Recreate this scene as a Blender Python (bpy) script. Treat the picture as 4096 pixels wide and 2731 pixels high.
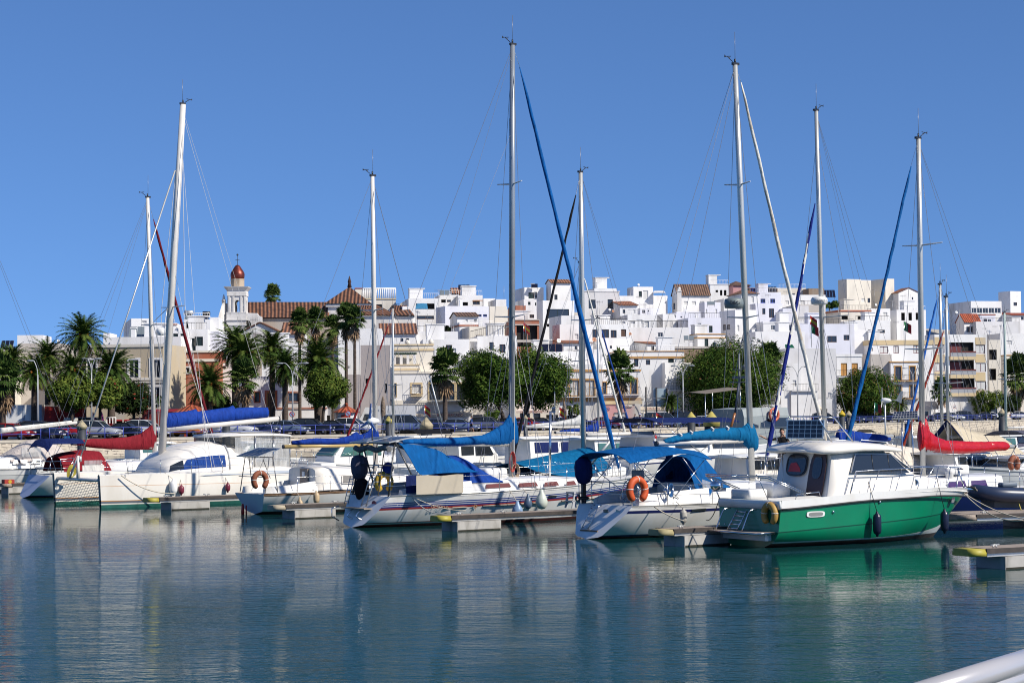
import bpy,math,random
from mathutils import Vector,Matrix
rad=math.radians
sc=bpy.context.scene
col=sc.collection
for o in list(bpy.data.objects):
 bpy.data.objects.remove(o)
FPX,CX,CY,EYE=8192.0,2048.0,1364.0,3.95
PITCH,ROLL=math.atan((1638-CY)/FPX),rad(0.40)
fw=Vector((0,math.cos(PITCH),math.sin(PITCH)))
u0=Vector((0,-math.sin(PITCH),math.cos(PITCH)))
r0=Vector((1,0,0))
rt=r0*math.cos(ROLL)-u0*math.sin(ROLL)
up=r0*math.sin(ROLL)+u0*math.cos(ROLL)
cd=bpy.data.cameras.new('camera')
cam=bpy.data.objects.new('camera',cd)
col.objects.link(cam)
cd.sensor_width=36.0
cd.lens=72.0
cd.clip_start=0.3
cd.clip_end=6000
M4=Matrix(((rt.x,up.x,-fw.x,0),(rt.y,up.y,-fw.y,0),(rt.z,up.z,-fw.z,EYE),(0,0,0,1)))
cam.matrix_world=M4
sc.camera=cam
# ---------------------------------------------------------------- sky, sun, exposure
SUN_AZ,SUN_EL=60.0,40.0
sdir=Vector((math.sin(rad(SUN_AZ))*math.cos(rad(SUN_EL)),-math.cos(rad(SUN_AZ))*math.cos(rad(SUN_EL)),math.sin(rad(SUN_EL))))
w=bpy.data.worlds.new('World')
sc.world=w
w.use_nodes=True
nt=w.node_tree
sky=nt.nodes.new('ShaderNodeTexSky')
sky.sky_type='NISHITA'
sky.sun_disc=False
sky.sun_elevation=rad(SUN_EL)
sky.sun_rotation=math.atan2(sdir.x,sdir.y)
sky.altitude=0
sky.air_density=0.65
sky.dust_density=0.1
sky.ozone_density=10
bg=nt.nodes['Background']
bg.inputs[1].default_value=0.118
# a clear dry summer sky: the pale band of the horizon lies lower than the model's
tcs=nt.nodes.new('ShaderNodeTexCoord')
vm=nt.nodes.new('ShaderNodeVectorMath');vm.operation='MULTIPLY_ADD'
vm.inputs[1].default_value=(1,1,0.80);vm.inputs[2].default_value=(0,0,0.10)
nt.links.new(tcs.outputs['Generated'],vm.inputs[0]);nt.links.new(vm.outputs[0],sky.inputs[0])
nt.links.new(sky.outputs[0],bg.inputs[0])
sl=bpy.data.lights.new('sun','SUN')
sl.energy=5.0
sl.angle=rad(0.5)
sl.color=(1.0,0.94,0.84)
so=bpy.data.objects.new('sun',sl)
col.objects.link(so)
so.rotation_euler=sdir.to_track_quat('Z','Y').to_euler()
so.location=(0,0,80)
vs=sc.view_settings
vs.view_transform='Standard'
vs.look='None'
vs.exposure=0.2
vs.gamma=1.0
sc.cycles.filter_width=1.05
sc.cycles.max_bounces=6
sc.cycles.diffuse_bounces=2
sc.cycles.glossy_bounces=3
sc.cycles.transmission_bounces=4
sc.cycles.transparent_max_bounces=8
sc.cycles.caustics_reflective=False
sc.cycles.caustics_refractive=False
sc.cycles.sample_clamp_indirect=6.0
# ---------------------------------------------------------------- photo pixel -> point in the place, at a distance or on a level
def ray(px,py):
 return fw+rt*((px-CX)/FPX)-up*((py-CY)/FPX)
def at(px,py,D):
 d=ray(px,py);k=D/d.y
 return Vector((d.x*k,D,EYE+d.z*k))
def onz(px,py,z=0.0):
 d=ray(px,py);k=(z-EYE)/d.z
 return Vector((d.x*k,d.y*k,z))
MATS={}
def mat(name,rgb,rough=0.5,metal=0.0,var=0.0,vs=2.0,bump=0.0,bs=20.0,coat=0.0,trans=0.0,alpha=1.0,spec=0.5,dirt=None,dscale=0.6,stretch=None,sheen=0.0):
 if name in MATS:
  return MATS[name]
 cloth=any(q in name for q in('canvas','cover','sail','_roll','awning','tarp'))
 if cloth:
  spec=min(spec,0.1);rough=max(rough,.7);bump=max(bump,.55)if 'awning' not in name else bump;bs=3.0;stretch=stretch or(2.4,1.4,.8)
 m=bpy.data.materials.new(name)
 m.use_nodes=True
 t=m.node_tree;N=t.nodes;L=t.links
 b=N['Principled BSDF']
 b.inputs['Base Color'].default_value=(*rgb,1)
 b.inputs['Roughness'].default_value=rough
 b.inputs['Metallic'].default_value=metal
 b.inputs['Specular IOR Level'].default_value=spec
 b.inputs['Coat Weight'].default_value=coat
 b.inputs['Coat Roughness'].default_value=0.08
 b.inputs['Transmission Weight'].default_value=trans
 b.inputs['Alpha'].default_value=alpha
 if sheen:b.inputs['Sheen Weight'].default_value=sheen
 if var or bump or dirt:
  tc=N.new('ShaderNodeTexCoord')
  src=tc.outputs['Object']
  if stretch:
   mp=N.new('ShaderNodeMapping');mp.inputs['Scale'].default_value=stretch
   L.new(src,mp.inputs[0]);src=mp.outputs[0]
 if var:
  n=N.new('ShaderNodeTexNoise');n.inputs['Scale'].default_value=vs;n.inputs['Detail'].default_value=5
  L.new(src,n.inputs['Vector'])
  mr=N.new('ShaderNodeMapRange');mr.inputs[1].default_value=0.3;mr.inputs[2].default_value=0.7
  mr.inputs[3].default_value=1-var;mr.inputs[4].default_value=1+var*0.5
  L.new(n.outputs['Fac'],mr.inputs[0])
  mx=N.new('ShaderNodeMix');mx.data_type='RGBA';mx.blend_type='MULTIPLY';mx.inputs[0].default_value=1
  mx.inputs[6].default_value=(*rgb,1)
  L.new(mr.outputs[0],mx.inputs[7])
  out=mx.outputs[2]
  L.new(out,b.inputs['Base Color'])
 if dirt:
  n2=N.new('ShaderNodeTexNoise');n2.inputs['Scale'].default_value=dscale;n2.inputs['Detail'].default_value=8
  mp2=N.new('ShaderNodeMapping');mp2.inputs['Scale'].default_value=(1,1,0.35)
  L.new(src,mp2.inputs[0]);L.new(mp2.outputs[0],n2.inputs['Vector'])
  r2=N.new('ShaderNodeMapRange');r2.inputs[1].default_value=0.52;r2.inputs[2].default_value=0.75
  r2.inputs[3].default_value=0;r2.inputs[4].default_value=0.8
  L.new(n2.outputs['Fac'],r2.inputs[0])
  m2=N.new('ShaderNodeMix');m2.data_type='RGBA'
  m2.inputs[6].default_value=(*rgb,1);m2.inputs[7].default_value=(*dirt,1)
  L.new(r2.outputs[0],m2.inputs[0])
  if var:L.new(out,m2.inputs[6])
  L.new(m2.outputs[2],b.inputs['Base Color'])
 if bump:
  n3=N.new('ShaderNodeTexNoise');n3.inputs['Scale'].default_value=bs;n3.inputs['Detail'].default_value=4
  L.new(src,n3.inputs['Vector'])
  bp=N.new('ShaderNodeBump');bp.inputs['Strength'].default_value=bump;bp.inputs['Distance'].default_value=0.12 if cloth else 0.05
  L.new(n3.outputs['Fac'],bp.inputs['Height'])
  L.new(bp.outputs[0],b.inputs['Normal'])
 MATS[name]=m
 return m
class MB:
 def __init__(s):s.v=[];s.f=[];s.mi=[];s.sm=[];s.uv=[]
 def add(s,vs,fs,m=0,smooth=False,uvs=None):
  k=len(s.v)
  s.v+=[tuple(p)for p in vs]
  s.uv+=list(uvs)if uvs else[(0.0,0.0)]*len(vs)
  for f in fs:
   s.f.append(tuple(i+k for i in f));s.mi.append(m);s.sm.append(smooth)
  return s
 def quad(s,a,b,c,d,m=0,uvs=None,smooth=False):return s.add([a,b,c,d],[(0,1,2,3)],m,smooth,uvs)
 def box(s,c,sz,rz=0.0,m=0,ry=0.0,rx=0.0,mt=None):
  h=[a/2 for a in sz]
  R=mt or(Matrix.Rotation(rz,3,'Z')@Matrix.Rotation(ry,3,'Y')@Matrix.Rotation(rx,3,'X'))
  c=Vector(c)
  vs=[c+R@Vector((x*h[0],y*h[1],z*h[2]))for x in(-1,1)for y in(-1,1)for z in(-1,1)]
  return s.add(vs,[(0,1,3,2),(4,6,7,5),(0,4,5,1),(2,3,7,6),(0,2,6,4),(1,5,7,3)],m)
 def bbox(s,lo,hi,m=0):
  return s.box([(a+b)/2 for a,b in zip(lo,hi)],[abs(b-a)for a,b in zip(lo,hi)],m=m)
 def rbox(s,c,sz,r=0.1,n=3,rz=0.0,m=0,ry=0.0):
  hx,hy,hz=[a/2 for a in sz];r=min(r,hx*.98,hy*.98)
  R=Matrix.Rotation(rz,3,'Z')@Matrix.Rotation(ry,3,'Y');c=Vector(c)
  secs=[]
  q=min(r*0.7,hz)
  for z,ins in((-hz,0),(hz-q,0),(hz-q*.3,q*.3),(hz,q)):
   p=[]
   for(sx,sy,a0)in((1,1,0),(-1,1,90),(-1,-1,180),(1,-1,270)):
    for k in range(n+1):
     a=rad(a0+90*k/n)
     p.append(c+R@Vector((sx*(hx-r)+math.cos(a)*(r-ins*.999 if r>ins else 0),sy*(hy-r)+math.sin(a)*(r-ins*.999 if r>ins else 0),z)))
   secs.append(p)
  return s.loft(secs,closed=True,caps=True,m=m,smooth=True)
 def loft(s,secs,closed=False,caps=False,m=0,smooth=True,mrow=None,flip=False):
  n=len(secs[0]);k=len(s.v)
  vs=[p for q in secs for p in q]
  s.v+=[tuple(p)for p in vs];s.uv+=[(0.0,0.0)]*len(vs)
  for i in range(len(secs)-1):
   for j in range(n if closed else n-1):
    a,b=k+i*n+j,k+i*n+(j+1)%n
    f=(a,b,b+n,a+n)
    s.f.append(f[::-1]if flip else f);s.sm.append(smooth)
    s.mi.append(mrow(i,j)if mrow else m)
  if caps:
   s.f.append(tuple(k+j for j in range(n))[::-1]);s.mi.append(m);s.sm.append(False)
   s.f.append(tuple(k+(len(secs)-1)*n+j for j in range(n)));s.mi.append(m);s.sm.append(False)
  return s
 def tube(s,pts,r=0.02,n=6,m=0,closed=False,caps=True,flat=1.0):
  P=[Vector(p)for p in pts];N=len(P)
  rr=r if isinstance(r,(list,tuple))else[r]*N
  T=[]
  for i in range(N):
   a=P[(i-1)%N]if closed or i>0 else P[i]
   b=P[(i+1)%N]if closed or i<N-1 else P[i]
   d=b-a
   T.append(d.normalized()if d.length>1e-9 else Vector((0,0,1)))
  x=T[0].orthogonal().normalized()
  if abs(T[0].z)<0.95:x=T[0].cross(Vector((0,0,1))).normalized()
  secs=[]
  for i in range(N):
   x=(x-T[i]*x.dot(T[i]))
   x=x.normalized()if x.length>1e-6 else T[i].orthogonal().normalized()
   y=T[i].cross(x)
   secs.append([P[i]+(x*math.cos(2*math.pi*k/n)*flat+y*math.sin(2*math.pi*k/n))*rr[i]for k in range(n)])
  if closed:secs.append(secs[0])
  return s.loft(secs,closed=True,caps=caps and not closed,m=m)
 def bar(s,a,b,r=0.02,n=6,m=0,r1=None):return s.tube([a,b],[r,r if r1 is None else r1],n,m)
 def lathe(s,prof,c=(0,0,0),n=12,m=0,R=None,smooth=True):
  c=Vector(c);R=R or Matrix.Identity(3)
  secs=[[c+R@Vector((r*math.cos(2*math.pi*k/n),r*math.sin(2*math.pi*k/n),z))for k in range(n)]for r,z in prof]
  return s.loft(secs,closed=True,caps=True,m=m,smooth=smooth)
 def ball(s,c,r,n=10,m=0,sc=(1,1,1),R=None):
  pr=[]
  for i in range(n//2+1):
   a=-math.pi/2+math.pi*i/(n//2)
   pr.append((max(1e-3,math.cos(a))*r,math.sin(a)*r))
  c=Vector(c);R=R or Matrix.Identity(3)
  secs=[[c+R@Vector((q*math.cos(2*math.pi*k/n)*sc[0],q*math.sin(2*math.pi*k/n)*sc[1],z*sc[2]))for k in range(n)]for q,z in pr]
  return s.loft(secs,closed=True,caps=True,m=m)
 def prism(s,poly,off,m=0,smooth=False):
  n=len(poly);o=Vector(off);A=[Vector(p)for p in poly]
  vs=A+[p+o for p in A]
  fs=[tuple(range(n))[::-1],tuple(range(n,2*n))]+[(i,(i+1)%n,n+(i+1)%n,n+i)for i in range(n)]
  return s.add(vs,fs,m,smooth)
 def sheet(s,grid,th=0.0,m=0,smooth=True):
  nr,nc=len(grid),len(grid[0])
  G=[[Vector(p)for p in r]for r in grid]
  def nrm(i,j):
   a=G[min(i+1,nr-1)][j]-G[max(i-1,0)][j];b=G[i][min(j+1,nc-1)]-G[i][max(j-1,0)]
   c=a.cross(b)
   return c.normalized()if c.length>1e-9 else Vector((0,0,1))
  s.loft(G,m=m,smooth=smooth)
  if th:
   H=[[G[i][j]+nrm(i,j)*th for j in range(nc)]for i in range(nr)]
   s.loft(H,m=m,smooth=smooth,flip=True)
   for a,b in((G[0],H[0]),(G[-1],H[-1]),([r[0]for r in G],[r[0]for r in H]),([r[-1]for r in G],[r[-1]for r in H])):
    s.loft([a,b],m=m,smooth=False)
  return s
 def build(s,name,mats,parent=None,loc=None,recalc=True):
  me=bpy.data.meshes.new(name)
  me.from_pydata(s.v,[],s.f)
  for q in(mats if isinstance(mats,(list,tuple))else[mats]):me.materials.append(q)
  me.polygons.foreach_set('material_index',s.mi)
  me.polygons.foreach_set('use_smooth',s.sm)
  if any(u!=(0.0,0.0)for u in s.uv):
   ul=me.uv_layers.new(name='UVMap')
   li=[0]*len(me.loops);me.loops.foreach_get('vertex_index',li)
   fl=[]
   for i in li:fl+=s.uv[i]
   ul.data.foreach_set('uv',fl)
  me.validate();me.update()
  if recalc:
   import bmesh
   bm=bmesh.new();bm.from_mesh(me)
   bmesh.ops.recalc_face_normals(bm,faces=bm.faces)
   bm.to_mesh(me);bm.free()
  o=bpy.data.objects.new(name,me)
  col.objects.link(o)
  if parent is not None:o.parent=parent
  if loc is not None:o.location=loc
  return o
def tag(o,label=None,cat=None,group=None,kind=None):
 if label:o['label']=label
 if cat:o['category']=cat
 if group:o['group']=group
 if kind:o['kind']=kind
 return o
def thing(name,label,cat,loc=(0,0,0),rz=0.0,group=None):
 o=bpy.data.objects.new(name,None)
 o.empty_display_size=0.2
 col.objects.link(o)
 o.location=loc;o.rotation_euler=(0,0,rz)
 return tag(o,label,cat,group)
KIDS={}
def copytree(o,parent=None):
 if not KIDS.get('_n')==len(bpy.data.objects):
  KIDS.clear()
  for q in bpy.data.objects:
   if q.parent:KIDS.setdefault(q.parent.name,[]).append(q)
  KIDS['_n']=len(bpy.data.objects)
 def rec(a,p):
  c=a.copy();col.objects.link(c);c.parent=p
  for ch in KIDS.get(a.name,[]):rec(ch,c)
  return c
 r=rec(o,parent)
 KIDS['_n']=len(bpy.data.objects)
 return r
def text(name,s,size,mt,parent,M,ext=0.004,align='CENTER',sx=1.0):
# lettering as a thin solid mesh; M places it: x along the line, y up, z out of the board
 c=bpy.data.curves.new(name,'FONT');c.body=s;c.size=size;c.extrude=ext;c.align_x=align;c.align_y='CENTER'
 t=bpy.data.objects.new(name,c);col.objects.link(t)
 dg=bpy.context.evaluated_depsgraph_get();dg.update()
 me=bpy.data.meshes.new_from_object(t.evaluated_get(dg));me.name=name
 bpy.data.objects.remove(t);me.materials.clear();me.materials.append(mt)
 o=bpy.data.objects.new(name,me);col.objects.link(o)
 if parent is not None:o.parent=parent
 o.matrix_local=M@Matrix.Diagonal((sx,1,1,1))
 return o
def face_M(p,xdir,out=None):
 x=Vector(xdir).normalized();z=Vector(out).normalized()if out is not None else x.cross(Vector((0,0,1)))
 y=z.cross(x)
 return Matrix(((x.x,y.x,z.x,p[0]),(x.y,y.y,z.y,p[1]),(x.z,y.z,z.z,p[2]),(0,0,0,1)))
def catm(pts,n=4):
 P=[Vector(p)for p in pts];o=[]
 for i in range(len(P)-1):
  a,b,c,d=P[max(i-1,0)],P[i],P[i+1],P[min(i+2,len(P)-1)]
  for k in range(n):
   t=k/n
   o.append(0.5*((2*b)+(c-a)*t+(2*a-5*b+4*c-d)*t*t+(3*b-a-3*c+d)*t**3))
 o.append(P[-1])
 return o
def lerp(a,b,t):return a+(b-a)*t
def interp(tab,x):
 if x<=tab[0][0]:return tab[0][1]
 for(a,b),(c,d)in zip(tab,tab[1:]):
  if x<=c:return lerp(b,d,(x-a)/(c-a))
 return tab[-1][1]
WHITE=mat('gelcoat_white',(0.80,0.79,0.76),0.28,var=0.05,vs=1.2,coat=0.15,dirt=(0.66,0.62,0.55),dscale=1.1)
CREAM=mat('gelcoat_cream',(0.80,0.755,0.68),0.28,var=0.05,vs=1.2,coat=0.15,dirt=(0.68,0.62,0.53),dscale=0.9)
DECKW=mat('deck_white',(0.74,0.72,0.68),0.55,var=0.10,vs=3)
GREYW=mat('hull_grey',(0.42,0.45,0.46),0.4,var=0.06)
STEEL=mat('stainless_steel',(0.62,0.62,0.62),0.18,1.0)
ALU=mat('mast_aluminium',(0.62,0.61,0.57),0.38,0.55,var=0.12,vs=1.5,stretch=(3,3,0.6))
MASTW=mat('mast_cream_paint',(0.72,0.68,0.62),0.35,0.1,var=0.08,vs=2)
WIRE=mat('rigging_wire',(0.28,0.28,0.29),0.35,0.6)
WIREW=mat('rigging_rope_pale',(0.60,0.59,0.56),0.6)
ROPE=mat('rope_cream',(0.55,0.48,0.38),0.8,var=0.25,vs=30)
BLACK=mat('black_plastic',(0.015,0.015,0.018),0.4)
RUBBER=mat('rubber',(0.02,0.02,0.022),0.7)
DARKG=mat('tinted_glass',(0.018,0.022,0.026),0.06,spec=0.9)
GREENG=mat('green_glass',(0.06,0.15,0.13),0.05,spec=0.9)
CLEAR=mat('clear_vinyl',(0.55,0.56,0.56),0.12,alpha=0.38,var=0.35,vs=3,stretch=(4,4,.5))
CHROME=mat('chrome',(0.8,0.8,0.8),0.06,1.0)
TEAK=mat('teak',(0.22,0.12,0.06),0.6,var=0.35,vs=4,stretch=(1,8,8))
WOOD=mat('wood_pale',(0.42,0.28,0.13),0.5,var=0.25,vs=4)
GREYWOOD=mat('weathered_planks',(0.33,0.27,0.22),0.8,var=0.4,vs=5,stretch=(.4,9,9),bump=0.3,bs=9)
NAVY=mat('navy_canvas',(0.012,0.022,0.10),0.75,spec=0.12,var=0.2,vs=3,bump=0.15,bs=6)
BLUE=mat('blue_canvas',(0.008,0.035,0.23),0.8,spec=0.1,var=0.25,vs=3,bump=0.35,bs=5)
AZURE=mat('azure_canvas',(0.003,0.085,0.27),0.8,spec=0.1,var=0.22,vs=2.5,bump=0.3,bs=4)
TEAL=mat('teal_canvas',(0.003,0.11,0.25),0.8,spec=0.1,var=0.22,vs=3,bump=0.35,bs=5)
BURG=mat('burgundy_canvas',(0.20,0.014,0.022),0.75,spec=0.12,var=0.2,vs=3,bump=0.35,bs=5)
REDV=mat('red_vinyl',(0.45,0.008,0.014),0.28,var=0.2,vs=4,bump=0.5,bs=6)
SAND=mat('sand_canvas',(0.52,0.45,0.33),0.8,var=0.12,vs=2,bump=0.2,bs=4)
GREYC=mat('grey_canvas',(0.10,0.10,0.14),0.75,spec=0.12,var=0.2,vs=3,bump=0.3,bs=5)
BLACKC=mat('black_canvas',(0.012,0.012,0.014),0.8,spec=0.12,var=0.3,vs=3,bump=0.3,bs=5)
OFFW=mat('white_canvas',(0.70,0.67,0.62),0.8,var=0.08,vs=3,bump=0.3,bs=5)
SAILW=mat('furled_sail_white',(0.68,0.66,0.60),0.7,var=0.2,vs=5,bump=0.5,bs=7)
BROWNC=mat('brown_canvas',(0.06,0.018,0.010),0.7,spec=0.12,var=0.3,vs=3,bump=0.4,bs=5)
PINKC=mat('faded_red_canvas',(0.45,0.10,0.10),0.8,var=0.12,vs=3)
ORANGE=mat('orange_foam',(0.58,0.09,0.02),0.6,var=0.15,vs=4)
RUST=mat('rust_foam',(0.24,0.07,0.03),0.7,var=0.2,vs=4)
YELLOW=mat('yellow_vinyl',(0.52,0.33,0.03),0.55,var=0.2,vs=4)
OCHRE=mat('ochre_vinyl',(0.42,0.25,0.06),0.6,var=0.2,vs=4)
YELP=mat('yellow_fibreglass',(0.42,0.36,0.05),0.55,var=0.3,vs=3)
REDP=mat('red_paint',(0.45,0.015,0.012),0.35)
BLUEP=mat('blue_paint',(0.01,0.03,0.17),0.35)
ANTIF=mat('antifouling_dark',(0.03,0.022,0.02),0.8,var=0.5,vs=3)
REDB=mat('antifouling_red',(0.09,0.014,0.012),0.8,var=0.4,vs=3)
GRNB=mat('antifouling_green',(0.015,0.13,0.10),0.7,var=0.35,vs=3)
GREEN=mat('green_gelcoat',(0.0,0.19,0.09),0.32,var=0.10,vs=1.1,coat=0.15,dirt=(0.01,0.16,0.085),dscale=1.4)
GREEND=mat('green_gelcoat_line',(0.0,0.05,0.03),0.4)
SOLAR=mat('solar_cells',(0.012,0.014,0.03),0.15,var=0.4,vs=6)
DKPILE=mat('pile_sleeve',(0.03,0.035,0.045),0.6,var=0.35,vs=1.5)
LINEN=mat('shade_net',(0.50,0.44,0.34),0.85,alpha=0.92,var=0.08)
SKIN=mat('skin',(0.42,0.23,0.15),0.6)
HAIR=mat('dark_hair',(0.02,0.013,0.01),0.7)
# ================================================================ THE SETTING
RAIL=[(-153,75),(-48,180),(-3,225),(75,345),(166,485)]
def k_of(px,py=1700.0):
 d=ray(px,py);return d.x/d.y
def drail(k):
 best=None
 for(x0,y0),(x1,y1)in zip(RAIL,RAIL[1:]):
  den=(x1-x0)-k*(y1-y0)
  t=(k*y0-x0)/den
  if 0<=t<=1:return y0+t*(y1-y0)
 return RAIL[0][1]if k<-0.3 else RAIL[-1][1]
QZ=1.56
def terr(off,k=0.1):
 g=interp([(-0.16,0.42),(-0.06,1.0)],k)
 return QZ+g*interp([(0,0),(34,0),(44,.8),(140,20.5),(170,19),(260,8),(900,2),(4000,1)],off)
def water_material():
 m=bpy.data.materials.new('harbour_water');m.use_nodes=True
 t=m.node_tree;N=t.nodes;L=t.links;b=N['Principled BSDF']
 tc=N.new('ShaderNodeTexCoord')
 def noise(sc_,scale,det,rot=0.0,dist=0.0):
  mp=N.new('ShaderNodeMapping');mp.inputs['Scale'].default_value=(*sc_,1);mp.inputs['Rotation'].default_value=(0,0,rot)
  n=N.new('ShaderNodeTexNoise');n.inputs['Scale'].default_value=scale;n.inputs['Detail'].default_value=det;n.inputs['Distortion'].default_value=dist
  L.new(tc.outputs['Object'],mp.inputs[0]);L.new(mp.outputs[0],n.inputs['Vector'])
  return n.outputs['Fac']
 def math_(op,a,b_):
  n=N.new('ShaderNodeMath');n.operation=op
  for i,q in enumerate((a,b_)):
   if isinstance(q,(int,float)):n.inputs[i].default_value=q
   else:L.new(q,n.inputs[i])
  return n.outputs[0]
 small=noise((1.3,3.0),1.6,3,rad(6),0.4)
 tiny=noise((2.0,5.0),2.6,2,rad(-8))
 big=noise((0.35,0.8),0.55,2,rad(12))
 mid=noise((0.5,1.7),0.75,2,rad(4),0.3)
 swell=noise((0.20,0.85),1.0,2,rad(5),0.5)
 mask=N.new('ShaderNodeMapRange');mask.inputs[1].default_value=0.38;mask.inputs[2].default_value=0.62;mask.inputs[3].default_value=0.35;mask.inputs[4].default_value=1.15
 L.new(noise((1.0,2.2),0.045,3,rad(20)),mask.inputs[0])
 sx=N.new('ShaderNodeSeparateXYZ');L.new(tc.outputs['Object'],sx.inputs[0])
 lee=N.new('ShaderNodeMapRange');lee.inputs[1].default_value=60;lee.inputs[2].default_value=36;lee.inputs[3].default_value=0.11;lee.inputs[4].default_value=1.0
 L.new(math_('ADD',sx.outputs[1],math_('MULTIPLY',sx.outputs[0],0.75)),lee.inputs[0])
 h=math_('ADD',math_('MULTIPLY',small,0.028),math_('ADD',math_('MULTIPLY',tiny,0.012),math_('ADD',math_('MULTIPLY',big,0.022),math_('MULTIPLY',mid,0.022))))
 h=math_('MULTIPLY',math_('MULTIPLY',h,mask.outputs[0]),lee.outputs[0])
 h=math_('ADD',h,math_('MULTIPLY',math_('ADD',math_('MULTIPLY',swell,0.022),math_('MULTIPLY',mid,0.016)),math_('ADD',math_('MULTIPLY',lee.outputs[0],0.8),0.14)))
 bp=N.new('ShaderNodeBump');bp.inputs['Strength'].default_value=1.0;bp.inputs['Distance'].default_value=1.0
 L.new(h,bp.inputs['Height'])
 fr=N.new('ShaderNodeFresnel');fr.inputs['IOR'].default_value=1.33;L.new(bp.outputs[0],fr.inputs['Normal'])
 sh=N.new('ShaderNodeMapRange');sh.inputs[1].default_value=0.12;sh.inputs[2].default_value=1.0;sh.inputs[3].default_value=1.0;sh.inputs[4].default_value=0.66
 L.new(lee.outputs[0],sh.inputs[0])
 df=N.new('ShaderNodeBsdfDiffuse');df.inputs['Color'].default_value=(0.007,0.046,0.050,1)
 gl=N.new('ShaderNodeBsdfGlossy');gl.inputs['Roughness'].default_value=0.015;L.new(bp.outputs[0],gl.inputs['Normal'])
 ms=N.new('ShaderNodeMixShader');L.new(math_('MULTIPLY',fr.outputs[0],sh.outputs[0]),ms.inputs[0]);L.new(df.outputs[0],ms.inputs[1]);L.new(gl.outputs[0],ms.inputs[2])
 N.remove(b);L.new(ms.outputs[0],N['Material Output'].inputs['Surface'])
 return m
mb=MB()
nx,ny=24,24
mb.loft([[(lerp(-500,500,i/nx),lerp(-40,620,j/ny),0)for i in range(nx+1)]for j in range(ny+1)],smooth=False)
tag(mb.build('water',water_material(),recalc=False),kind='structure')
# ---- quay, street and hill: one sheet of ground
PAVE=mat('quay_paving',(0.34,0.31,0.27),0.85,var=0.2,vs=0.4)
ASPH=mat('asphalt',(0.06,0.06,0.062),0.9,var=0.2,vs=0.5)
HILL=mat('hillside_ground',(0.42,0.38,0.33),0.9,var=0.35,vs=0.12)
ks=[-0.62+1.24*i/62 for i in range(63)]
def gp(k,off,dz=0.0):D=drail(k)+off;return(k*D,D,terr(off,k)+dz)
offs=[0.0,5,9,20,27,34,44,60,80,100,120,140,160,180,200,240,300,500,900,2000,4000]
mb=MB()
mb.loft([[gp(k,f)for k in ks]for f in offs],smooth=False,mrow=lambda i,j:0 if offs[i]<34 else 1)
tag(mb.build('hill_ground',[PAVE,HILL]),kind='structure')
mb=MB();mb.loft([[gp(k,f,0.004)for k in ks]for f in(1.5,18)],smooth=False)
tag(mb.build('road',ASPH),kind='structure')
# ---- sea wall of pale stone blocks
def wall_material():
 m=mat('sea_wall_stone',(0.44,0.37,0.29),0.9,bump=0.5,bs=3)
 t=m.node_tree;N=t.nodes;L=t.links;b=N['Principled BSDF']
 uv=N.new('ShaderNodeTexCoord')
 br=N.new('ShaderNodeTexBrick');br.inputs['Scale'].default_value=1.0
 br.inputs['Brick Width'].default_value=0.95;br.inputs['Row Height'].default_value=0.30
 br.inputs['Mortar Size'].default_value=0.035;br.inputs['Mortar Smooth'].default_value=0.2
 br.inputs['Color1'].default_value=(0.50,0.43,0.34,1);br.inputs['Color2'].default_value=(0.41,0.35,0.28,1);br.inputs['Mortar'].default_value=(0.06,0.05,0.045,1)
 mp=N.new('ShaderNodeMapping');mp.inputs['Rotation'].default_value=(0,0,rad(3))
 L.new(uv.outputs['UV'],mp.inputs[0]);L.new(mp.outputs[0],br.inputs['Vector'])
 n=N.new('ShaderNodeTexNoise');n.inputs['Scale'].default_value=1.6;n.inputs['Detail'].default_value=3
 L.new(mp.outputs[0],n.inputs['Vector'])
 mr=N.new('ShaderNodeMapRange');mr.inputs[1].default_value=0.42;mr.inputs[2].default_value=0.55
 L.new(n.outputs['Fac'],mr.inputs[0])
 mx=N.new('ShaderNodeMix');mx.data_type='RGBA';mx.inputs[6].default_value=(0.46,0.40,0.31,1)
 L.new(mr.outputs[0],mx.inputs[0]);L.new(br.outputs['Color'],mx.inputs[7])
 L.new(mx.outputs[2],b.inputs['Base Color'])
 return m
mb=MB();secs=[];u=0.0;P=[]
for(a,b)in zip(RAIL,RAIL[1:]):
 for i in range(12):P.append((lerp(a[0],b[0],i/12),lerp(a[1],b[1],i/12)))
P.append(RAIL[-1])
nv=Vector((0.72,-0.69,0))
vs_,uvs_,fs_=[],[],[]
for i,p in enumerate(P):
 if i:u+=math.hypot(p[0]-P[i-1][0],p[1]-P[i-1][1])
 for(out,z)in((1.1,-1.0),(0.35,QZ-.22),(0.42,QZ-.22),(0.42,QZ+.02),(-0.5,QZ+.02)):
  vs_.append((p[0]+nv.x*out,p[1]+nv.y*out,z));uvs_.append((u,z*1.1))
n5=5
for i in range(len(P)-1):
 for j in range(4):fs_.append((i*n5+j,(i+1)*n5+j,(i+1)*n5+j+1,i*n5+j+1))
k0=len(fs_)
mb.add(vs_,fs_,0,False,uvs_)
for q in range(len(mb.f)):
 if q%4>0:mb.mi[q]=1
o=mb.build('sea_wall',[wall_material(),mat('wall_coping',(0.45,0.40,0.33),0.85,var=0.2,vs=1)])
tag(o,'long pale stone sea wall along the quay under the blue railing','wall')
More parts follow.
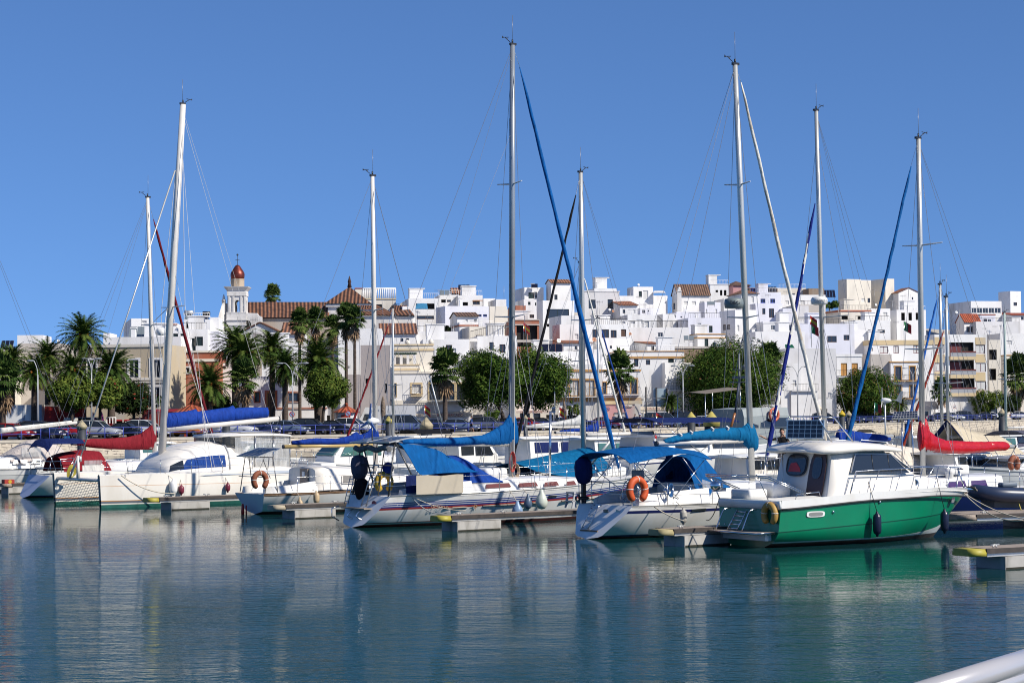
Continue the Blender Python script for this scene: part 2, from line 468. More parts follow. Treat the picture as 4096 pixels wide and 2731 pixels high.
# ---- blue railing: separate runs between the end posts
RAILP=mat('blue_railing_paint',(0.035,0.06,0.34),0.45,var=0.15,vs=2)
runs=[(-150,185,'blue quay railing at the far left, in front of the red and dark cars'),(198,600,'blue quay railing behind the burgundy boom cover'),(612,1120,'blue quay railing beneath the dark blue sail cover'),(1135,1640,'blue quay railing behind the sloping royal blue boom cover'),(1655,2120,'blue quay railing in front of the striped supermarket awnings'),(2135,2600,'blue quay railing in front of the pink shops and the van'),(2615,3160,'blue quay railing beside the two yellow capped piles'),(3175,3700,'blue quay railing behind the small wind generator'),(3712,4300,'blue quay railing at the far right, by the cream apartment block')]
def rail_pt(px,off=0.15):
 k=k_of(px);D=drail(k)+off;return Vector((k*D,D,QZ))
for x0,x1,lab in runs:
 a,b=rail_pt(x0),rail_pt(x1)
 root=thing('quay_railing',lab,'railing',a,0,'blue railings along the quay')
 pts=[a]
 L_=0;px=x0
 fine=[rail_pt(lerp(x0,x1,i/60))for i in range(61)]
 acc=0
 for i in range(60):
  acc+=(fine[i+1]-fine[i]).length
  if acc>1.9:pts.append(fine[i+1]);acc=0
 if(pts[-1]-b).length>.6:pts.append(b)
 m1=MB();m2=MB()
 for z in(1.02,0.52):m1.tube([p-a+Vector((0,0,z))for p in pts],0.03,6)
 m1.build('handrail',RAILP,root)
 for p in pts:MB().bar(p-a,p-a+Vector((0,0,1.06)),0.045,6).build('post',RAILP,root)
def plaster(name,c,dirt=(0.45,0.42,0.38)):return mat('plaster_'+name,c,0.85,var=0.07,vs=0.5,dirt=dirt,dscale=0.35,bump=0.12,bs=6)
PL={'w':plaster('white',(0.80,0.785,0.77)),'l':plaster('lilac_white',(0.74,0.735,0.80)),'c':plaster('cream',(0.74,0.68,0.58)),'b':plaster('beige',(0.52,0.43,0.30)),'g':plaster('weathered_grey',(0.36,0.32,0.31),(0.20,0.18,0.17)),'t':plaster('tan',(0.42,0.31,0.20)),'o':plaster('ochre',(0.52,0.29,0.10)),'k':plaster('brick_red',(0.36,0.13,0.075)),'n':plaster('brown_wall',(0.27,0.19,0.13)),'p':plaster('pale_concrete',(0.52,0.47,0.42),(0.3,0.27,0.25)),'y':plaster('cream_yellow',(0.62,0.48,0.28)),'x':plaster('pink',(0.52,0.27,0.27)),'q':plaster('grey_white',(0.66,0.645,0.64)),'s':plaster('terracotta_red',(0.38,0.115,0.06)),'m':plaster('maroon_trim',(0.16,0.04,0.035))}  # q is a grey-white wall colour, darker than the plain white
PANE=mat('house_glass',(0.03,0.035,0.045),0.08,spec=0.8)
FRW=mat('frame_white',(0.72,0.71,0.69),0.5)
FRB=mat('frame_blue',(0.03,0.06,0.42),0.5)
FRN=mat('frame_brown',(0.10,0.05,0.03),0.6)
FRM=mat('frame_maroon',(0.15,0.03,0.03),0.6)
FRO=mat('frame_ochre',(0.50,0.26,0.06),0.6)
FRG=mat('frame_dark_green',(0.012,0.03,0.03),0.5)
SHUT=mat('shutter_pale',(0.62,0.61,0.59),0.6,var=0.05)
SHUO=mat('shutter_orange',(0.52,0.26,0.07),0.6,var=0.1,vs=6)
IRON=mat('iron_black',(0.02,0.02,0.022),0.5)
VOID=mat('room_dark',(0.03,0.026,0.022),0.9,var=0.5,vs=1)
def tiles(name,c1,c2,pitch=0.45):
 m=mat('roof_tiles_'+name,c1,0.85)
 t=m.node_tree;N=t.nodes;L=t.links;b=N['Principled BSDF']
 tc=N.new('ShaderNodeTexCoord');wv=N.new('ShaderNodeTexWave');wv.bands_direction='X';wv.wave_profile='SIN'
 wv.inputs['Scale'].default_value=0.314/pitch;wv.inputs['Distortion'].default_value=0.25;wv.inputs['Detail'].default_value=1
 L.new(tc.outputs['UV'],wv.inputs['Vector'])
 n=N.new('ShaderNodeTexNoise');n.inputs['Scale'].default_value=1.3;n.inputs['Detail'].default_value=6;L.new(tc.outputs['UV'],n.inputs['Vector'])
 r=N.new('ShaderNodeMapRange');r.inputs[1].default_value=0.15;r.inputs[2].default_value=0.85;L.new(wv.outputs['Fac'],r.inputs[0])
 mx=N.new('ShaderNodeMix');mx.data_type='RGBA';mx.inputs[6].default_value=(*c2,1);mx.inputs[7].default_value=(*c1,1);L.new(r.outputs[0],mx.inputs[0])
 r2=N.new('ShaderNodeMapRange');r2.inputs[1].default_value=0.3;r2.inputs[2].default_value=0.7;r2.inputs[3].default_value=0.55;r2.inputs[4].default_value=1.25;L.new(n.outputs['Fac'],r2.inputs[0])
 m2=N.new('ShaderNodeMix');m2.data_type='RGBA';m2.blend_type='MULTIPLY';m2.inputs[0].default_value=1
 L.new(mx.outputs[2],m2.inputs[6]);L.new(r2.outputs[0],m2.inputs[7]);L.new(m2.outputs[2],b.inputs['Base Color'])
 bp=N.new('ShaderNodeBump');bp.inputs['Strength'].default_value=0.8;bp.inputs['Distance'].default_value=0.12
 L.new(wv.outputs['Fac'],bp.inputs['Height']);L.new(bp.outputs[0],b.inputs['Normal'])
 return m
TILE={'o':tiles('orange',(0.42,0.17,0.08),(0.14,0.05,0.03)),'b':tiles('brown',(0.22,0.12,0.075),(0.07,0.04,0.03)),'r':tiles('red',(0.42,0.09,0.035),(0.22,0.045,0.02)),'c':tiles('church',(0.24,0.105,0.055),(0.05,0.022,0.016),0.55),'f':tiles('old_orange',(0.36,0.16,0.08),(0.10,0.042,0.026),0.5)}
def facade(mb,W,z0,z1,holes,fn,m=0,rev=0.18,mr=None):
# a wall with window openings; fn(a, z, d) gives the 3-D point at distance a along the wall, height z, depth d inwards
 xs=sorted(set([0,W]+[h[0]for h in holes]+[h[1]for h in holes]));zs=sorted(set([z0,z1]+[h[2]for h in holes]+[h[3]for h in holes]))
 xs=[x for x in xs if 0<=x<=W];zs=[z for z in zs if z0<=z<=z1]
 for i in range(len(xs)-1):
  for j in range(len(zs)-1):
   cx,cz=(xs[i]+xs[i+1])/2,(zs[j]+zs[j+1])/2
   if any(h[0]<cx<h[1]and h[2]<cz<h[3]for h in holes):continue
   mb.quad(fn(xs[i],zs[j],0),fn(xs[i+1],zs[j],0),fn(xs[i+1],zs[j+1],0),fn(xs[i],zs[j+1],0),m)
 for h in holes:
  a,b,c,d=h[:4]
  r=h[4]if len(h)>4 else rev
  for p,q in(((a,c),(b,c)),((b,c),(b,d)),((b,d),(a,d)),((a,d),(a,c))):
   mb.quad(fn(p[0],p[1],0),fn(q[0],q[1],0),fn(q[0],q[1],r),fn(p[0],p[1],r),m if mr is None else mr)
  if len(h)>4:mb.quad(fn(a,c,r),fn(b,c,r),fn(b,d,r),fn(a,d,r),m)
STY={'w':(FRW,PANE),'b':(FRB,PANE),'n':(FRN,PANE),'m':(FRM,SHUT),'o':(FRO,SHUT),'g':(FRG,PANE),'s':(FRW,SHUT),'O':(FRO,SHUO),'v':(None,VOID),'d':(FRN,FRN),'M':(FRM,PANE),'k':(FRG,FRG),'x':(FRO,FRN)}
def put_window(parent,a0,a1,z0,z1,fn,sty,dep=0.14,surround=None,bars=1):
 fr,pn=STY[sty]
 n=fn(0,0,-1)-fn(0,0,0)
 nm='door' if sty in 'dk' and(z1-z0)>1.7*(a1-a0)else 'window'
 def bx(mb,x0,x1,y0,y1,d0,d1,m=0):
  A=[fn(x,y,d)for d in(d0,d1)for(x,y)in((x0,y0),(x1,y0),(x1,y1),(x0,y1))]
  mb.add(A,[(0,1,2,3),(7,6,5,4),(0,4,5,1),(1,5,6,2),(2,6,7,3),(3,7,4,0)],m)
 if fr is None:
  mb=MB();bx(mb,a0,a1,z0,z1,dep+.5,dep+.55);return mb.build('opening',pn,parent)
 t=min(0.09,(a1-a0)*.12)
 mb=MB()
 e=0.002
 bx(mb,a0+e,a0+t,z0+e,z1-e,dep-.05,dep);bx(mb,a1-t,a1-e,z0+e,z1-e,dep-.05,dep)
 bx(mb,a0+t,a1-t,z0+e,z0+t,dep-.05,dep);bx(mb,a0+t,a1-t,z1-t,z1-e,dep-.05,dep)
 if bars and(a1-a0)>.7:
  c=(a0+a1)/2;bx(mb,c-t*.4,c+t*.4,z0+t,z1-t,dep-.045,dep-.005)
 f=mb.build(nm,fr,parent)
 mb=MB();bx(mb,a0+t*.5,a1-t*.5,z0+t*.5,z1-t*.5,dep-.02,dep+.02)
 mb.build('shutter' if pn in(SHUT,SHUO)else('panel' if nm=='door' else 'pane'),pn,f)
 if surround:
  mb=MB();s=min(.2,(a1-a0)*.22)
  bx(mb,a0-s,a0,z0-s*.5,z1+s,-.05,.01);bx(mb,a1,a1+s,z0-s*.5,z1+s,-.05,.01)
  bx(mb,a0,a1,z1,z1+s,-.05,.01);bx(mb,a0-s*.5,a1+s*.5,z0-s*.6,z0,-.09,.01)
  mb.build('frame',surround,f)
 return f
def balcony(parent,a0,a1,z,fn,out=0.7,h=1.0,slab=None,mt=None,step=0.22):
 mb=MB()
 A=[fn(x,zz,d)for d in(0.0,-out)for(x,zz)in((a0,z-.14),(a1,z-.14),(a1,z),(a0,z))]
 mb.add(A,[(0,1,2,3),(7,6,5,4),(0,4,5,1),(1,5,6,2),(2,6,7,3),(3,7,4,0)])
 s=mb.build('balcony',slab or PL['w'],parent)
 mb=MB()
 n=max(2,int((a1-a0)/step))
 for i in range(n+1):a=lerp(a0,a1,i/n);mb.bar(fn(a,z,-out+.04),fn(a,z+h,-out+.04),0.016,4)
 mb.tube([fn(a0,z+h,0),fn(a0,z+h,-out+.04),fn(a1,z+h,-out+.04),fn(a1,z+h,0)],0.03,5)
 mb.tube([fn(a0,z+.1,0),fn(a0,z+.1,-out+.04),fn(a1,z+.1,-out+.04),fn(a1,z+.1,0)],0.02,4)
 mb.build('railing',mt or IRON,s)
HOUSES=[]
def house(lab,x0,x1,ytop,off,c='w',yaw=18.0,side=None,dep=None,roof='flat',ridge=None,tile='o',wins=(),swins=(),band=None,bandc='o',sty='w',surround=None,name='house',cop=None,base=None):
 k=k_of(x0,ytop);D=drail(k_of(x0))+off
 psi=rad(yaw);ca,sa=math.cos(psi),math.sin(psi)
 P0=at(x0,ytop,D);zb=terr(off,k)if base is None else base
 k1=k_of(x1,ytop)
 W=(k1*P0.y-P0.x)/(ca-k1*sa)
 if dep is None:
  if side:
   k2=k_of(x0-side,ytop);dep=(P0.x-k2*P0.y)/(sa+k2*ca);dep=max(3,min(16,dep))
  else:dep=8.0
 Hh=P0.z-zb
 root=thing(name,lab,'house' if name=='house' else name.replace('_',' '),(P0.x,P0.y,zb),psi)
 F=lambda a,z,d:Vector((a,d,z))
 S=lambda a,z,d:Vector((d,dep-a,z))
 def px2(fx,fy,which):
  d=ray(fx,fy);q=d.x/d.y
  if which=='f':t=(q*P0.y-P0.x)/(ca-q*sa);Y=P0.y+t*sa
  else:
   t_=(P0.x-q*P0.y)/(sa+q*ca);Y=P0.y+t_*ca;t=dep-t_
  return t,EYE+d.z/d.y*Y-zb
 def conv(ws,which,lim):
  o=[]
  for q in ws:
   a0,zb_=px2(q[0],q[3],which);a1,zt_=px2(q[2],q[1],which)
   a0,a1=max(.05,min(a0,a1)),min(lim-.05,max(a0,a1));zb_,zt_=max(.0,min(zb_,zt_)),min(Hh-.12,max(zb_,zt_))
   if a1-a0>.2 and zt_-zb_>.2:o.append((a0,a1,zb_,zt_,q[4]if len(q)>4 else sty))
  return o
 fw_=conv(wins,'f',W);sw_=conv(swins,'s',dep)
 rg_=random.Random(int(x0*3+ytop*5))
 if not wins and W>3 and Hh>2.6 and off>36 and name=='house' and c in 'wlcq':
  n_=rg_.randint(1,3 if W>6 else 2)
  for i in range(n_):
   a=lerp(.5,W-1.4,(i+rg_.uniform(.2,.8))/n_);zt_=Hh-rg_.uniform(.7,1.3);hh_=rg_.choice((.7,1.1,1.1,1.7));fw_.append((a,min(W-.1,a+rg_.choice((.6,.8,1.0))),max(.1,zt_-hh_),zt_,rg_.choice('nnswkb' if rg_.random()<.2 else 'nnswk')))
 mb=MB()
 facade(mb,W,-2.5,Hh,[(a,b,c_,d_)for a,b,c_,d_,_ in fw_],F)
 facade(mb,dep,-2.5,Hh,[(a,b,c_,d_)for a,b,c_,d_,_ in sw_],S)
 mb.quad((W,0,-2.5),(W,dep,-2.5),(W,dep,Hh),(W,0,Hh));mb.quad((0,dep,-2.5),(W,dep,-2.5),(W,dep,Hh),(0,dep,Hh))
 zr=None
 if ridge is not None:zr=at(x0,ridge,D+dep*.5).z-zb
 if roof=='flat':
  p=min(.22,W*.1);zd=Hh-.5
  mb.quad((p,p,zd),(W-p,p,zd),(W-p,dep-p,zd),(p,dep-p,zd))
  for q,r_ in(((0,0),(W,0)),((W,0),(W,dep)),((W,dep),(0,dep)),((0,dep),(0,0))):
   ins=lambda v:(min(max(v[0],p),W-p),min(max(v[1],p),dep-p))
   a,b=ins(q),ins(r_)
   mb.quad((*q,Hh),(*r_,Hh),(*b,Hh),(*a,Hh));mb.quad((*a,Hh),(*b,Hh),(*b,zd),(*a,zd))
 elif roof in('gable','cross'):
  if roof=='gable':
   mb.add([(0,0,Hh),(0,dep,Hh),(0,dep/2,zr)],[(0,1,2)]);mb.add([(W,0,Hh),(W,dep,Hh),(W,dep/2,zr)],[(0,1,2)])
  else:
   mb.add([(0,0,Hh),(W,0,Hh),(W/2,0,zr)],[(0,1,2)]);mb.add([(0,dep,Hh),(W,dep,Hh),(W/2,dep,zr)],[(0,1,2)])
 elif roof=='shed':
  mb.quad((0,dep,Hh),(W,dep,Hh),(W,dep,zr),(0,dep,zr));mb.add([(0,0,Hh),(0,dep,Hh),(0,dep,zr)],[(0,1,2)]);mb.add([(W,0,Hh),(W,dep,Hh),(W,dep,zr)],[(0,1,2)])
 mb.build('wall',PL[c],root)
 rg_=random.Random(int(x0*7+ytop));zd=Hh-.5
 if roof=='flat' and W>3.2 and dep>5 and name=='house' and off>36:
  if rg_.random()<.45:
   a=rg_.uniform(.6,max(.7,W-3));h_=rg_.uniform(1.3,2.1);mb=MB();mb.bbox((a,dep*.45,zd),(a+rg_.uniform(1.6,2.4),dep*.45+2.2,Hh+h_));mb.bbox((a-.1,dep*.45-.1,Hh+h_+.002),(a+2.5,dep*.45+2.3,Hh+h_+.12));mb.build('stair_head',PL[c if c in 'wlcq' else 'w'],root)
  if rg_.random()<.5:
   a=rg_.uniform(.3,W-.9);mb=MB();q=rg_.uniform(.5,1.2);y_=rg_.uniform(1,dep-1.5);mb.bbox((a,y_,zd),(a+.5,y_+.5,Hh+q));mb.bbox((a-.08,y_-.08,Hh+q+.15),(a+.58,y_+.58,Hh+q+.25));mb.build('chimney',PL['w'],root)
  if rg_.random()<.35:
   mb=MB();n_=int(W/.3)
   for i in range(n_+1):mb.bar((lerp(.1,W-.1,i/n_),.11,Hh),(lerp(.1,W-.1,i/n_),.11,Hh+.8),.018,4)
   mb.tube([(.1,.11,Hh+.8),(W-.1,.11,Hh+.8)],.03,4);mb.build('roof_railing',IRON if rg_.random()<.6 else PL['w'],root)
 if roof!='flat':
  mb=MB();e=.3;t=.12
  def slope(A,B,C,D_):
   A,B,C,D_=map(Vector,(A,B,C,D_));n=(B-A).cross(D_-A).normalized()
   if n.z<0:n=-n
   L1=(B-A).length;L2=(D_-A).length
   top=[p+n*t for p in(A,B,C,D_)];bot=[p+n*.01 for p in(A,B,C,D_)]
   mb.add(top,[(0,1,2,3)],0,False,[(0,0),(L1,0),(L1,L2),(0,L2)])
   mb.add(bot,[(3,2,1,0)])
   for i in range(4):mb.quad(bot[i],bot[(i+1)%4],top[(i+1)%4],top[i])
  if roof=='gable':
   sl_=(zr-Hh)/(dep/2)
   slope((-.15,-e,Hh-sl_*e),(W+.15,-e,Hh-sl_*e),(W+.15,dep/2,zr),(-.15,dep/2,zr))
   slope((W+.15,dep+e,Hh-sl_*e),(-.15,dep+e,Hh-sl_*e),(-.15,dep/2,zr),(W+.15,dep/2,zr))
  elif roof=='shed':
   sl_=(zr-Hh)/dep
   slope((-.15,-e,Hh-sl_*e),(W+.15,-e,Hh-sl_*e),(W+.15,dep,zr),(-.15,dep,zr))
  elif roof=='cross':
   sl_=(zr-Hh)/(W/2)
   slope((-e,dep,Hh-sl_*e),(-e,-.15,Hh-sl_*e),(W/2,-.15,zr),(W/2,dep,zr))
   slope((W+e,-.15,Hh-sl_*e),(W+e,dep,Hh-sl_*e),(W/2,dep,zr),(W/2,-.15,zr))
  elif roof=='hip':
   h_=min(W,dep)/2;sl_=(zr-Hh)/(dep/2)
   x_a,x_b=(dep/2,W-dep/2)if W>dep else(W/2,W/2+.01)
   slope((-e,-e,Hh-.1),(W+e,-e,Hh-.1),(x_b,dep/2,zr),(x_a,dep/2,zr))
   slope((W+e,dep+e,Hh-.1),(-e,dep+e,Hh-.1),(x_a,dep/2,zr),(x_b,dep/2,zr))
   slope((-e,dep+e,Hh-.1),(-e,-e,Hh-.1),(x_a,dep/2,zr),(x_a,dep/2+.01,zr))
   slope((W+e,-e,Hh-.1),(W+e,dep+e,Hh-.1),(x_b,dep/2+.01,zr),(x_b,dep/2,zr))
  mb.build('roof',TILE[tile],root)
 for q in fw_:put_window(root,*q[:4],F,q[4],surround=surround)
 for q in sw_:put_window(root,*q[:4],S,q[4],surround=surround)
 if band:
  for(ya,yb)in band:
   zt_,zl_=px2(x0,ya,'f')[1],px2(x0,yb,'f')[1]
   mb=MB();mb.bbox((-.10,-.10,zl_),(W+.10,0.02,zt_));mb.bbox((-.10,.025,zl_),(0.02,dep,zt_))
   mb.build('cornice',PL[bandc],root)
 if cop:
  mb=MB();mb.bbox((-.08,-.08,Hh+.004),(W+.08,.32,Hh+.12));mb.bbox((-.08,.325,Hh+.004),(.32,dep,Hh+.12));mb.build('coping',PL[cop],root)
 h=dict(root=root,P0=P0,W=W,dep=dep,H=Hh,psi=psi,F=F,S=S,px2=px2,zb=zb)
 HOUSES.append(h)
 return h
ZN={'A':(0,1200,2.851),'B':(700,950,2.851),'C':(700,1300,3.136),'D':(1400,1100,2.851),'E':(2050,1050,2.412),'F':(2650,1050,2.412),'G':(3346,1050,2.412)}
def Z(z,*rects):
 ox,oy,s=ZN[z];o=[]
 for r in rects:o.append((ox+r[0]/s,oy+r[1]/s,ox+r[2]/s,oy+r[3]/s)+tuple(r[4:]))
 return o
def Hs(z,lab,x0,x1,yt,off,wins=(),swins=(),ridge=None,side=None,band=None,**kw):
 ox,oy,s=ZN[z]
 return house(lab,ox+x0/s,ox+x1/s,oy+yt/s,off,wins=Z(z,*wins),swins=Z(z,*swins),ridge=None if ridge is None else oy+ridge/s,side=None if side is None else side/s,band=None if band is None else[(oy+a/s,oy+b/s)for a,b in band],**kw)
Hs('A','cream building with a balustrade at the far left, behind the dead palm skirt',-130,78,560,30,c='c',dep=8,yaw=3,band=[(600,625)],bandc='c')
Hs('A','bare grey concrete house wall between the far left palms',205,690,490,36,c='p',yaw=2,dep=10)
Hs('A','small white rooftop block above the grey concrete wall, far left',197,494,396,47,c='w',yaw=4,dep=6)
hb=Hs('A','beige two storey building with tall white framed windows behind the palms',880,1862,508,28,c='b',yaw=-6,dep=9,wins=[(1470,675,1580,885,'w'),(1722,675,1832,885,'w'),(985,675,1095,885,'w'),(1470,985,1580,1180,'w'),(1722,985,1832,1180,'w'),(985,985,1095,1180,'w')],surround=PL['w'],band=[(505,538),(886,915),(930,945)],bandc='c')
Hs('A','narrow white roof block just right of the tallest left palm',1178,1255,372,44,yaw=2,dep=5)
Hs('A','long low white roof wall over the beige building',1255,2062,418,41,yaw=0,dep=8)
Hs('A','white stair tower with a grey door above the solar panels, far left roofs',1497,1705,205,52,yaw=14,side=115,wins=[(1618,232,1672,300,'s')])
Hs('A','white roof house with a red striped parapet left of the cream mast',1765,2015,258,56,yaw=4,dep=6,band=[(268,280)],bandc='s')
Hs('A','white house with two barred windows and a tiled edge behind the mast bases',1960,2138,350,50,yaw=4,dep=6,wins=[(1975,378,2030,415,'k'),(2058,378,2110,405,'k')])
# ---- church neighbours
Hs('B','white house with a recessed door and solar water heaters, left of the church',100,402,930,62,yaw=4,dep=8,wins=[(215,968,288,1038,'s'),(130,950,195,1030,'v')])
Hs('B','narrow white block touching the left side of the church',402,500,905,62,yaw=4,dep=8)
Hs('B','white terrace wall with aerials below the solar water heaters',62,372,1042,50,yaw=4,dep=7)
Hs('B','shaded lilac wall left of the church front',372,505,1066,52,c='l',yaw=-12,dep=9)
hr=Hs('B','cream and terracotta red house with sunk panels behind the burgundy furled sail',68,486,1285,29,c='s',yaw=2,dep=9,band=[(1285,1308),(1380,1412)],bandc='c',wins=[(92,1478,165,1540,'w')],surround=PL['w'])
Hs('B','white house with a dark doorway behind the small round palm',250,660,1430,33,yaw=3,dep=8,wins=[(640,1480,668,1550,'v'),(540,1460,580,1490,'n')])
Hs('B','plain white house under the chapel, between the date palm crowns',990,1420,1210,46,yaw=4,dep=10,roof='flat')
Hs('B','low house with an orange tiled slope right of the chapel gable',1215,1480,1098,60,yaw=4,dep=9,roof='shed',ridge=955,tile='f')
Hs('D','tall blank white wall behind the slender fan palms',-135,362,608,44,yaw=3,dep=10,wins=[(150,640,165,655,'v')])
hg=Hs('C','white front house with terracotta window frames behind the date palms',985,1900,640,28,yaw=3,dep=9,wins=[(1150,835,1262,1030,'x'),(1420,845,1545,955,'n'),(1000,835,1060,960,'n'),(1700,860,1770,950,'n')],surround=PL['s'],band=[(1030,1052)],bandc='s')
# ---- middle left
Hs('D','weathered grey rendered house standing alone right of the fan palms',120,456,795,30,c='g',yaw=4,dep=8,wins=[(178,1175,212,1232,'v'),(250,1215,275,1340,'v'),(395,1232,424,1340,'v')])
Hs('D','low dark grey annex left of the weathered grey house',-30,118,1130,31,c='g',yaw=4,dep=6)
hf=Hs('D','ornate cream trimmed house over the supermarket awnings',500,1395,1100,28,c='w',yaw=4,dep=11,wins=[(706,1240,808,1345,'s'),(500,1230,530,1385,'n'),(905,1235,1040,1425,'g'),(1055,1235,1200,1425,'g'),(1210,1235,1350,1425,'g')],surround=PL['y'],band=[(1098,1122),(1425,1475)],bandc='c')
Hs('D','terrace parapet with cream sunk panels on the ornate house',500,790,1012,30.5,c='c',yaw=4,dep=6,band=[(1012,1024),(1062,1080)],bandc='y',name='parapet_wall')
Hs('D','upper cream parapet block crowned with two stone balls',506,950,785,36,c='c',yaw=4,dep=5,band=[(783,800),(838,860)],bandc='y',name='parapet_wall')
Hs('D','white setback storey behind the green pergola on the ornate house',560,870,880,37,yaw=4,dep=5,wins=[(610,905,650,1000,'v'),(680,905,735,1000,'v')])
Hs('D','plain bright white wall between the balls parapet and the parasol',832,1362,728,46,yaw=5,dep=9)
Hs('D','white house with the second green pergola beside the big leafy tree',1340,1640,905,36,yaw=5,dep=7,wins=[(1365,920,1440,1000,'v'),(1560,915,1600,990,'s')])
Hs('D','white wall with stairs and railing left of the tallest mast',1452,1902,690,50,yaw=8,dep=8)
Hs('D','white house with two small square windows under an orange tile roof',342,760,668,60,yaw=4,dep=9,roof='shed',ridge=538,tile='f',wins=[(575,715,608,755,'n'),(640,715,672,755,'n')])
Hs('D','white terrace wall with one dark window and wall drawings of aerials',750,1230,640,58,yaw=5,dep=8,wins=[(952,676,1000,724,'n')])
Hs('D','white house with an air conditioner below the balustraded villa',598,745,352,84,yaw=14,side=150,wins=[(655,405,698,450,'n')])
Hs('D','white house with a blue sun awning and a brick balcony',668,1012,262,104,yaw=8,side=150,wins=[(752,320,965,385,'v'),(760,460,960,500,'n')],swins=[(560,300,600,320,'v')])
Hs('D','cream hilltop villa with a white balustrade right of the church roof',62,522,265,118,c='c',yaw=5,dep=10,band=[(262,275)],bandc='y')
Hs('D','pale roof pavilion with a red edge behind the church pyramid roof',60,300,150,128,c='c',yaw=5,dep=8,band=[(142,152)],bandc='s')
Hs('D','white hilltop house with two grey solar panels on its terrace',1016,1242,222,126,yaw=8,dep=9,wins=[(1040,275,1095,310,'v'),(1105,278,1150,305,'n')])
Hs('D','hilltop house with a clay tile roof carrying three dark solar panels',1172,1425,214,136,yaw=10,side=30,roof='gable',ridge=148,tile='f')
Hs('D','white terrace house with an orange canopy below the hilltop solar panels',1232,1512,226,122,yaw=8,dep=9,wins=[(1400,290,1480,335,'n'),(1270,305,1345,345,'v')])
Hs('D','small plain white block right of the hilltop solar panels',1522,1655,262,130,yaw=10,dep=7)
hl=Hs('D','large pale lilac house with raised mouldings and two blue windows',1085,1582,348,92,c='l',yaw=16,side=105,wins=[(1462,444,1500,472,'b'),(1518,444,1562,472,'b')])
Hs('D','white block with a roof slab above the red brick parapet',1662,1782,272,112,yaw=10,dep=8,c='w')
Hs('D','white step house with a flat awning right of the lilac house',1592,1792,352,98,yaw=10,dep=8,c='c',wins=[(1680,346,1740,362,'v')])
Hs('D','small white house with a brown tile roof in front of the lilac house',1222,1462,468,76,yaw=10,dep=7,roof='gable',ridge=428,tile='b',wins=[(1318,498,1342,530,'s'),(1413,505,1446,530,'n')])
Hs('D','white house with a tiled window strip and round wall plates',1248,1492,535,68,yaw=10,dep=7,wins=[(1320,630,1356,676,'n')],band=[(562,580)],bandc='k')
Hs('D','long cream terrace wall behind the sloping stair railing',1362,1642,585,60,c='c',yaw=10,dep=8)
hu=Hs('E','unfinished brick building with open dark floors behind the tallest mast',22,256,548,58,c='k',yaw=8,side=95,wins=[(40,600,140,742,'v'),(150,600,238,742,'v'),(40,765,238,808,'v')],band=[(545,552),(590,602),(742,765)],bandc='p')
# ---- centre
Hs('E','tiny white block with a tilted solar heater on the centre skyline',115,300,236,138,yaw=12,dep=8,side=8)
Hs('E','white house with a red brick parapet left of the black furled sail',30,128,412,96,c='k',yaw=10,dep=7,wins=[(24,515,60,545,'v')])
Hs('E','white house with three dark barred windows by the brick parapet',106,232,352,104,yaw=10,side=80,wins=[(150,375,174,406,'k'),(217,382,231,412,'k'),(165,498,208,532,'n')])
Hs('E','tall pale house with a clay gable behind the blue furled sail, centre skyline',372,560,190,132,yaw=16,side=40,roof='gable',ridge=163,tile='f',wins=[(404,306,434,356,'g')])
Hs('E','modern white cube house with a wide grey glass front',292,596,362,86,c='w',yaw=16,side=58,wins=[(330,446,545,535,'g'),(330,588,462,616,'v')])
Hs('E','big grey-white house with tall green shuttered windows behind two masts',690,1030,275,104,c='q',yaw=12,side=40,wins=[(735,355,802,440,'g'),(918,352,968,440,'g')],band=[(270,278)],bandc='w')
Hs('E','roof terrace room with a glass rail above the green shutters',790,1005,245,114,yaw=12,dep=7,wins=[(905,222,1000,243,'g')])
Hs('E','small white house with an orange tile roof and an air conditioner, centre',1036,1206,410,92,yaw=8,dep=7,roof='shed',ridge=364,tile='o',wins=[(1063,450,1087,486,'n'),(1164,450,1186,488,'s')])
Hs('E','large blank white house wall with a satellite dish on the skyline',1166,1356,230,128,yaw=12,side=60)
Hs('E','blank white wall with a tent canopy on its roof',1357,1495,316,127,yaw=12,dep=9)
Hs('E','narrow white annex between the tile roofed house and the blank wall',1030,1166,318,122,yaw=10,dep=8)
Hs('E','white house with a stepped roof below the modern cube house',470,642,508,68,yaw=12,side=10,dep=8)
Hs('E','white house cut by the blue furled sail, above the orange dish',455,770,592,54,c='w',yaw=12,side=70,wins=[(600,685,636,740,'s')])
Hs('E','white house with a row of four dark balcony doors',740,1115,592,57,yaw=10,dep=8,wins=[(770,642,832,722,'n'),(862,642,930,722,'n'),(948,648,1004,722,'n'),(1048,640,1096,710,'d')])
Hs('E','white terrace with chimneys above the four balcony doors',905,1245,552,70,yaw=10,dep=8,wins=[(860,520,905,580,'v'),(1040,560,1090,585,'v'),(1140,562,1182,585,'v')])
Hs('E','white wall with a slanted stair rail in the middle of the hill',1110,1392,500,80,yaw=10,dep=8)
Hs('E','white house with a cornice beside the lilac wall',1450,1582,492,84,yaw=10,dep=8,wins=[(1560,500,1578,530,'s')])
Hs('E','lilac painted house under the hanging brown panels',1582,1815,472,92,c='l',yaw=10,dep=8,wins=[(1620,515,1638,528,'n')])
Hs('E','low white house with two doors under the blank skyline wall',1232,1420,438,96,c='l',yaw=10,dep=7,wins=[(1252,450,1280,484,'n'),(1303,455,1318,470,'n')])
Hs('E','long blank white retaining wall with a railing along its top',1112,1705,624,60,yaw=6,dep=7)
Hs('E','white cottage with a low orange roof left of the orange dish',492,775,776,46,yaw=10,dep=8,roof='shed',ridge=742,tile='o',wins=[(600,800,622,836,'n'),(700,800,730,836,'s')])
Hs('E','white flat cottage with one small square window behind the pale furled sail',838,1132,728,48,yaw=12,side=60,wins=[(940,798,960,826,'n')])
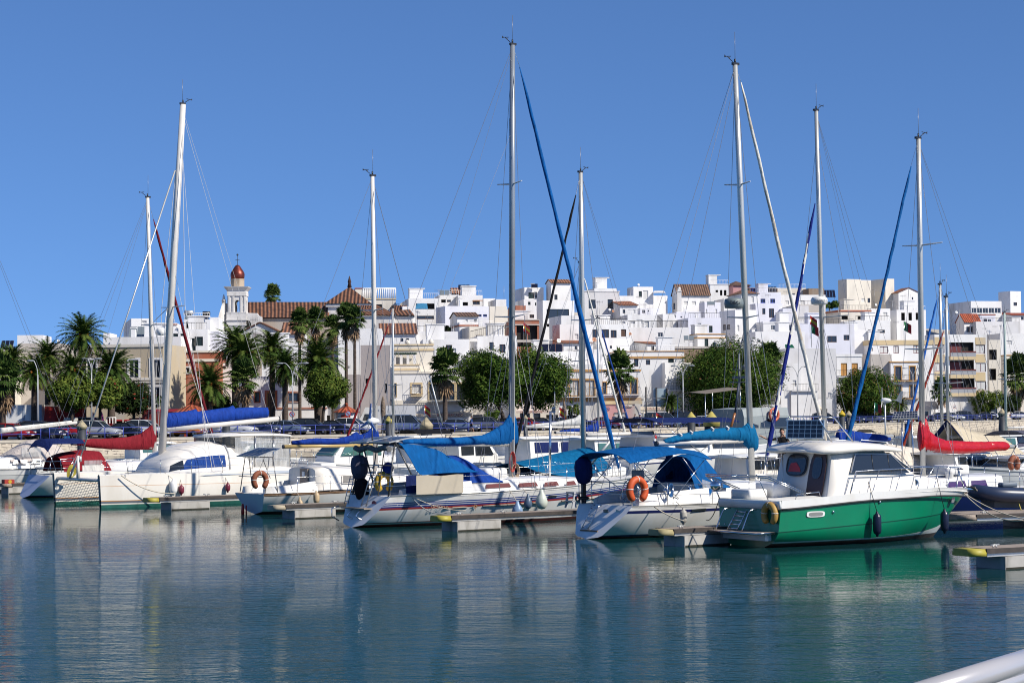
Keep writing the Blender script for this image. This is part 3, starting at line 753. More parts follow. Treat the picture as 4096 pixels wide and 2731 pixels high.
Hs('E','white cottage with an orange roof and a pale gable, centre right',1300,1450,782,50,yaw=14,side=165,roof='shed',ridge=748,tile='o',wins=[(1340,800,1366,842,'n'),(1398,800,1418,842,'n')])
Hs('E','low white wall with black solar panels behind the black furled sail',175,482,858,38,yaw=8,dep=7)
Hs('E','white rooftop wall with a tilted shadow behind the thin mast',482,640,850,36,yaw=8,dep=6)
Hs('E','white block between the blue sail and the round palm crown',660,905,832,37,yaw=8,dep=6,wins=[(868,878,900,905,'n')])
he=Hs('E','white front house with ochre corner strips and an iron balcony',436,860,978,27,yaw=4,side=210,wins=[(548,1130,640,1285,'o'),(700,1130,790,1285,'o')],swins=[(330,1130,395,1290,'o')],surround=PL['o'],band=[(1028,1052),(1300,1340)],bandc='o')
hp=Hs('E','white building with an ochre arch and balcony over the pink shops',862,1232,1030,28,yaw=4,dep=9,wins=[(862,1150,905,1265,'n'),(1145,1120,1200,1265,'n')],surround=PL['o'],band=[(1028,1048),(1300,1345)],bandc='o')
Hs('E','long white parapet with double ochre stripes behind the centre palm',1000,1656,852,38,yaw=4,dep=8,band=[(850,858),(903,911),(914,924)],bandc='o')
hc=Hs('E','white corner house with louvred white shutters and a red tiled ledge',1470,1850,962,27,yaw=16,side=240,wins=[(1492,1120,1640,1202,'s'),(1660,1120,1790,1202,'s')],swins=[(1254,1132,1292,1216,'n')])
Hs('E','little white rooftop cube with a barred window',1700,1812,858,40,yaw=16,side=50,wins=[(1690,898,1728,955,'k')])
# ---- right centre
hk=Hs('F','white hilltop house with a brown tile roof and two skylights',142,456,298,124,yaw=14,side=50,roof='gable',ridge=208,tile='b',wins=[(206,370,242,406,'s'),(283,370,322,406,'s'),(360,370,398,406,'s')],swins=[(104,385,122,450,'n')])
Hs('F','white hilltop house with three arched dark windows',460,640,205,136,yaw=10,dep=8,wins=[(512,262,536,284,'v'),(555,262,577,316,'v'),(593,262,617,316,'v')],band=[(203,212)],bandc='w')
Hs('F','pinkish hilltop house with a tile roof behind the tall cream mast',682,840,216,136,c='x',yaw=10,dep=8,roof='hip',ridge=182,tile='b')
Hs('F','white house with a brown hipped roof right of the grey radar',760,922,294,116,yaw=10,dep=9,roof='hip',ridge=262,tile='f',wins=[(858,325,880,385,'s')])
Hs('F','white house with two arches left of the grey radar',592,705,345,112,yaw=10,dep=7,wins=[(600,356,622,378,'v'),(630,350,655,378,'v')])
hbw=Hs('F','lilac-white house with two bright blue framed windows',912,1142,282,114,c='l',yaw=10,dep=8,wins=[(946,346,992,388,'b'),(1040,346,1086,388,'b')])
Hs('F','roof pergola room with blue door on the right skyline',840,1112,240,124,c='n',yaw=8,dep=7,wins=[(848,236,895,282,'b'),(1000,250,1100,280,'v')])
Hs('F','long low cream wall on the skyline between the masts',1112,1385,242,138,c='c',yaw=8,dep=9)
Hs('F','white house with two shuttered windows under the cream skyline wall',1140,1572,308,118,yaw=8,dep=9,wins=[(1186,365,1220,402,'s'),(1334,362,1370,402,'s')])
Hs('F','brown timber roof room left of the cream tower block',1410,1560,246,126,c='n',yaw=8,dep=7)
Hs('F','stone coloured house with a leafy terrace under the tower block',1282,1560,404,108,c='p',yaw=8,dep=7,wins=[(1350,420,1380,445,'s')])
Hs('F','pale house with two tall windows left of the grey radar',406,560,378,104,c='l',yaw=14,side=36,wins=[(418,445,432,490,'s'),(510,445,528,486,'s')])
Hs('F','white house with long windows and red sills facing the square',700,905,452,76,yaw=20,side=150,swins=[(585,592,612,650,'n'),(622,592,652,645,'n')],wins=[(720,600,740,660,'s')])
Hs('F','blank lilac-white cube house right of the tall cream mast',896,1155,392,100,c='l',yaw=12,side=45)
Hs('F','white house with a wide three part window near the small flags',972,1362,582,66,yaw=10,dep=8,wins=[(1046,600,1086,648,'w'),(1132,596,1240,655,'w'),(1255,598,1290,655,'s')],band=[(568,580)],bandc='w')
Hs('F','white block behind the blue and white furled sail',1160,1302,440,92,c='l',yaw=10,dep=8,wins=[(1170,515,1190,530,'s')])
Hs('F','pale block under the white radar dome',1276,1410,412,96,c='q',yaw=10,dep=8)
Hs('F','white terrace house with a cross shaped vent near the green tarp',896,1372,662,54,yaw=8,dep=8,wins=[(915,742,945,764,'n')])
Hs('F','white parapet house with an ochre stripe above the big leafy tree',338,602,684,52,yaw=12,dep=8,band=[(682,690),(716,726)],bandc='o')
Hs('F','long brown brick roof wall left of the big leafy tree crown',-5,702,808,44,c='n',yaw=6,dep=6,band=[(806,826)],bandc='p',wins=[(250,758,275,800,'g')])
Hs('F','pale lilac house wall with aerials in the middle right',248,562,530,72,c='l',yaw=10,side=0,dep=8)
Hs('F','white block with two tall white chimneys behind the leafy tree',704,905,770,44,yaw=10,dep=6)
hq=Hs('F','big blank grey-white gable wall right of the leafy tree',1188,1672,826,32,c='q',yaw=8,dep=10)
Hs('F','white low house with a shadow triangle right of the fan palm',1140,1332,968,29,yaw=8,dep=6,wins=[(1256,1130,1290,1190,'s')])
ht=Hs('F','white terrace front with a planter over the shop behind the flags',1240,1502,1228,26,yaw=6,dep=6)
Hs('F','wide lilac-white house with two brown shuttered windows',1292,1850,588,58,c='l',yaw=8,dep=9,wins=[(1590,704,1680,766,'n'),(1748,694,1802,746,'n')])
# ---- right
ht1=Hs('G','tall cream tower block at the right of the skyline',98,235,156,124,c='c',yaw=22,side=84,name='tower_block')
Hs('G','recessed middle of the cream tower block with small windows',232,332,165,130,c='c',yaw=22,dep=8,wins=[(240,342,272,375,'s'),(300,340,325,384,'n')],name='tower_block')
Hs('G','right wing of the cream tower block beside the blue furled sail',470,556,152,124,c='c',yaw=24,side=140,name='tower_block')
Hs('G','white house with a brown tiled side right of the tower block',598,800,288,118,yaw=20,side=38,roof='cross',ridge=245,tile='o',wins=[(726,330,740,355,'n')])
Hs('G','cream house with two short red tile eaves under the tower block',40,332,448,88,c='c',yaw=12,dep=8,wins=[(205,515,275,545,'v'),(48,510,110,548,'v')],band=[(455,470)],bandc='s')
Hs('G','white house with a small dark and a shuttered window, upper right',332,518,440,86,yaw=12,dep=8,wins=[(397,478,413,498,'n'),(450,476,490,516,'s')])
Hs('G','white arcaded house behind the mast with the red cover',580,862,452,82,yaw=12,dep=8,wins=[(625,480,660,555,'v'),(695,480,728,555,'v'),(765,480,790,550,'v')])
Hs('G','white house with three dark windows in a row, right of the tall blue sail',182,515,552,68,yaw=12,dep=8,wins=[(302,645,330,672,'n'),(396,645,466,676,'n')])
Hs('G','white house with one square brown window left of the blue furled sail',-4,302,645,56,yaw=10,dep=7,wins=[(70,694,122,744,'n')])
Hs('G','long white house with a glazed upper gallery on the right skyline',1296,1592,368,106,yaw=12,side=210,wins=[(1302,434,1350,486,'w'),(1355,434,1405,486,'w'),(1410,434,1462,486,'w'),(1468,434,1520,486,'w'),(1526,434,1584,486,'w')])
Hs('G','white stair tower with a single window at the far right skyline',1676,1778,272,102,yaw=24,side=115,wins=[(1708,380,1742,414,'n')])
Hs('G','white house with a bright red tiled roof right of the short masts',1232,1388,566,76,yaw=14,side=80,roof='gable',ridge=494,tile='r',wins=[(1254,614,1286,668,'n'),(1296,614,1328,668,'n')])
Hs('G','small lilac box room with a red edge beside the red tiled roof',1386,1532,502,84,c='l',yaw=12,dep=7,band=[(495,503)],bandc='s')
Hs('G','grey-white terrace wall below the glazed gallery',1346,1772,566,70,c='q',yaw=10,dep=8,wins=[(1570,600,1590,640,'s')])
Hs('G','white house with a tiled corner at the far right edge',1690,1950,505,86,yaw=10,dep=8,roof='shed',ridge=478,tile='r',wins=[(1780,520,1806,550,'n'),(1690,640,1738,695,'n')])
Hs('G','white terraces with steps behind the far right palm',1580,1990,680,50,yaw=8,dep=8,wins=[(1640,748,1690,790,'s')])
Hs('G','yellowish building with brown shutters at the far right street',1640,2050,890,34,c='c',yaw=6,dep=8,wins=[(1690,1150,1720,1240,'n')],band=[(885,895)],bandc='o')
ho=Hs('G','white house with orange shutters left of the blue furled sail',0,242,880,30,yaw=6,dep=8,wins=[(44,966,102,1090,'O'),(148,966,206,1090,'O')],band=[(878,905)],bandc='w')
Hs('G','grey unplastered house between the orange shutters and the ochre windows',330,532,880,36,c='p',yaw=6,dep=8)
hw=Hs('G','white house with four tall ochre topped balcony doors',522,812,955,29,yaw=6,side=0,dep=8,wins=[(568,1000,622,1132,'n'),(710,1000,756,1132,'n'),(570,1185,624,1302,'n'),(712,1185,758,1302,'n')],surround=PL['o'],band=[(948,962)],bandc='o')
hx=Hs('G','side wing of the apartment block with maroon framed windows',330,930,760,42,yaw=8,dep=8,sty='m',wins=[(418,805,498,872,'m'),(550,800,600,872,'m'),(742,790,806,872,'m'),(320,818,350,850,'m')],band=[(745,792)],bandc='y')
hy=Hs('G','five storey apartment block with cream and maroon balconies',945,1450,690,30,c='w',yaw=10,side=95,sty='m',wins=[(950,790,1042,868,'m'),(950,965,1042,1045,'m'),(1342,790,1432,875,'m'),(1345,965,1440,1050,'m'),(1350,1140,1442,1225,'m'),(1090,766,1322,905,'v'),(1095,942,1326,1080,'v'),(1098,1115,1332,1255,'v')])
hz=Hs('G','cream stair wing with stacked loggias right of the apartment block',1468,1582,742,33,c='c',yaw=10,dep=7,wins=[(1472,836,1546,935,'v'),(1476,1020,1540,1130,'v'),(1468,1205,1560,1212,'n')])
# ---- more of the town, low plain houses filling the slope between the named ones
# ================================================================ THE CHURCH
CH_D=drail(k_of(945))+100
cb=at(945,1320,CH_D)
church=thing('church','white church with a copper red onion dome and a long clay tile roof','church',(cb.x,CH_D,terr(100,-0.135)),0)
def cp(x,y,dd=0.0,z='B'):
 ox,oy,s=ZN[z]
 p=at(ox+x/s,oy+y/s,CH_D+dd);return Vector((p.x-cb.x,dd,p.z-terr(100,-0.135)))
CHW=mat('church_lime_wash',(0.72,0.69,0.65),0.9,var=0.1,vs=0.8,dirt=(0.30,0.27,0.24),dscale=0.9,bump=0.2,bs=6)
STONE=mat('church_stone',(0.42,0.33,0.24),0.9,var=0.2,vs=1)
COPPER=mat('copper_red',(0.22,0.05,0.035),0.42,0.7,var=0.3,vs=2)
def cbox(mb,x0,y0,x1,y1,dep,dd=0.0,m=0):
 a=cp(x0,y1,dd);b=cp(x1,y0,dd);mb.bbox((a.x,dd,a.z),(b.x,dd+dep,b.z),m)
tw=cp(805,800).x-cp(595,800).x
mb=MB()
cbox(mb,588,852,812,1330,tw+.2,-.1);cbox(mb,580,925,820,940,tw+.5,-.25);cbox(mb,583,985,817,1000,tw+.4,-.2);cbox(mb,586,845,814,858,tw+.3,-.15)
tower=mb.build('tower',CHW,church)
# belfry with four arched openings
mb=MB()
A,B=cp(597,850),cp(803,625);a0,a1=cp(682,850).x,cp(736,850).x;zs_=cp(700,735).z;zt=cp(700,708).z
def belf(fn):
 W=B.x-A.x;h0,h1=a0-A.x,a1-A.x
 n=8;arc=[(lerp(h0,h1,.5)-math.cos(math.pi*i/n)*(h1-h0)/2,zs_+math.sin(math.pi*i/n)*(zt-zs_))for i in range(n+1)]
 mb.quad(fn(0,A.z,0),fn(h0,A.z,0),fn(h0,B.z,0),fn(0,B.z,0));mb.quad(fn(h1,A.z,0),fn(W,A.z,0),fn(W,B.z,0),fn(h1,B.z,0))
 for p,q in zip(arc,arc[1:]):
  mb.quad(fn(p[0],p[1],0),fn(q[0],q[1],0),fn(q[0],B.z,0),fn(p[0],B.z,0));mb.quad(fn(p[0],p[1],0),fn(q[0],q[1],0),fn(q[0],q[1],.35),fn(p[0],p[1],.35))
 for x in(h0,h1):mb.quad(fn(x,A.z,0),fn(x,zs_,0),fn(x,zs_,.35),fn(x,A.z,.35))
W_=B.x-A.x
belf(lambda a,z,d:Vector((A.x+a,d,z)));belf(lambda a,z,d:Vector((A.x+a,W_-d,z)))
belf(lambda a,z,d:Vector((A.x+d,a,z)));belf(lambda a,z,d:Vector((B.x-d,a,z)))
for x in(618,665,755,795):cbox(mb,x-9,660,x+9,850,.12,-.12)
cbox(mb,592,625,808,660,W_+.3,-.15)
mb.build('belfry',CHW,church)
# flared cornice, drum, onion dome, vane
mb=MB();cx_,cy_=(A.x+B.x)/2,W_/2
def ring(px,py):h=abs(cp(px,py).x-cp(695,py).x);z=cp(695,py).z;return[(cx_+sx*h,cy_+sy*h,z)for sx,sy in((-1,-1),(1,-1),(1,1),(-1,1))]
mb.loft([ring(805,625),ring(802,605),ring(812,590),ring(832,565),ring(836,555)],closed=True,caps=True,smooth=False)
mb.build('cornice',CHW,church)
rr_=abs(cp(775,500).x-cp(695,500).x)
MB().lathe([(rr_,cp(695,556).z),(rr_,cp(695,475).z),(rr_*1.04,cp(695,470).z),(rr_*1.04,cp(695,462).z)],(cx_,cy_,0),8,R=Matrix.Rotation(rad(22.5),3,'Z'),smooth=False).build('drum',STONE,church)
prof=[(74,463),(80,440),(82,415),(79,396),(66,370),(48,345),(34,322),(22,308),(8,301)]
dm=MB().lathe([(abs(cp(695+r,y).x-cp(695,y).x),cp(695,y).z)for r,y in prof],(cx_,cy_,0),20).build('dome',COPPER,church)
mb=MB();mb.bar((cx_,cy_,cp(695,303).z),(cx_,cy_,cp(695,178).z),.035,5);mb.ball((cx_,cy_,cp(695,186).z),.16,8);mb.bar((cx_-.3,cy_,cp(695,246).z),(cx_+.3,cy_,cp(695,246).z),.04,5)
mb.build('weather_vane',IRON,church)
# front gable wall seen edge on, nave, side walls
mb=MB()
g0,g1=cp(497,1000,-1.0),cp(603,1000,0.8)
gp_=[cp(497,1330,-1),cp(497,890,-1),cp(530,775,-.4),cp(545,740,-.2),cp(600,745,.8),cp(603,1330,.8)]
mb.prism(gp_,(0.5,1.6,0));q=cp(556,720,0.4);mb.lathe([(.28,q.z-.4),(.28,q.z),(.36,q.z+.05),(.15,q.z+.4),(.2,q.z+.5),(.05,q.z+1.0)],(q.x,q.y,0),8)
mb.build('front_gable',CHW,church)
mb=MB();sh=[cp(812,1330),cp(812,855),cp(935,858),cp(955,885),cp(990,900),cp(992,1330)]
mb.prism(sh,(0,.8,0));mb.build('side_wall',CHW,church)
mb=MB();c=cp(832,985);mb.prism([(c.x+math.cos(t)*.45,-.012,c.z+math.sin(t)*.6)for t in[math.pi*i/8 for i in range(9)]]+[(c.x-.45,-.012,c.z-.9),(c.x+.45,-.012,c.z-.9)],(0,.02,0));mb.build('window',VOID,church)
def roofquad(mb,a,b,c_,d_,th=.15):
 a,b,c_,d_=map(Vector,(a,b,c_,d_));L1=(b-a).length;L2=(d_-a).length;n=(b-a).cross(d_-a).normalized()
 if n.z<0:n=-n
 mb.add([p+n*th for p in(a,b,c_,d_)],[(0,1,2,3)],0,False,[(0,0),(L1,0),(L1,L2),(0,L2)])
 mb.add([a,b,c_,d_]+[p+n*(th-.001)for p in(a,b,c_,d_)],[(3,2,1,0),(0,1,5,4),(1,2,6,5),(2,3,7,6),(3,0,4,7)])
mb=MB();e0,e1=cp(800,916,1.5),cp(1760,916,1.5);r0_,r1_=cp(800,741,6.5),cp(1760,741,6.5)
roofquad(mb,e0,e1,r1_,r0_);roofquad(mb,r0_,r1_,r1_+Vector((0,5,r1_.z*0-(r1_.z-e1.z))),r0_+Vector((0,5,-(r0_.z-e0.z))))
mb.build('nave_roof',TILE['c'],church)
mb=MB();mb.bbox((e0.x+.2,1.8,-4),(e1.x,11,e0.z-.05));mb.build('nave_wall',plaster('church_tan',(0.46,0.38,0.31)),church)
# crossing with a pyramid roof
ap=cp(1990,556,6);bz=cp(1990,747,3).z;hw_=abs(cp(1990,747,3).x-cp(1722,747,3).x)
cx2=ap.x;mb=MB();q=[(cx2-hw_,ap.y-hw_,bz),(cx2+hw_,ap.y-hw_,bz),(cx2+hw_,ap.y+hw_,bz),(cx2-hw_,ap.y+hw_,bz)]
for i in range(4):
 a,b=Vector(q[i]),Vector(q[(i+1)%4]);L1=(b-a).length;L2=((a+b)/2-ap).length
 mb.add([a,b,ap],[(0,1,2)],0,False,[(0,0),(L1,0),(L1/2,L2)])
mb.add([Vector(p)-Vector((0,0,.02))for p in q],[(3,2,1,0)])
mb.lathe([(.35,ap.z-.1),(.2,ap.z+.5),(.28,ap.z+.7),(.04,ap.z+1.6)],(ap.x,ap.y,0),8)
mb.build('pyramid_roof',TILE['c'],church)
mb=MB();mb.bbox((cx2-hw_+.5,ap.y-hw_+.5,-4),(cx2+hw_-.5,ap.y+hw_-.5,bz-.03));mb.bbox((cx2-hw_+.2,ap.y-hw_+.2,bz-.5),(cx2+hw_-.2,ap.y+hw_-.2,bz-.1));mb.build('crossing_wall',CHW,church)
for i,(xa,xb,yr,ye,dd)in enumerate(((1900,2520,780,888,-4),(2440,2730,780,890,-2))):
 mb=MB();A_=cp(xa,ye,dd);B_=cp(xb,ye,dd);zr=cp(xa,yr,dd+3).z;w_=B_.x-A_.x
 inset=min(w_*.35,3.2)
 roofquad(mb,A_,B_,(B_.x-inset,dd+3,zr),(A_.x+.2,dd+3,zr));mb.add([B_,(B_.x,dd+7,A_.z),(B_.x-inset,dd+3,zr)],[(0,1,2)],0,False,[(0,0),(7,0),(3,4)])
 mb.build('aisle_roof',TILE['c'],church)
 mb=MB();mb.bbox((A_.x+.3,dd+.3,-4),(B_.x-.3,dd+7,A_.z-.04));mb.build('aisle_wall',CHW,church)
cb2=at(1040,1400,drail(k_of(1040))+78)
chapel=thing('chapel','low white chapel with a tiled gable standing before the church nave','chapel',(cb2.x,cb2.y,terr(78,-0.125)),0)
def c2(x,y,dd=0.0):p=at(700+x/2.851,950+y/2.851,cb2.y+dd);return Vector((p.x-cb2.x,dd,p.z-terr(78,-0.125)))
mb=MB();mb.prism([c2(752,1330),c2(752,1082),c2(968,972),c2(1180,1072),c2(1180,1330)],(0,7,0));mb.build('wall',CHW,chapel)
mb=MB();o7=Vector((0,7.3,0));f3=Vector((0,-.25,0))
roofquad(mb,c2(738,1086)+f3,c2(738,1086)+o7,c2(968,968)+o7,c2(968,968)+f3);roofquad(mb,c2(1192,1076)+f3,c2(1192,1076)+o7,c2(968,968)+o7,c2(968,968)+f3)
mb.build('roof',TILE['f'],chapel)
mb=MB();a,b=c2(885,1150),c2(980,1085);mb.bbox((a.x,-.02,a.z),(b.x,.02,b.z));mb.build('panel',PL['g'],chapel)
# ================================================================ TREES
rng=random.Random(11)
def leafm(n,c,v=.35):return mat('leaf_'+n,c,0.7,var=v,vs=0.9,spec=0.08)
PALMG=[leafm('palm_dark',(0.042,0.080,0.014)),leafm('palm_mid',(0.100,0.140,0.028)),leafm('palm_dry',(0.16,0.105,0.04)),leafm('palm_fruit',(0.30,0.11,0.02))]
FANG=[leafm('fan_dark',(0.040,0.075,0.016)),leafm('fan_mid',(0.090,0.13,0.030)),leafm('fan_dead',(0.30,0.20,0.12))]
TRK=mat('palm_trunk',(0.09,0.065,0.05),0.9,var=0.5,vs=3,bump=0.6,bs=8,stretch=(1,1,3))
BARK=mat('bark',(0.045,0.034,0.026),0.9,var=0.4,vs=3,bump=0.5,bs=8)
def frond(mb,base,az,el0,L,droop,w,nl,m,rg,twist=0.0):
# one feather leaf: a curved rib with leaflets to both sides
 dx,dy=math.cos(az),math.sin(az);pts=[];p=Vector(base);el=el0;n=9
 for i in range(n+1):
  pts.append(p.copy());p=p+Vector((dx*math.cos(el),dy*math.cos(el),math.sin(el)))*(L/n);el-=droop/n*(0.5+1.2*i/n)
 mb.tube(pts,[0.035*(1-.8*i/n)for i in range(n+1)],3,m,caps=False)
 side=Vector((-dy,dx,0))
 for i in range(nl):
  t=.12+.88*i/nl;f=t*n;a=min(int(f),n-1);c=pts[a].lerp(pts[a+1],f-a);tg=(pts[a+1]-pts[a]).normalized();nn=side.cross(tg)
  ll=w*(math.sin(math.pi*min(1,.12+t*.86))**.6)*rg.uniform(.85,1.1)
  for s in(-1,1):
   d=(side*s*.8+tg*.55+nn*rg.uniform(-.35,.25)-Vector((0,0,.22))).normalized()*ll;q=tg*.055
   mb.add([c-q,c+q,c+d+q*.2],[(0,1,2)],m)
def date_palm_mesh(seed,n=92,R=3.0,dead=14):
 rg=random.Random(seed);mb=MB()
 for i in range(n):
  u=(i+.5)/n;el=lerp(1.45,-.55,u**.8)+rg.uniform(-.12,.12);az=i*2.39996+rg.uniform(-.2,.2)
  frond(mb,(0,0,rg.uniform(-.1,.2)),az,el,R*rg.uniform(.9,1.1),lerp(1.0,1.35,u)+rg.uniform(-.15,.15),.55,26,1 if rg.random()<.45 else 0,rg)
 for i in range(dead):frond(mb,(0,0,-.2),rg.uniform(0,6.28),-.75,R*.75,.9,.4,16,2,rg)
 for i in range(7):
  a=rg.uniform(0,6.28);mb.ball((math.cos(a)*.8,math.sin(a)*.8,rg.uniform(-.35,.1)),.16,6,3,(1,1,1.6))
 return mb
def fan(mb,base,az,el,Lp,Rf,m,rg,nb=13):
 d=Vector((math.cos(az)*math.cos(el),math.sin(az)*math.cos(el),math.sin(el)));tip=Vector(base)+d*Lp
 mb.tube([base,tip],.02,3,m,caps=False);side=Vector((-math.sin(az),math.cos(az),0));nn=side.cross(d)
 for i in range(nb):
  a=lerp(-1.55,1.55,i/(nb-1));v=d*math.cos(a)+side*math.sin(a);r=Rf*rg.uniform(.85,1.1);t=tip+v*r*.62;q=v.cross(nn).normalized()*Rf*.085
  e=tip+v*r-Vector((0,0,Rf*rg.uniform(.12,.38)))
  mb.add([tip,t-q,e,t+q],[(0,1,2,3)],m)
def fan_palm_mesh(seed,n=58,R=1.0,skirt=34,skl=1.9):
 rg=random.Random(seed);mb=MB()
 for i in range(n):
  u=(i+.5)/n
  fan(mb,(0,0,rg.uniform(-.15,.1)),i*2.39996+rg.uniform(-.3,.3),lerp(1.45,-.45,u)+rg.uniform(-.25,.25),rg.uniform(.55,1.05)*R,R*rg.uniform(.75,1.0),1 if rg.random()<.4 else 0,rg)
 for i in range(skirt):
  u=i/max(1,skirt)
  fan(mb,(0,0,-.25-skl*u*.7),i*2.39996,-.7-rg.uniform(0,.6),rg.uniform(.15,.45)*R*(1.25-.5*u),R*rg.uniform(.6,.9),2,rg,8)
 return mb
def trunk_mesh(h,r0,r1,lean=(0,0),rings=10,n=10):
 mb=MB();pts=[];rr=[]
 for i in range(rings+1):
  t=i/rings;pts.append((lean[0]*t*t,lean[1]*t*t,h*t));rr.append(lerp(r0,r1,t)*(1+.06*((i%2)-.5)))
 return mb.tube(pts,rr,n)
PROTO={}
def palm(kind,lab,px,ptop,pw,off,lean=0.0,group=None,seed=0,skirt=None):
 k=k_of(px);D=drail(k)+off;g=terr(off,k);s=FPX/D
 top=at(px,ptop,D);cw=pw/s
 if kind=='date':
  key=('date',seed%4)
  if key not in PROTO:PROTO[key]=date_palm_mesh(40+seed%4).build('crown',PALMG,None,recalc=False).data;bpy.data.objects.remove(bpy.data.objects[-1]if False else[o for o in bpy.data.objects if o.data is PROTO[key]][0])
  sc_=cw/4.9;hz=top.z-2.1*sc_;nm='date_palm'
 else:
  key=(kind,seed%3,skirt)
  if key not in PROTO:
   PROTO[key]=fan_palm_mesh(70+seed%3,skirt=26 if skirt is None else skirt,skl=1.6 if skirt is None else .9).build('crown',FANG,None,recalc=False).data
   bpy.data.objects.remove([o for o in bpy.data.objects if o.data is PROTO[key]][0])
  sc_=cw/3.0;hz=top.z-1.75*sc_;nm='fan_palm'
 root=thing(nm,lab,'palm',(top.x,D,g),0,group or 'palms on the promenade')
 h=hz-g
 r=.34*sc_ if kind=='date' else max(.12,.2*sc_)
 trunk_mesh(h,r*1.15,r*.9,(lean,0)).build('trunk',TRK,root)
 c=bpy.data.objects.new('crown',PROTO[key]);col.objects.link(c);c.parent=root;c.location=(lean,0,h);c.scale=(sc_,sc_,sc_*(1.0 if kind=='date' else 1.35));c.rotation_euler=(0,0,seed*1.3)
 return root
DP=[('tall date palm rising highest at the left, against the sky',331,1262,192,13),('dark date palm in front of the beige building',445,1390,205,11),('date palm between the single arm lamp and the tallest left palm',191,1360,155,15),('low date palm over the white and red stalls',287,1408,160,10),('date palm directly behind the single arm street lamp',137,1420,165,12),('far left date palm crown above the dead fan palm',50,1378,140,20),('leftmost date palm below the church tower',940,1306,185,16),('date palm leaning over the lilac wall below the church',982,1340,165,12),('date palm under the chapel gable',1088,1324,165,17),('date palm just left of the double arm lamp, with orange fruit',1140,1400,165,10),('broad date palm below the slender fan palms',1272,1350,215,12),('low date palm above the orange tiled kiosk, left of the blue boom',837,1458,190,9)]
for i,(lab,x,y,w_,off)in enumerate(DP):palm('date',lab,x,y,w_,off,seed=i)
palm('date','small sparse young palm in front of the empty billboard frame',2682,1572,85,10,seed=1);palm('date','small young palm by the ochre topped balcony doors',3600,1585,75,12,seed=2)
FP=[('fan palm with a huge skirt of dead brown leaves at the far left edge',12,1420,175,8,30),('bushy fan palm with a dead skirt among the date palms',975,1440,130,9,30),('slender fan palm, first of the tall row before the church roof',1198,1238,92,22,None),('slender fan palm, second of the tall row before the church roof',1262,1230,92,23,None),('slender fan palm with a reddish trunk in the tall row',1330,1262,82,22,None),('tall fan palm, left one of the pair with long bare trunks',1384,1218,96,14,None),('tall fan palm, right one of the pair with long bare trunks',1418,1224,92,11,None),('lone fan palm crown on the skyline above the church roof',1090,1138,74,130,None),('fan palm with a brown skirt in front of the supermarket awnings',1779,1402,140,7,26),('fan palm with a brown skirt between the mast and the pink shops',2478,1410,132,9,26),('fan palm half hidden behind the biggest leafy tree',3078,1372,118,14,14),('fan palm with a dark skirt at the far right edge',4070,1425,135,12,26),('small fan palm behind the dark red furled sails',3765,1512,92,14,10)]
for i,(lab,x,y,w_,off,sk)in enumerate(FP):palm('fan',lab,x,y,w_,off,seed=i,skirt=sk,group='palms on the promenade' if off<100 else 'palms on the hill')
for lab,x,y in(('bare pineapple shaped palm stump beside the white delivery truck',1532,1582),('bare scaly palm trunk without leaves by the pink shops',2257,1602)):
 k=k_of(x);D=drail(k)+8;p=at(x,y,D);r_=thing('palm_trunk',lab,'palm',(p.x,D,QZ),0,'leafless palm trunks');h=p.z-QZ
 MB().lathe([(.22,0),(.2,h*.3),(.3,h*.55),(.27,h*.75),(.14,h*.93),(.03,h)],(0,0,0),9).build('trunk',mat('scaly_trunk',(.2,.15,.11),.9,var=.6,vs=5,bump=1.0,bs=7),r_)
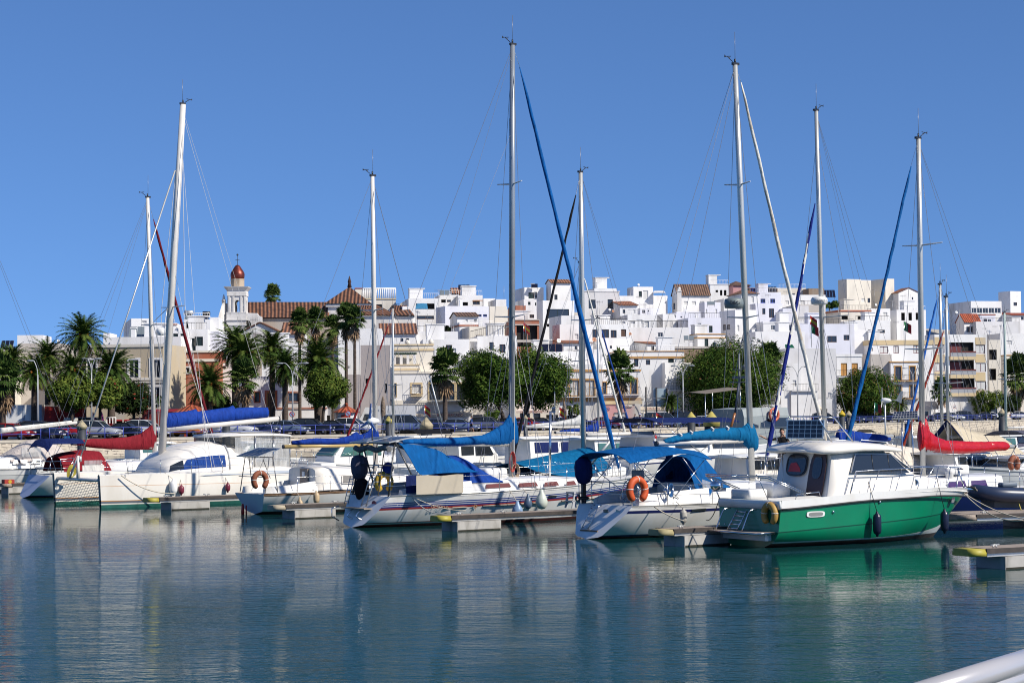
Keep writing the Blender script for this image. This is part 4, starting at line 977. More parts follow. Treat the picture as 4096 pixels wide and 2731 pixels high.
def leafy(lab,px,py0,py1,pw,off,cols,seed,dens=1.0,trunk=None,leaf=.34,flowers=0,group='leafy trees along the street',name='leafy_tree'):
 rg=random.Random(seed);k=k_of(px);D=drail(k)+off;g=terr(off,k);s=FPX/D
 T=at(px,py0,D);B=at(px,py1,D);W=pw/s;Hc=T.z-B.z;cz=(T.z+B.z)/2-g
 root=thing(name,lab,'tree',(T.x,D,g),0,group)
 mb=MB();hub=max(.6,cz-Hc*.42)
 tx=0 if trunk is None else(trunk-px)/s
 mb.tube([(tx,0,-.2),(tx*.9,0,hub*.55),(tx*.55,.1,hub)],[.2*W/6+.06,.16*W/6+.05,.13*W/6+.04],7)
 clumps=[]
 nC=int(62*dens)
 for i in range(nC):
  while True:
   v=Vector((rg.uniform(-1,1),rg.uniform(-1,1),rg.uniform(-1,1)))
   if .2<v.length<1:break
  v=v.normalized()*v.length**.5*rg.uniform(.78,.98)
  clumps.append((Vector((v.x*W/2,v.y*W/2,cz+v.z*Hc/2)),rg.choice((.09,.12,.15,.2,.24))*rg.uniform(.85,1.15)*min(W,Hc*1.3)))
 for c,r in clumps[::3]:
  st=Vector((tx*.55,.1,hub));m=st.lerp(c,.5)+Vector((rg.uniform(-.2,.2),rg.uniform(-.2,.2),.15));mb.tube([st,m,c],[.07,.045,.02],4,caps=False)
 mb.build('trunk',BARK,root)
 mb=MB()
 for c,r in clumps:
  tone=rg.random();nl=int(250*(r/1.1)**1.3)+50
  for j in range(nl):
   v=Vector((rg.gauss(0,1),rg.gauss(0,1),rg.gauss(0,1))).normalized()*r*rg.uniform(.35,1.08)**.5
   p=c+v*Vector((1.1,1.1,.8)).length/1.74
   n=(v.normalized()+Vector((rg.uniform(-.8,.8),rg.uniform(-.8,.8),rg.uniform(-.2,.9)))).normalized()
   a=n.orthogonal().normalized();b=n.cross(a);th=rg.uniform(0,6.28);a,b=a*math.cos(th)+b*math.sin(th),b*math.cos(th)-a*math.sin(th)
   L_=leaf*rg.uniform(.7,1.5);w2=L_*.34
   m=0 if rg.random()<.9-tone*.75 else 1
   if flowers and rg.random()<flowers:m=2
   mb.add([p-a*L_*.5,p+b*w2*.5-a*.1*L_,p+a*L_*.5-Vector((0,0,L_*.2)),p-b*w2*.5-a*.1*L_],[(0,1,2,3)],m)
 mb.build('crown',cols,root,recalc=False)
 return root
RFLW=mat('red_blossom',(.4,.03,.015),.6);OFLW=mat('orange_seed_pods',(.22,.09,.03),.6)
LD=[leafm('deep',(.030,.068,.010)),leafm('fresh',(.082,.130,.018)),OFLW]
LL=[leafm('light',(.070,.115,.018)),leafm('yellowish',(.140,.175,.030)),RFLW]
LK=[leafm('dark',(.018,.035,.010)),leafm('dark2',(.035,.058,.014)),RFLW]
leafy('leafy tree with a forked trunk behind the tallest mast, left half',1952,1412,1625,250,12,LD,1,1.25,trunk=2015)
leafy('leafy tree right of the tallest mast, crossed by the black furled sail',2140,1408,1622,250,14,LD,2,1.25,trunk=2098)
leafy('biggest rounded leafy tree, behind the teal boom cover',2915,1390,1662,365,11,LD,3,1.9,flowers=.015)
leafy('leafy tree in front of the orange shuttered house',3462,1488,1662,240,11,LD,4,1.2,flowers=.05)
leafy('small light green tree in front of the apartment block shops',3942,1566,1645,140,11,LL,5,.7)
leafy('small dark tree right of the apartment block',4018,1574,1648,110,15,LK,6,.7)
leafy('feathery light green tree over the red topped stalls',288,1520,1622,170,8,LL,7,.9)
leafy('feathery light green tree left of the leaning boat masts',400,1505,1622,170,9,LL,8,.9,flowers=.01)
leafy('dark flowering tree behind the red truck',535,1535,1645,180,13,LK,9,.9,flowers=.03)
leafy('light green tree in front of the broad date palm',1305,1490,1615,165,8,LL,10,.9,trunk=1290)
leafy('dark shrub mass below the low date palm, behind the kiosk',900,1590,1660,130,14,LK,12,.7)
leafy('thin young street tree beside the supermarket awning',1968,1630,1690,60,8,LD,13,.25,leaf=.3)
leafy('thin young street tree beside the bare scaly palm trunk',2292,1600,1675,50,9,LL,14,.25,leaf=.3)
leafy('dark green tree on the hill at the far right edge',4095,1340,1400,110,56,LK,15,.7,group='trees on the hill')
leafy('green bush beneath the lilac house wall',1790,1302,1328,60,84,LD,16,.4,group='trees on the hill',name='bush')
leafy('leafy terrace bush left of the cream tower block',3318,1195,1232,60,108,LD,17,.4,group='trees on the hill',name='bush')
# ================================================================ CARS
WHL=mat('wheel_alloy',(.35,.35,.36),.35,.8)
LAMPW=mat('headlamp',(.6,.62,.64),.1,spec=.9)
TAILR=mat('tail_lamp',(.35,.01,.01),.2)
PLATE=mat('number_plate',(.7,.7,.68),.5)
def carpaint(n,c):return mat('car_paint_'+n,c,.25,.15,coat=.8)
CP={'red':carpaint('red',(.36,.012,.012)),'navy':carpaint('navy',(.014,.022,.06)),'black':carpaint('black',(.010,.010,.013)),'silver':carpaint('silver',(.42,.44,.46)),'white':carpaint('white',(.72,.72,.71)),'orange':carpaint('orange',(.48,.14,.012)),'grey':carpaint('grey',(.13,.14,.16)),'steel':carpaint('steel_blue',(.14,.19,.28)),'wine':carpaint('wine',(.13,.01,.018)),'brown':carpaint('brown',(.05,.03,.025))}
PROF={'hatch':(4.0,1.5,[(0,.75),(.05,.95),(1.0,.98),(2.6,.96),(3.3,.88),(3.85,.72),(4.0,.5)],[(.12,.98),(.45,1.36),(1.0,1.48),(1.9,1.48),(2.3,1.4),(3.0,.95)]),'sedan':(4.5,1.44,[(0,.7),(.05,.95),(.8,1.0),(2.8,.95),(3.7,.86),(4.3,.7),(4.5,.48)],[(.75,1.0),(1.35,1.36),(1.9,1.44),(2.4,1.43),(2.75,1.34),(3.4,.93)]),'suv':(4.5,1.68,[(0,.8),(.05,1.05),(1.0,1.1),(2.9,1.06),(3.7,.98),(4.35,.82),(4.5,.55)],[(.1,1.08),(.35,1.55),(.9,1.68),(2.2,1.67),(2.6,1.58),(3.3,1.05)]),'van':(4.9,1.95,[(0,.85),(.04,1.1),(1.0,1.12),(3.4,1.08),(4.1,1.0),(4.75,.8),(4.9,.5)],[(.06,1.1),(.15,1.82),(.4,1.95),(3.0,1.95),(3.4,1.82),(4.2,1.03)])}
def make_car(kind,colr):
 L,Hc,low,top=PROF[kind];Wd=.86
 root=thing('parked_car','','van' if kind=='van' else 'car')
 secs=[]
 xs=sorted(set([0.0,.05,.2]+[L*i/14 for i in range(1,14)]+[L-.2,L-.05,L]))
 def body(x):
  zt=interp(low,x);e=min(1,min(x,L-x)/.45);wd=Wd*(.86+.14*e**.5)
  zb=.26+(.18*(1-min(1,min(x,L-x)/.3)))
  return[(x,-wd*.9,zb),(x,-wd,zb+.18),(x,-wd,(zb+zt)/2),(x,-wd*.97,zt-.06),(x,-wd*.84,zt),(x,0,zt+.03),(x,wd*.84,zt),(x,wd*.97,zt-.06),(x,wd,(zb+zt)/2),(x,wd,zb+.18),(x,wd*.9,zb)]
 mb=MB();mb.loft([body(x)for x in xs],closed=True,caps=True);mb.build('body',CP[colr],root)
 x0,x1=top[0][0],top[-1][0]
 gx=[x0]+[p[0]for p in top[1:-1]]+[x1];gx=sorted(set(gx+[lerp(x0,x1,i/10)for i in range(1,10)]))
 def cab(x,d=0):
  zt=max(interp(top,x),interp(low,x)+.02);zb=interp(low,x)-.03;f=(zt-zb)/(Hc-.95)
  return[(x,-Wd*.88-d,zb),(x,-(Wd*.88-.17*f)-d,zt-.07*f),(x,-(Wd*.70-.12*f),zt-d*0+.0),(x,(Wd*.70-.12*f),zt),(x,(Wd*.88-.17*f)+d,zt-.07*f),(x,Wd*.88+d,zb)]
 mb=MB();mb.loft([cab(x)for x in gx],caps=True);mb.build('windows',DARKG,root)
 mb=MB()
 rx=[x for x in gx if interp(top,x)>Hc-.12]
 mb.sheet([[(p[0],p[1]*1.01,p[2]+.012)for p in cab(x)[1:5]]for x in rx],.02)
 for s in(1,-1):
  for(a,b)in((x1,top[-2][0]),(x0,top[1][0]),((x0+x1)/2,(x0+x1)/2-.02)):
   pa,pb=cab(a),cab(b);i0,i1=(0,1)if s==1 else(5,4)
   mb.tube([(pa[i0][0],pa[i0][1]*1.005,pa[i0][2]),(pb[i1][0],pb[i1][1]*1.01,pb[i1][2]+.01)],.04,4)
 mb.build('roof',CP[colr],root)
 for(wx)in(.78,L-.85):
  for s in(-1,1):
   R_=Matrix.Rotation(rad(90*s),3,'X')
   tyre=MB().lathe([(.2,-.02),(.30,-.02),(.325,.03),(.325,.15),(.3,.2),(.05,.2)],(wx,-s*(Wd-.02)+s*.16,.32),14,R=R_).build('wheel',RUBBER,root)
   MB().lathe([(.03,.17),(.2,.185),(.2,.175),(.03,.21)],(wx,-s*(Wd-.02)+s*.185-s*.03,.32),10,R=R_).build('rim',WHL,tyre)
 for s in(-1,1):
  MB().box((L-.22,s*.62,.68),(.3,.34,.14),m=0).build('headlight',LAMPW,root)
  MB().box((.03,s*.68,.85),(.08,.22,.18)).build('tail_light',TAILR,root)
  MB().ball((x1-.25,s*(Wd+.06),.98),.09,6,sc=(1.3,.9,.9)).build('mirror',CP[colr],root)
 MB().box((L-.01,0,.45),(.05,.5,.12)).build('number_plate',PLATE,root)
 MB().box((L-.06,0,.62),(.1,.9,.1)).build('grille',BLACK,root)
 return root
CARS={}
CAR=[(52,'red','hatch','red hatchback at the far left edge behind the railing'),(168,'navy','suv','dark blue off-roader parked by the white container'),(160,'brown','suv','brown off-roader half hidden behind the dark blue one',9.5),(268,'red','hatch','red hatchback just left of the ochre capped pile'),(392,'silver','suv','silver off-roader right of the ochre capped pile'),(365,'white','van','white van behind the silver off-roader',11),(505,'black','sedan','black saloon beside the red plastic chairs'),(588,'white','suv','white roofed off-roader behind the burgundy boom cover'),(742,'orange','hatch','orange hatchback under the royal blue boom cover'),(815,'grey','hatch','grey hatchback under the white boom'),(940,'white','suv','white off-roader behind the dark pile without a cap'),(1045,'navy','hatch','navy hatchback under the outer end of the white boom'),(1160,'steel','hatch','pale blue hatchback beside the round no parking sign'),(1250,'black','suv','large black off-roader under the leaning palm trunks'),(1335,'black','sedan','black saloon left of the small kiosk'),(1415,'white','suv','white estate car in front of the delivery truck'),(1622,'steel','van','blue van between the two yellow capped piles'),(1745,'navy','sedan','navy saloon right of the large ochre capped pile'),(1845,'steel','hatch','steel blue hatchback behind the fan palm trunk'),(1958,'grey','suv','grey off-roader behind the man in a blue shirt'),(2030,'black','sedan','black saloon behind the azure boom cover',7),(2112,'red','hatch','bright red hatchback right of the tallest mast'),(2170,'black','sedan','black saloon in front of the striped awning',7),(2240,'navy','sedan','dark saloon by the scaly palm trunk',7),(2318,'black','suv','dark off-roader behind the aluminium mast',8),(2415,'wine','sedan','wine red saloon crossed by the blue furled sail',7),(2490,'navy','sedan','navy saloon behind the white furled sail'),(2560,'grey','sedan','grey saloon behind the two walking women',7),(2650,'steel','van','grey-blue passenger van under the empty billboard'),(2745,'black','van','black van left of the smaller yellow capped pile',7),(2812,'silver','sedan','silver saloon between the two yellow capped piles',8),(2905,'navy','suv','navy off-roader behind the big yellow capped pile'),(3305,'black','suv','black car left of the two small yellow caps'),(3400,'navy','sedan','navy saloon between the small yellow caps and the wind generator'),(3482,'grey','suv','grey estate car under the leafy tree',7),(3560,'navy','sedan','navy saloon right of the wind generator'),(3640,'black','sedan','black saloon behind the solar panel'),(3762,'black','sedan','black saloon left of the short twin masts'),(3812,'silver','hatch','silver hatchback behind the short twin masts'),(3868,'navy','suv','tall blue off-roader below the round traffic sign',9),(3942,'black','sedan','black saloon left of the far right pile'),(3965,'white','sedan','white saloon in the back row by the apartment shops',15),(4085,'white','hatch','white car at the far right edge')]
for i,e in enumerate(CAR):
 x,c,kd,lab=e[:4];off=e[4]if len(e)>4 else 4.2
 key=(kd,c)
 if key not in CARS:CARS[key]=make_car(kd,c);car=CARS[key]
 else:car=copytree(CARS[key])
 k=k_of(x);D=drail(k)+off
 hd=rad(-14+rng.uniform(-5,5)+(12 if x>2200 else 0));L=PROF[kd][0]
 car.location=(k*D-math.cos(hd)*L/2,D-math.sin(hd)*L/2,QZ+.005);car.rotation_euler=(0,0,hd)
 tag(car,lab,'van' if kd=='van' else 'car','cars parked behind the blue railing');car['category']='van' if kd=='van' else 'car'
class Boat:
 def __init__(s,name,lab,cat,o,th,group='boats moored in the marina'):
  s.o=o;s.th=th;s.c,s.s=math.cos(rad(th)),math.sin(rad(th))
  s.root=thing(name,lab,cat,(o[0],o[1],0),rad(th),group)
 def W(s,p):return Vector((s.o[0]+s.c*p[0]-s.s*p[1],s.o[1]+s.s*p[0]+s.c*p[1],p[2]))
 def S(s,px,py,yl=0.0):
  d=ray(px,py);cx,cy=-s.o[0],-s.o[1]
  ly=-s.s*cx+s.c*cy;lx=s.c*cx+s.s*cy
  dx,dy=s.c*d.x+s.s*d.y,-s.s*d.x+s.c*d.y
  k=(yl-ly)/dy
  return Vector((lx+k*dx,yl,EYE+k*d.z))
 def hull(s,L,btab,ztab,bands,mats,rake=1.0,tr=0.2,zk=((0,-.1),(.3,-.4),(.8,-.4),(1,-.15)),kind='round',n=22,deckm=None,deckdrop=.06,camber=.05,name='hull',y0=0.0,tmat=None,toe=None):
  s.L,s.bt,s.zt=L,btab,ztab
  bw=lambda t:interp(btab,t);zs=lambda t:interp(ztab,t)
  def sm(tab,t):
   return sum(interp(tab,min(1,max(0,t+d)))for d in(-.05,-.025,0,.025,.05))/5
  def f(t,q):
   q=max(0,min(1,q))
   if kind=='planing':
    qc=lerp(.30,.62,max(0,(t-.35)/.65)**1.5);fl=lerp(.93,.62,max(0,(t-.4)/.6)**1.3)
    return fl*(q/qc)**.9 if q<qc else fl+(1-fl)*((q-qc)/(1-qc))**lerp(1,1.4,t)
   if kind=='cat':return min(1,(q/.5)**.45)
   return q**lerp(.30,.55,max(0,(t-.35)/.65))if t>.35 else q**.30
  ts=[((i/n)**0.9)if i<n else 1.0 for i in range(n+1)]
  secs=[];rows=None
  for t in ts:
   b,z1,z0=sm(btab,t)if t<.9 else bw(t),sm(ztab,t),interp(zk,t)
   zz=[z1];ms=[]
   for bd in bands:
    mode,v,m=bd[:3]
    v=v(t)if callable(v)else v
    zb=z1-v if mode=='s' else v
    zz.append(min(zz[-1]-.002,zb));ms.append(m)
   zl=zz[-1]
   for q in(.34,.67,1):zz.append(min(zz[-1]-.001,lerp(zl,z0,q)));ms.append(bands[-1][3]if len(bands[-1])>3 else bands[-1][2])
   half=[]
   for z in zz:
    q=(z-z0)/(z1-z0)
    x=t*L-rake*(1-q)*t**5-tr*(1-q)*(1-t)**5
    half.append((x,b*f(t,q),z))
   sec=[Vector((x,y0+y,z))for x,y,z in half]+[Vector((x,y0-y,z))for x,y,z in half[::-1]]
   secs.append(sec);rows=ms+[ms[-1]]+ms[::-1]
  mb=MB();mb.loft(secs,m=0,mrow=lambda i,j:rows[j])
  k=len(secs[0]);mb.add(secs[0],[tuple(range(k))],len(mats)if tmat else 0)
  o=mb.build(name,list(mats)+([tmat]if tmat else[]),s.root)
  if deckm:
   mb=MB();g=[]
   for t,sec in zip(ts,secs):
    a,b=sec[0],sec[-1];dz=Vector((0,0,-deckdrop));h=(a.y-b.y)/2
    g.append([a+dz+Vector((0,-.012,0)),(a+b)/2+dz*.5+Vector((0,h*.5,camber*.75)),(a+b)/2+Vector((0,0,camber-deckdrop)),(a+b)/2+dz*.5+Vector((0,-h*.5,camber*.75)),b+dz+Vector((0,.012,0))])
   mb.loft(g);mb.build('deck',deckm,s.root)
  if toe:
   mb=MB()
   for q in(0,-1):mb.tube([sec[q]+Vector((0,0,.015))for sec in secs],toe[1],5)
   mb.build('toe_rail',toe[0],s.root)
  s.secs=secs;s.ts=ts
  return o
 def side(s,x,sd=-1,dz=0.0,inset=0.06):
  best=None
  for a,b in zip(s.secs,s.secs[1:]):
   p,q=(a[0],b[0])if sd>0 else(a[-1],b[-1])
   if p.x<=x<=q.x or best is None:
    t=(x-p.x)/(q.x-p.x)if abs(q.x-p.x)>1e-6 else 0;best=p.lerp(q,max(0,min(1,t)))
    if p.x<=x<=q.x:break
  else:
   if x>s.secs[-1][0].x:best=s.secs[-1][0].copy()
  return best+Vector((0,-sd*inset,dz))
 def skin(s,x,z,sd=-1,out=0.0):
  sec=min(s.secs,key=lambda q:abs(q[0].x-x));half=sec[:len(sec)//2]if sd>0 else sec[len(sec)//2:][::-1]
  for a,b in zip(half,half[1:]):
   if b.z<=z<=a.z:t=(a.z-z)/(a.z-b.z);p=a.lerp(b,t);return Vector((x,p.y+sd*out,z))
  return Vector((x,half[0].y+sd*out,z))
 def part(s,name,mb,mats,parent=None):return mb.build(name,mats,parent or s.root)
 def cabin(s,name,secs,mats,m=0):return s.part(name,MB().loft([[Vector(p)for p in q]for q in secs],closed=False,caps=True,m=m),mats)
 def trunk(s,name,st,mats,r=.12):
  secs=[]
  for x,w0,w1,z0,z1 in st:
   h=z1-z0;secs.append([Vector((x,w0,z0)),Vector((x,lerp(w0,w1,.75),z0+h*.72)),Vector((x,w1,z0+h*.9)),Vector((x,w1*.8,z1-h*.02)),Vector((x,0,z1+.04)),Vector((x,-w1*.8,z1-h*.02)),Vector((x,-w1,z0+h*.9)),Vector((x,-lerp(w0,w1,.75),z0+h*.72)),Vector((x,-w0,z0))])
  return s.part(name,MB().loft(secs,caps=True),mats)
 def mast(s,base,top,r=.08,mt=None,vane=True,spreaders=(),name='mast'):
  b,t=Vector(base),Vector(top);s.mb_,s.mt_=b,t
  mb=MB();mb.tube([b,b.lerp(t,.7),t],[r,r*.97,r*.8],10);o=s.part(name,mb,mt or ALU)
  mb=MB();mb.box(t+Vector((.02,0,.04)),(.26,.10,.08));mb.bar(t+Vector((0,0,.06)),t+Vector((0,0,.2)),.035,6)
  s.part('masthead',mb,BLACK,o)
  if vane:
   mb=MB();p=t+Vector((-.1,0,.1));q=p+Vector((-.22,0,.14));mb.bar(p,q,.014,4);mb.bar(q+Vector((-.14,.0,0)),q+Vector((.14,0,.03)),.012,4);mb.prism([q+Vector((-.13,0,-.03)),q+Vector((-.05,0,0)),q+Vector((-.13,0,.06))],(0,.012,0));mb.ball(q+Vector((.08,0,-.03)),.025,5)
   s.part('wind_vane',mb,BLACK,o)
   MB().bar(t+Vector((.05,.05,.1)),t+Vector((.05,.05,1.1)),.008,4).build('antenna',WIRE,o)
  for(z,h)in spreaders:
   k=(z-b.z)/(t.z-b.z);c=b.lerp(t,k)
   mb=MB();mb.tube([c+Vector((-.12,h,.05)),c+Vector((0,.0,0)),c+Vector((-.12,-h,.05))],[.018,.035,.018],5);s.part('spreader',mb,ALU,o)
  return o
 def up(s,z):
  k=(z-s.mb_.z)/(s.mt_.z-s.mb_.z);return s.mb_.lerp(s.mt_,k)
 def wires(s,lst,mt=None,r=.008,name='rigging'):
  mb=MB()
  for q in lst:mb.tube([Vector(p)for p in q[:-1]]if isinstance(q[-1],float)else[Vector(p)for p in q],q[-1]if isinstance(q[-1],float)else r,4,caps=False)
  return s.part(name,mb,mt or WIRE)
 def shrouds(s,zsp,h,zcap=None,zlow=None,r=.008,xc=0.0,extra=()):
  L=[]
  zcap=zcap or s.mt_.z-.05;c=s.up(zsp)
  for sd in(1,-1):
   foot=s.side(s.mb_.x-.05+xc,sd,.02);tip=c+Vector((-.12,sd*h,.05))
   L.append((s.up(zcap),tip,foot,r));L.append((s.up(zsp-.1),s.side(s.mb_.x+.35,sd,.02),r));L.append((s.up(zsp-.1),s.side(s.mb_.x-.4,sd,.02),r))
  for e in extra:L.append(e)
  return s.wires(L)
 def furl(s,a,b,r=(.035,.09,.10,.12,.05),mt=None,stripe=None,name='furled_sail'):
  a,b=Vector(a),Vector(b);n=26;pts=[];rr=[];rg=random.Random(int(a.z*100))
  for i in range(n+1):
   t=i/n;pts.append(a.lerp(b,t)+Vector((rg.uniform(-.01,.01),rg.uniform(-.01,.01),0))+Vector((0,0,-.10*math.sin(math.pi*t))));rr.append(.68*interp([(0,r[0]),(.06,r[1]),(.5,r[2]),(.93,r[3]),(1,r[4])],t)*rg.uniform(.86,1.14))
  mb=MB();nn=7;mb.tube(pts,rr,nn)
  if stripe:
   for i in range(len(mb.mi)):mb.mi[i]=1 if((i//nn)+(i%nn))%7<2 else 0
  o=s.part(name,mb,[mt,stripe]if stripe else mt)
  s.wires([(s.mt_ if abs(a.z-s.mt_.z)<2 else a,a,.012),(b,b+(b-a).normalized()*.5,.012)],STEEL,name='forestay')
  return o
 def boom(s,x0,z0,x1,z1,r=.07,mt=None):
  mb=MB();mb.tube([(x0,0,z0),(x1,0,z1)],r,8);mb.tube([(x1-.02,0,z1),(x1+.06*(1 if x1>x0 else-1),0,z1)],r*1.08,8,1)
  return s.part('boom',mb,[mt or ALU,BLACK])
 def cover(s,pts,mt,hw=.16,n=12,seed=1,name='sail_cover',sub=5,rough=.022):
  rg=random.Random(seed);P=[Vector((a[0],a[1],a[2])).lerp(Vector((b[0],b[1],b[2])),k/sub)for a,b in zip(pts,pts[1:])for k in range(sub)]+[Vector(pts[-1][:3])];Wd=catm([((p[3]if len(p)>3 else hw),0,0)for p in pts],sub);secs=[]
  for i,(p,w)in enumerate(zip(P,Wd)):
   x,zt,zb=p;c=(zt+zb)/2;h=(zt-zb)/2;sec=[]
   for k in range(n):
    a=2*math.pi*k/n;q=1+rg.uniform(-1,1)*rough*4;yy=math.cos(a)*w.x*q;z=math.sin(a)
    sec.append(Vector((x+rg.uniform(-.02,.02),yy*(1-.35*max(0,z)),c+h*z*(1+rg.uniform(-.02,.05)))))
   secs.append(sec)
  return s.part(name,MB().loft(secs,closed=True,caps=True),mt)
 def rails(s,xs,sd=-1,h=.6,lines=(.3,.6),inset=.07,r=.013,name='guard_rail',wr=.006):
  mb=MB();P=[s.side(x,sd,0,inset)for x in xs]
  for p in P:mb.bar(p,p+Vector((0,0,h)),r,5)
  for l in lines:mb.tube([p+Vector((0,0,l))for p in P],wr,4,caps=False)
  return s.part(name,mb,STEEL)
 def pushpit(s,xf,h=.65,x0=.05,r=.014):
  mb=MB();a=[s.side(xf,-1,0,.07),s.side(x0,-1,0,.1),s.side(x0,1,0,.1),s.side(xf,1,0,.07)]
  for l in(h,h*.5):mb.tube([p+Vector((0,0,l))for p in(a if l==h else a)],r,5)
  for p in a:mb.bar(p,p+Vector((0,0,h)),r,5)
  return s.part('pushpit',mb,STEEL)
 def pulpit(s,x0,h=.6,r=.014):
  mb=MB();b=s.secs[-1][0];nose=Vector((b.x-.05,0,b.z+h+.08));a,c=s.side(x0,-1,0,.05),s.side(x0,1,0,.05);m1,m2=s.side(lerp(x0,s.L,.55),-1),s.side(lerp(x0,s.L,.55),1)
  mb.tube([a+Vector((0,0,h)),m1+Vector((0,0,h+.05)),nose,m2+Vector((0,0,h+.05)),c+Vector((0,0,h))],r,5)
  for p in(a,c,m1,m2):mb.bar(p,p+Vector((0,0,h)),r,5)
  return s.part('pulpit',mb,STEEL)
 def pane(s,name,corners,mt,th=.02,fr=None,ft=.035):
  C=[Vector(p)for p in corners];n=(C[1]-C[0]).cross(C[-1]-C[0]).normalized();ctr=sum(C,Vector())/len(C)
  f=None
  if fr:
   mb=MB();k=len(C)
   O=[p+(p-ctr).normalized()*ft for p in C]
   for i in range(k):
    j=(i+1)%k;mb.add([O[i]+n*th,O[j]+n*th,C[j]+n*th,C[i]+n*th,O[i]-n*th,O[j]-n*th,C[j]-n*th,C[i]-n*th],[(0,1,2,3),(7,6,5,4),(0,4,5,1),(2,6,7,3)])
   f=s.part('window',mb,fr)
  mb=MB();mb.prism([p-n*th*.5 for p in C],n*th);return s.part(name if not fr else 'pane',mb,mt,f)
 def hung(s,name,lab,cat,p,group=None,rz=0.0):return thing(name,lab,cat,s.W(p),rad(s.th)+rz,group)
 def solar(s,pts,th=.04,parent=None,cells=None):
  P=[Vector(p)for p in pts];n=(P[1]-P[0]).cross(P[3]-P[0]).normalized()
  mb=MB();mb.prism(P,n*-th);o=s.part('solar_panel',mb,ALU,parent)
  c=sum(P,Vector())/4;mb=MB()
  nx_,ny_=cells or(6,4)
  Q=[c+(p-c)*.93+n*.004 for p in P]
  for i in range(nx_):
   for j in range(ny_):
    g=lambda u,v:Q[0].lerp(Q[1],u).lerp(Q[3].lerp(Q[2],u),v)
    e=.06;mb.quad(g((i+e)/nx_,(j+e)/ny_),g((i+1-e)/nx_,(j+e)/ny_),g((i+1-e)/nx_,(j+1-e)/ny_),g((i+e)/nx_,(j+1-e)/ny_))
  s.part('cell',mb,SOLAR,o)
  return o
def fender(bt,lab,p,r,L,mt,rope_to,kind='long',group='fenders hung on the boats',rc=None):
 root=bt.hung('fender',lab,'fender',p,group);mb=MB()
 if kind=='long':pr=[(.02,L/2+.06),(r*.3,L/2+.05),(r*.35,L/2),(r*.85,L/2-r*.4),(r,L/2-r),(r,-L/2+r),(r*.85,-L/2+r*.4),(r*.35,-L/2),(r*.3,-L/2-.05),(.02,-L/2-.06)]
 else:pr=[(.02,L/2+.08),(r*.3,L/2+.06),(r*.35,L/2-.02),(r*.75,L*.22),(r,-L*.08),(r*.9,-L*.3),(r*.5,-L*.46),(.02,-L/2)]
 mb.lathe(pr,(0,0,0),12);mb.build('body',mt,root)
 a=Vector((0,0,L/2+.04));b=Vector(rope_to)-Vector(p);MB().tube([a,b],.011,5).build('rope',rc or ROPE,root)
 return root
def horseshoe(bt,lab,p,R,mt,face='side',tilt=0.0,r=.075):
 root=bt.hung('horseshoe_buoy',lab,'life buoy',p,'horseshoe life buoys');mb=MB();pts=[]
 ax=Vector((1,0,0))if face=='side' else Vector((0,1,0))
 for i in range(19):
  a=rad(-58+296*i/18);pts.append(ax*math.cos(a)*R+Vector((0,0,math.sin(a)*R*1.12)))
 mb.tube(pts,[r*.8]+[r*1.15]*17+[r*.8],9);mb.build('body',mt,root)
 mb=MB()
 for i in(4,9,14):mb.tube([pts[i]-(pts[i+1]-pts[i])*.15,pts[i]+(pts[i+1]-pts[i])*.15],r*1.2,9)
 mb.build('strap',OFFW,root)
 return root
def outboard(bt,lab,p,mt,sc_=1.0,drop=.75,cover=True,rz=0.0):
 root=bt.hung('outboard_motor',lab,'outboard motor',p,None,rz);mb=MB()
 rg=random.Random(5);secs=[]
 for z,a,b in((-.28,.05,.05),(-.24,.14,.11),(-.1,.21,.16),(.1,.22,.17),(.22,.19,.15),(.29,.1,.09),(.3,.03,.03)):
  secs.append([Vector((math.cos(2*math.pi*k/10)*a*rg.uniform(.92,1.08),math.sin(2*math.pi*k/10)*b*rg.uniform(.92,1.08),z))*sc_ for k in range(10)])
 mb.loft(secs,closed=True,caps=True);mb.build('cowl_cover' if cover else 'cowl',mt,root)
 mb=MB();mb.box((0,0,-.28*sc_-drop*.45),(.13,.09,drop));mb.box((-.06,0,-.28-drop*.62),(.34,.2,.03));mb.lathe([(.01,-.22),(.06,-.12),(.07,.12),(.02,.22)],(0,0,-.28-drop*.9),8,R=Matrix.Rotation(rad(90),3,'Y'))
 for k in range(3):
  a=k*2.09;mb.box((-.24,math.cos(a)*.09,-.28-drop*.9+math.sin(a)*.09),(.03,.07,.12),rx=a)
 mb.box((0,0,-.28-drop*.98),(.16,.02,.22));mb.build('leg',BLACK,root)
 return root
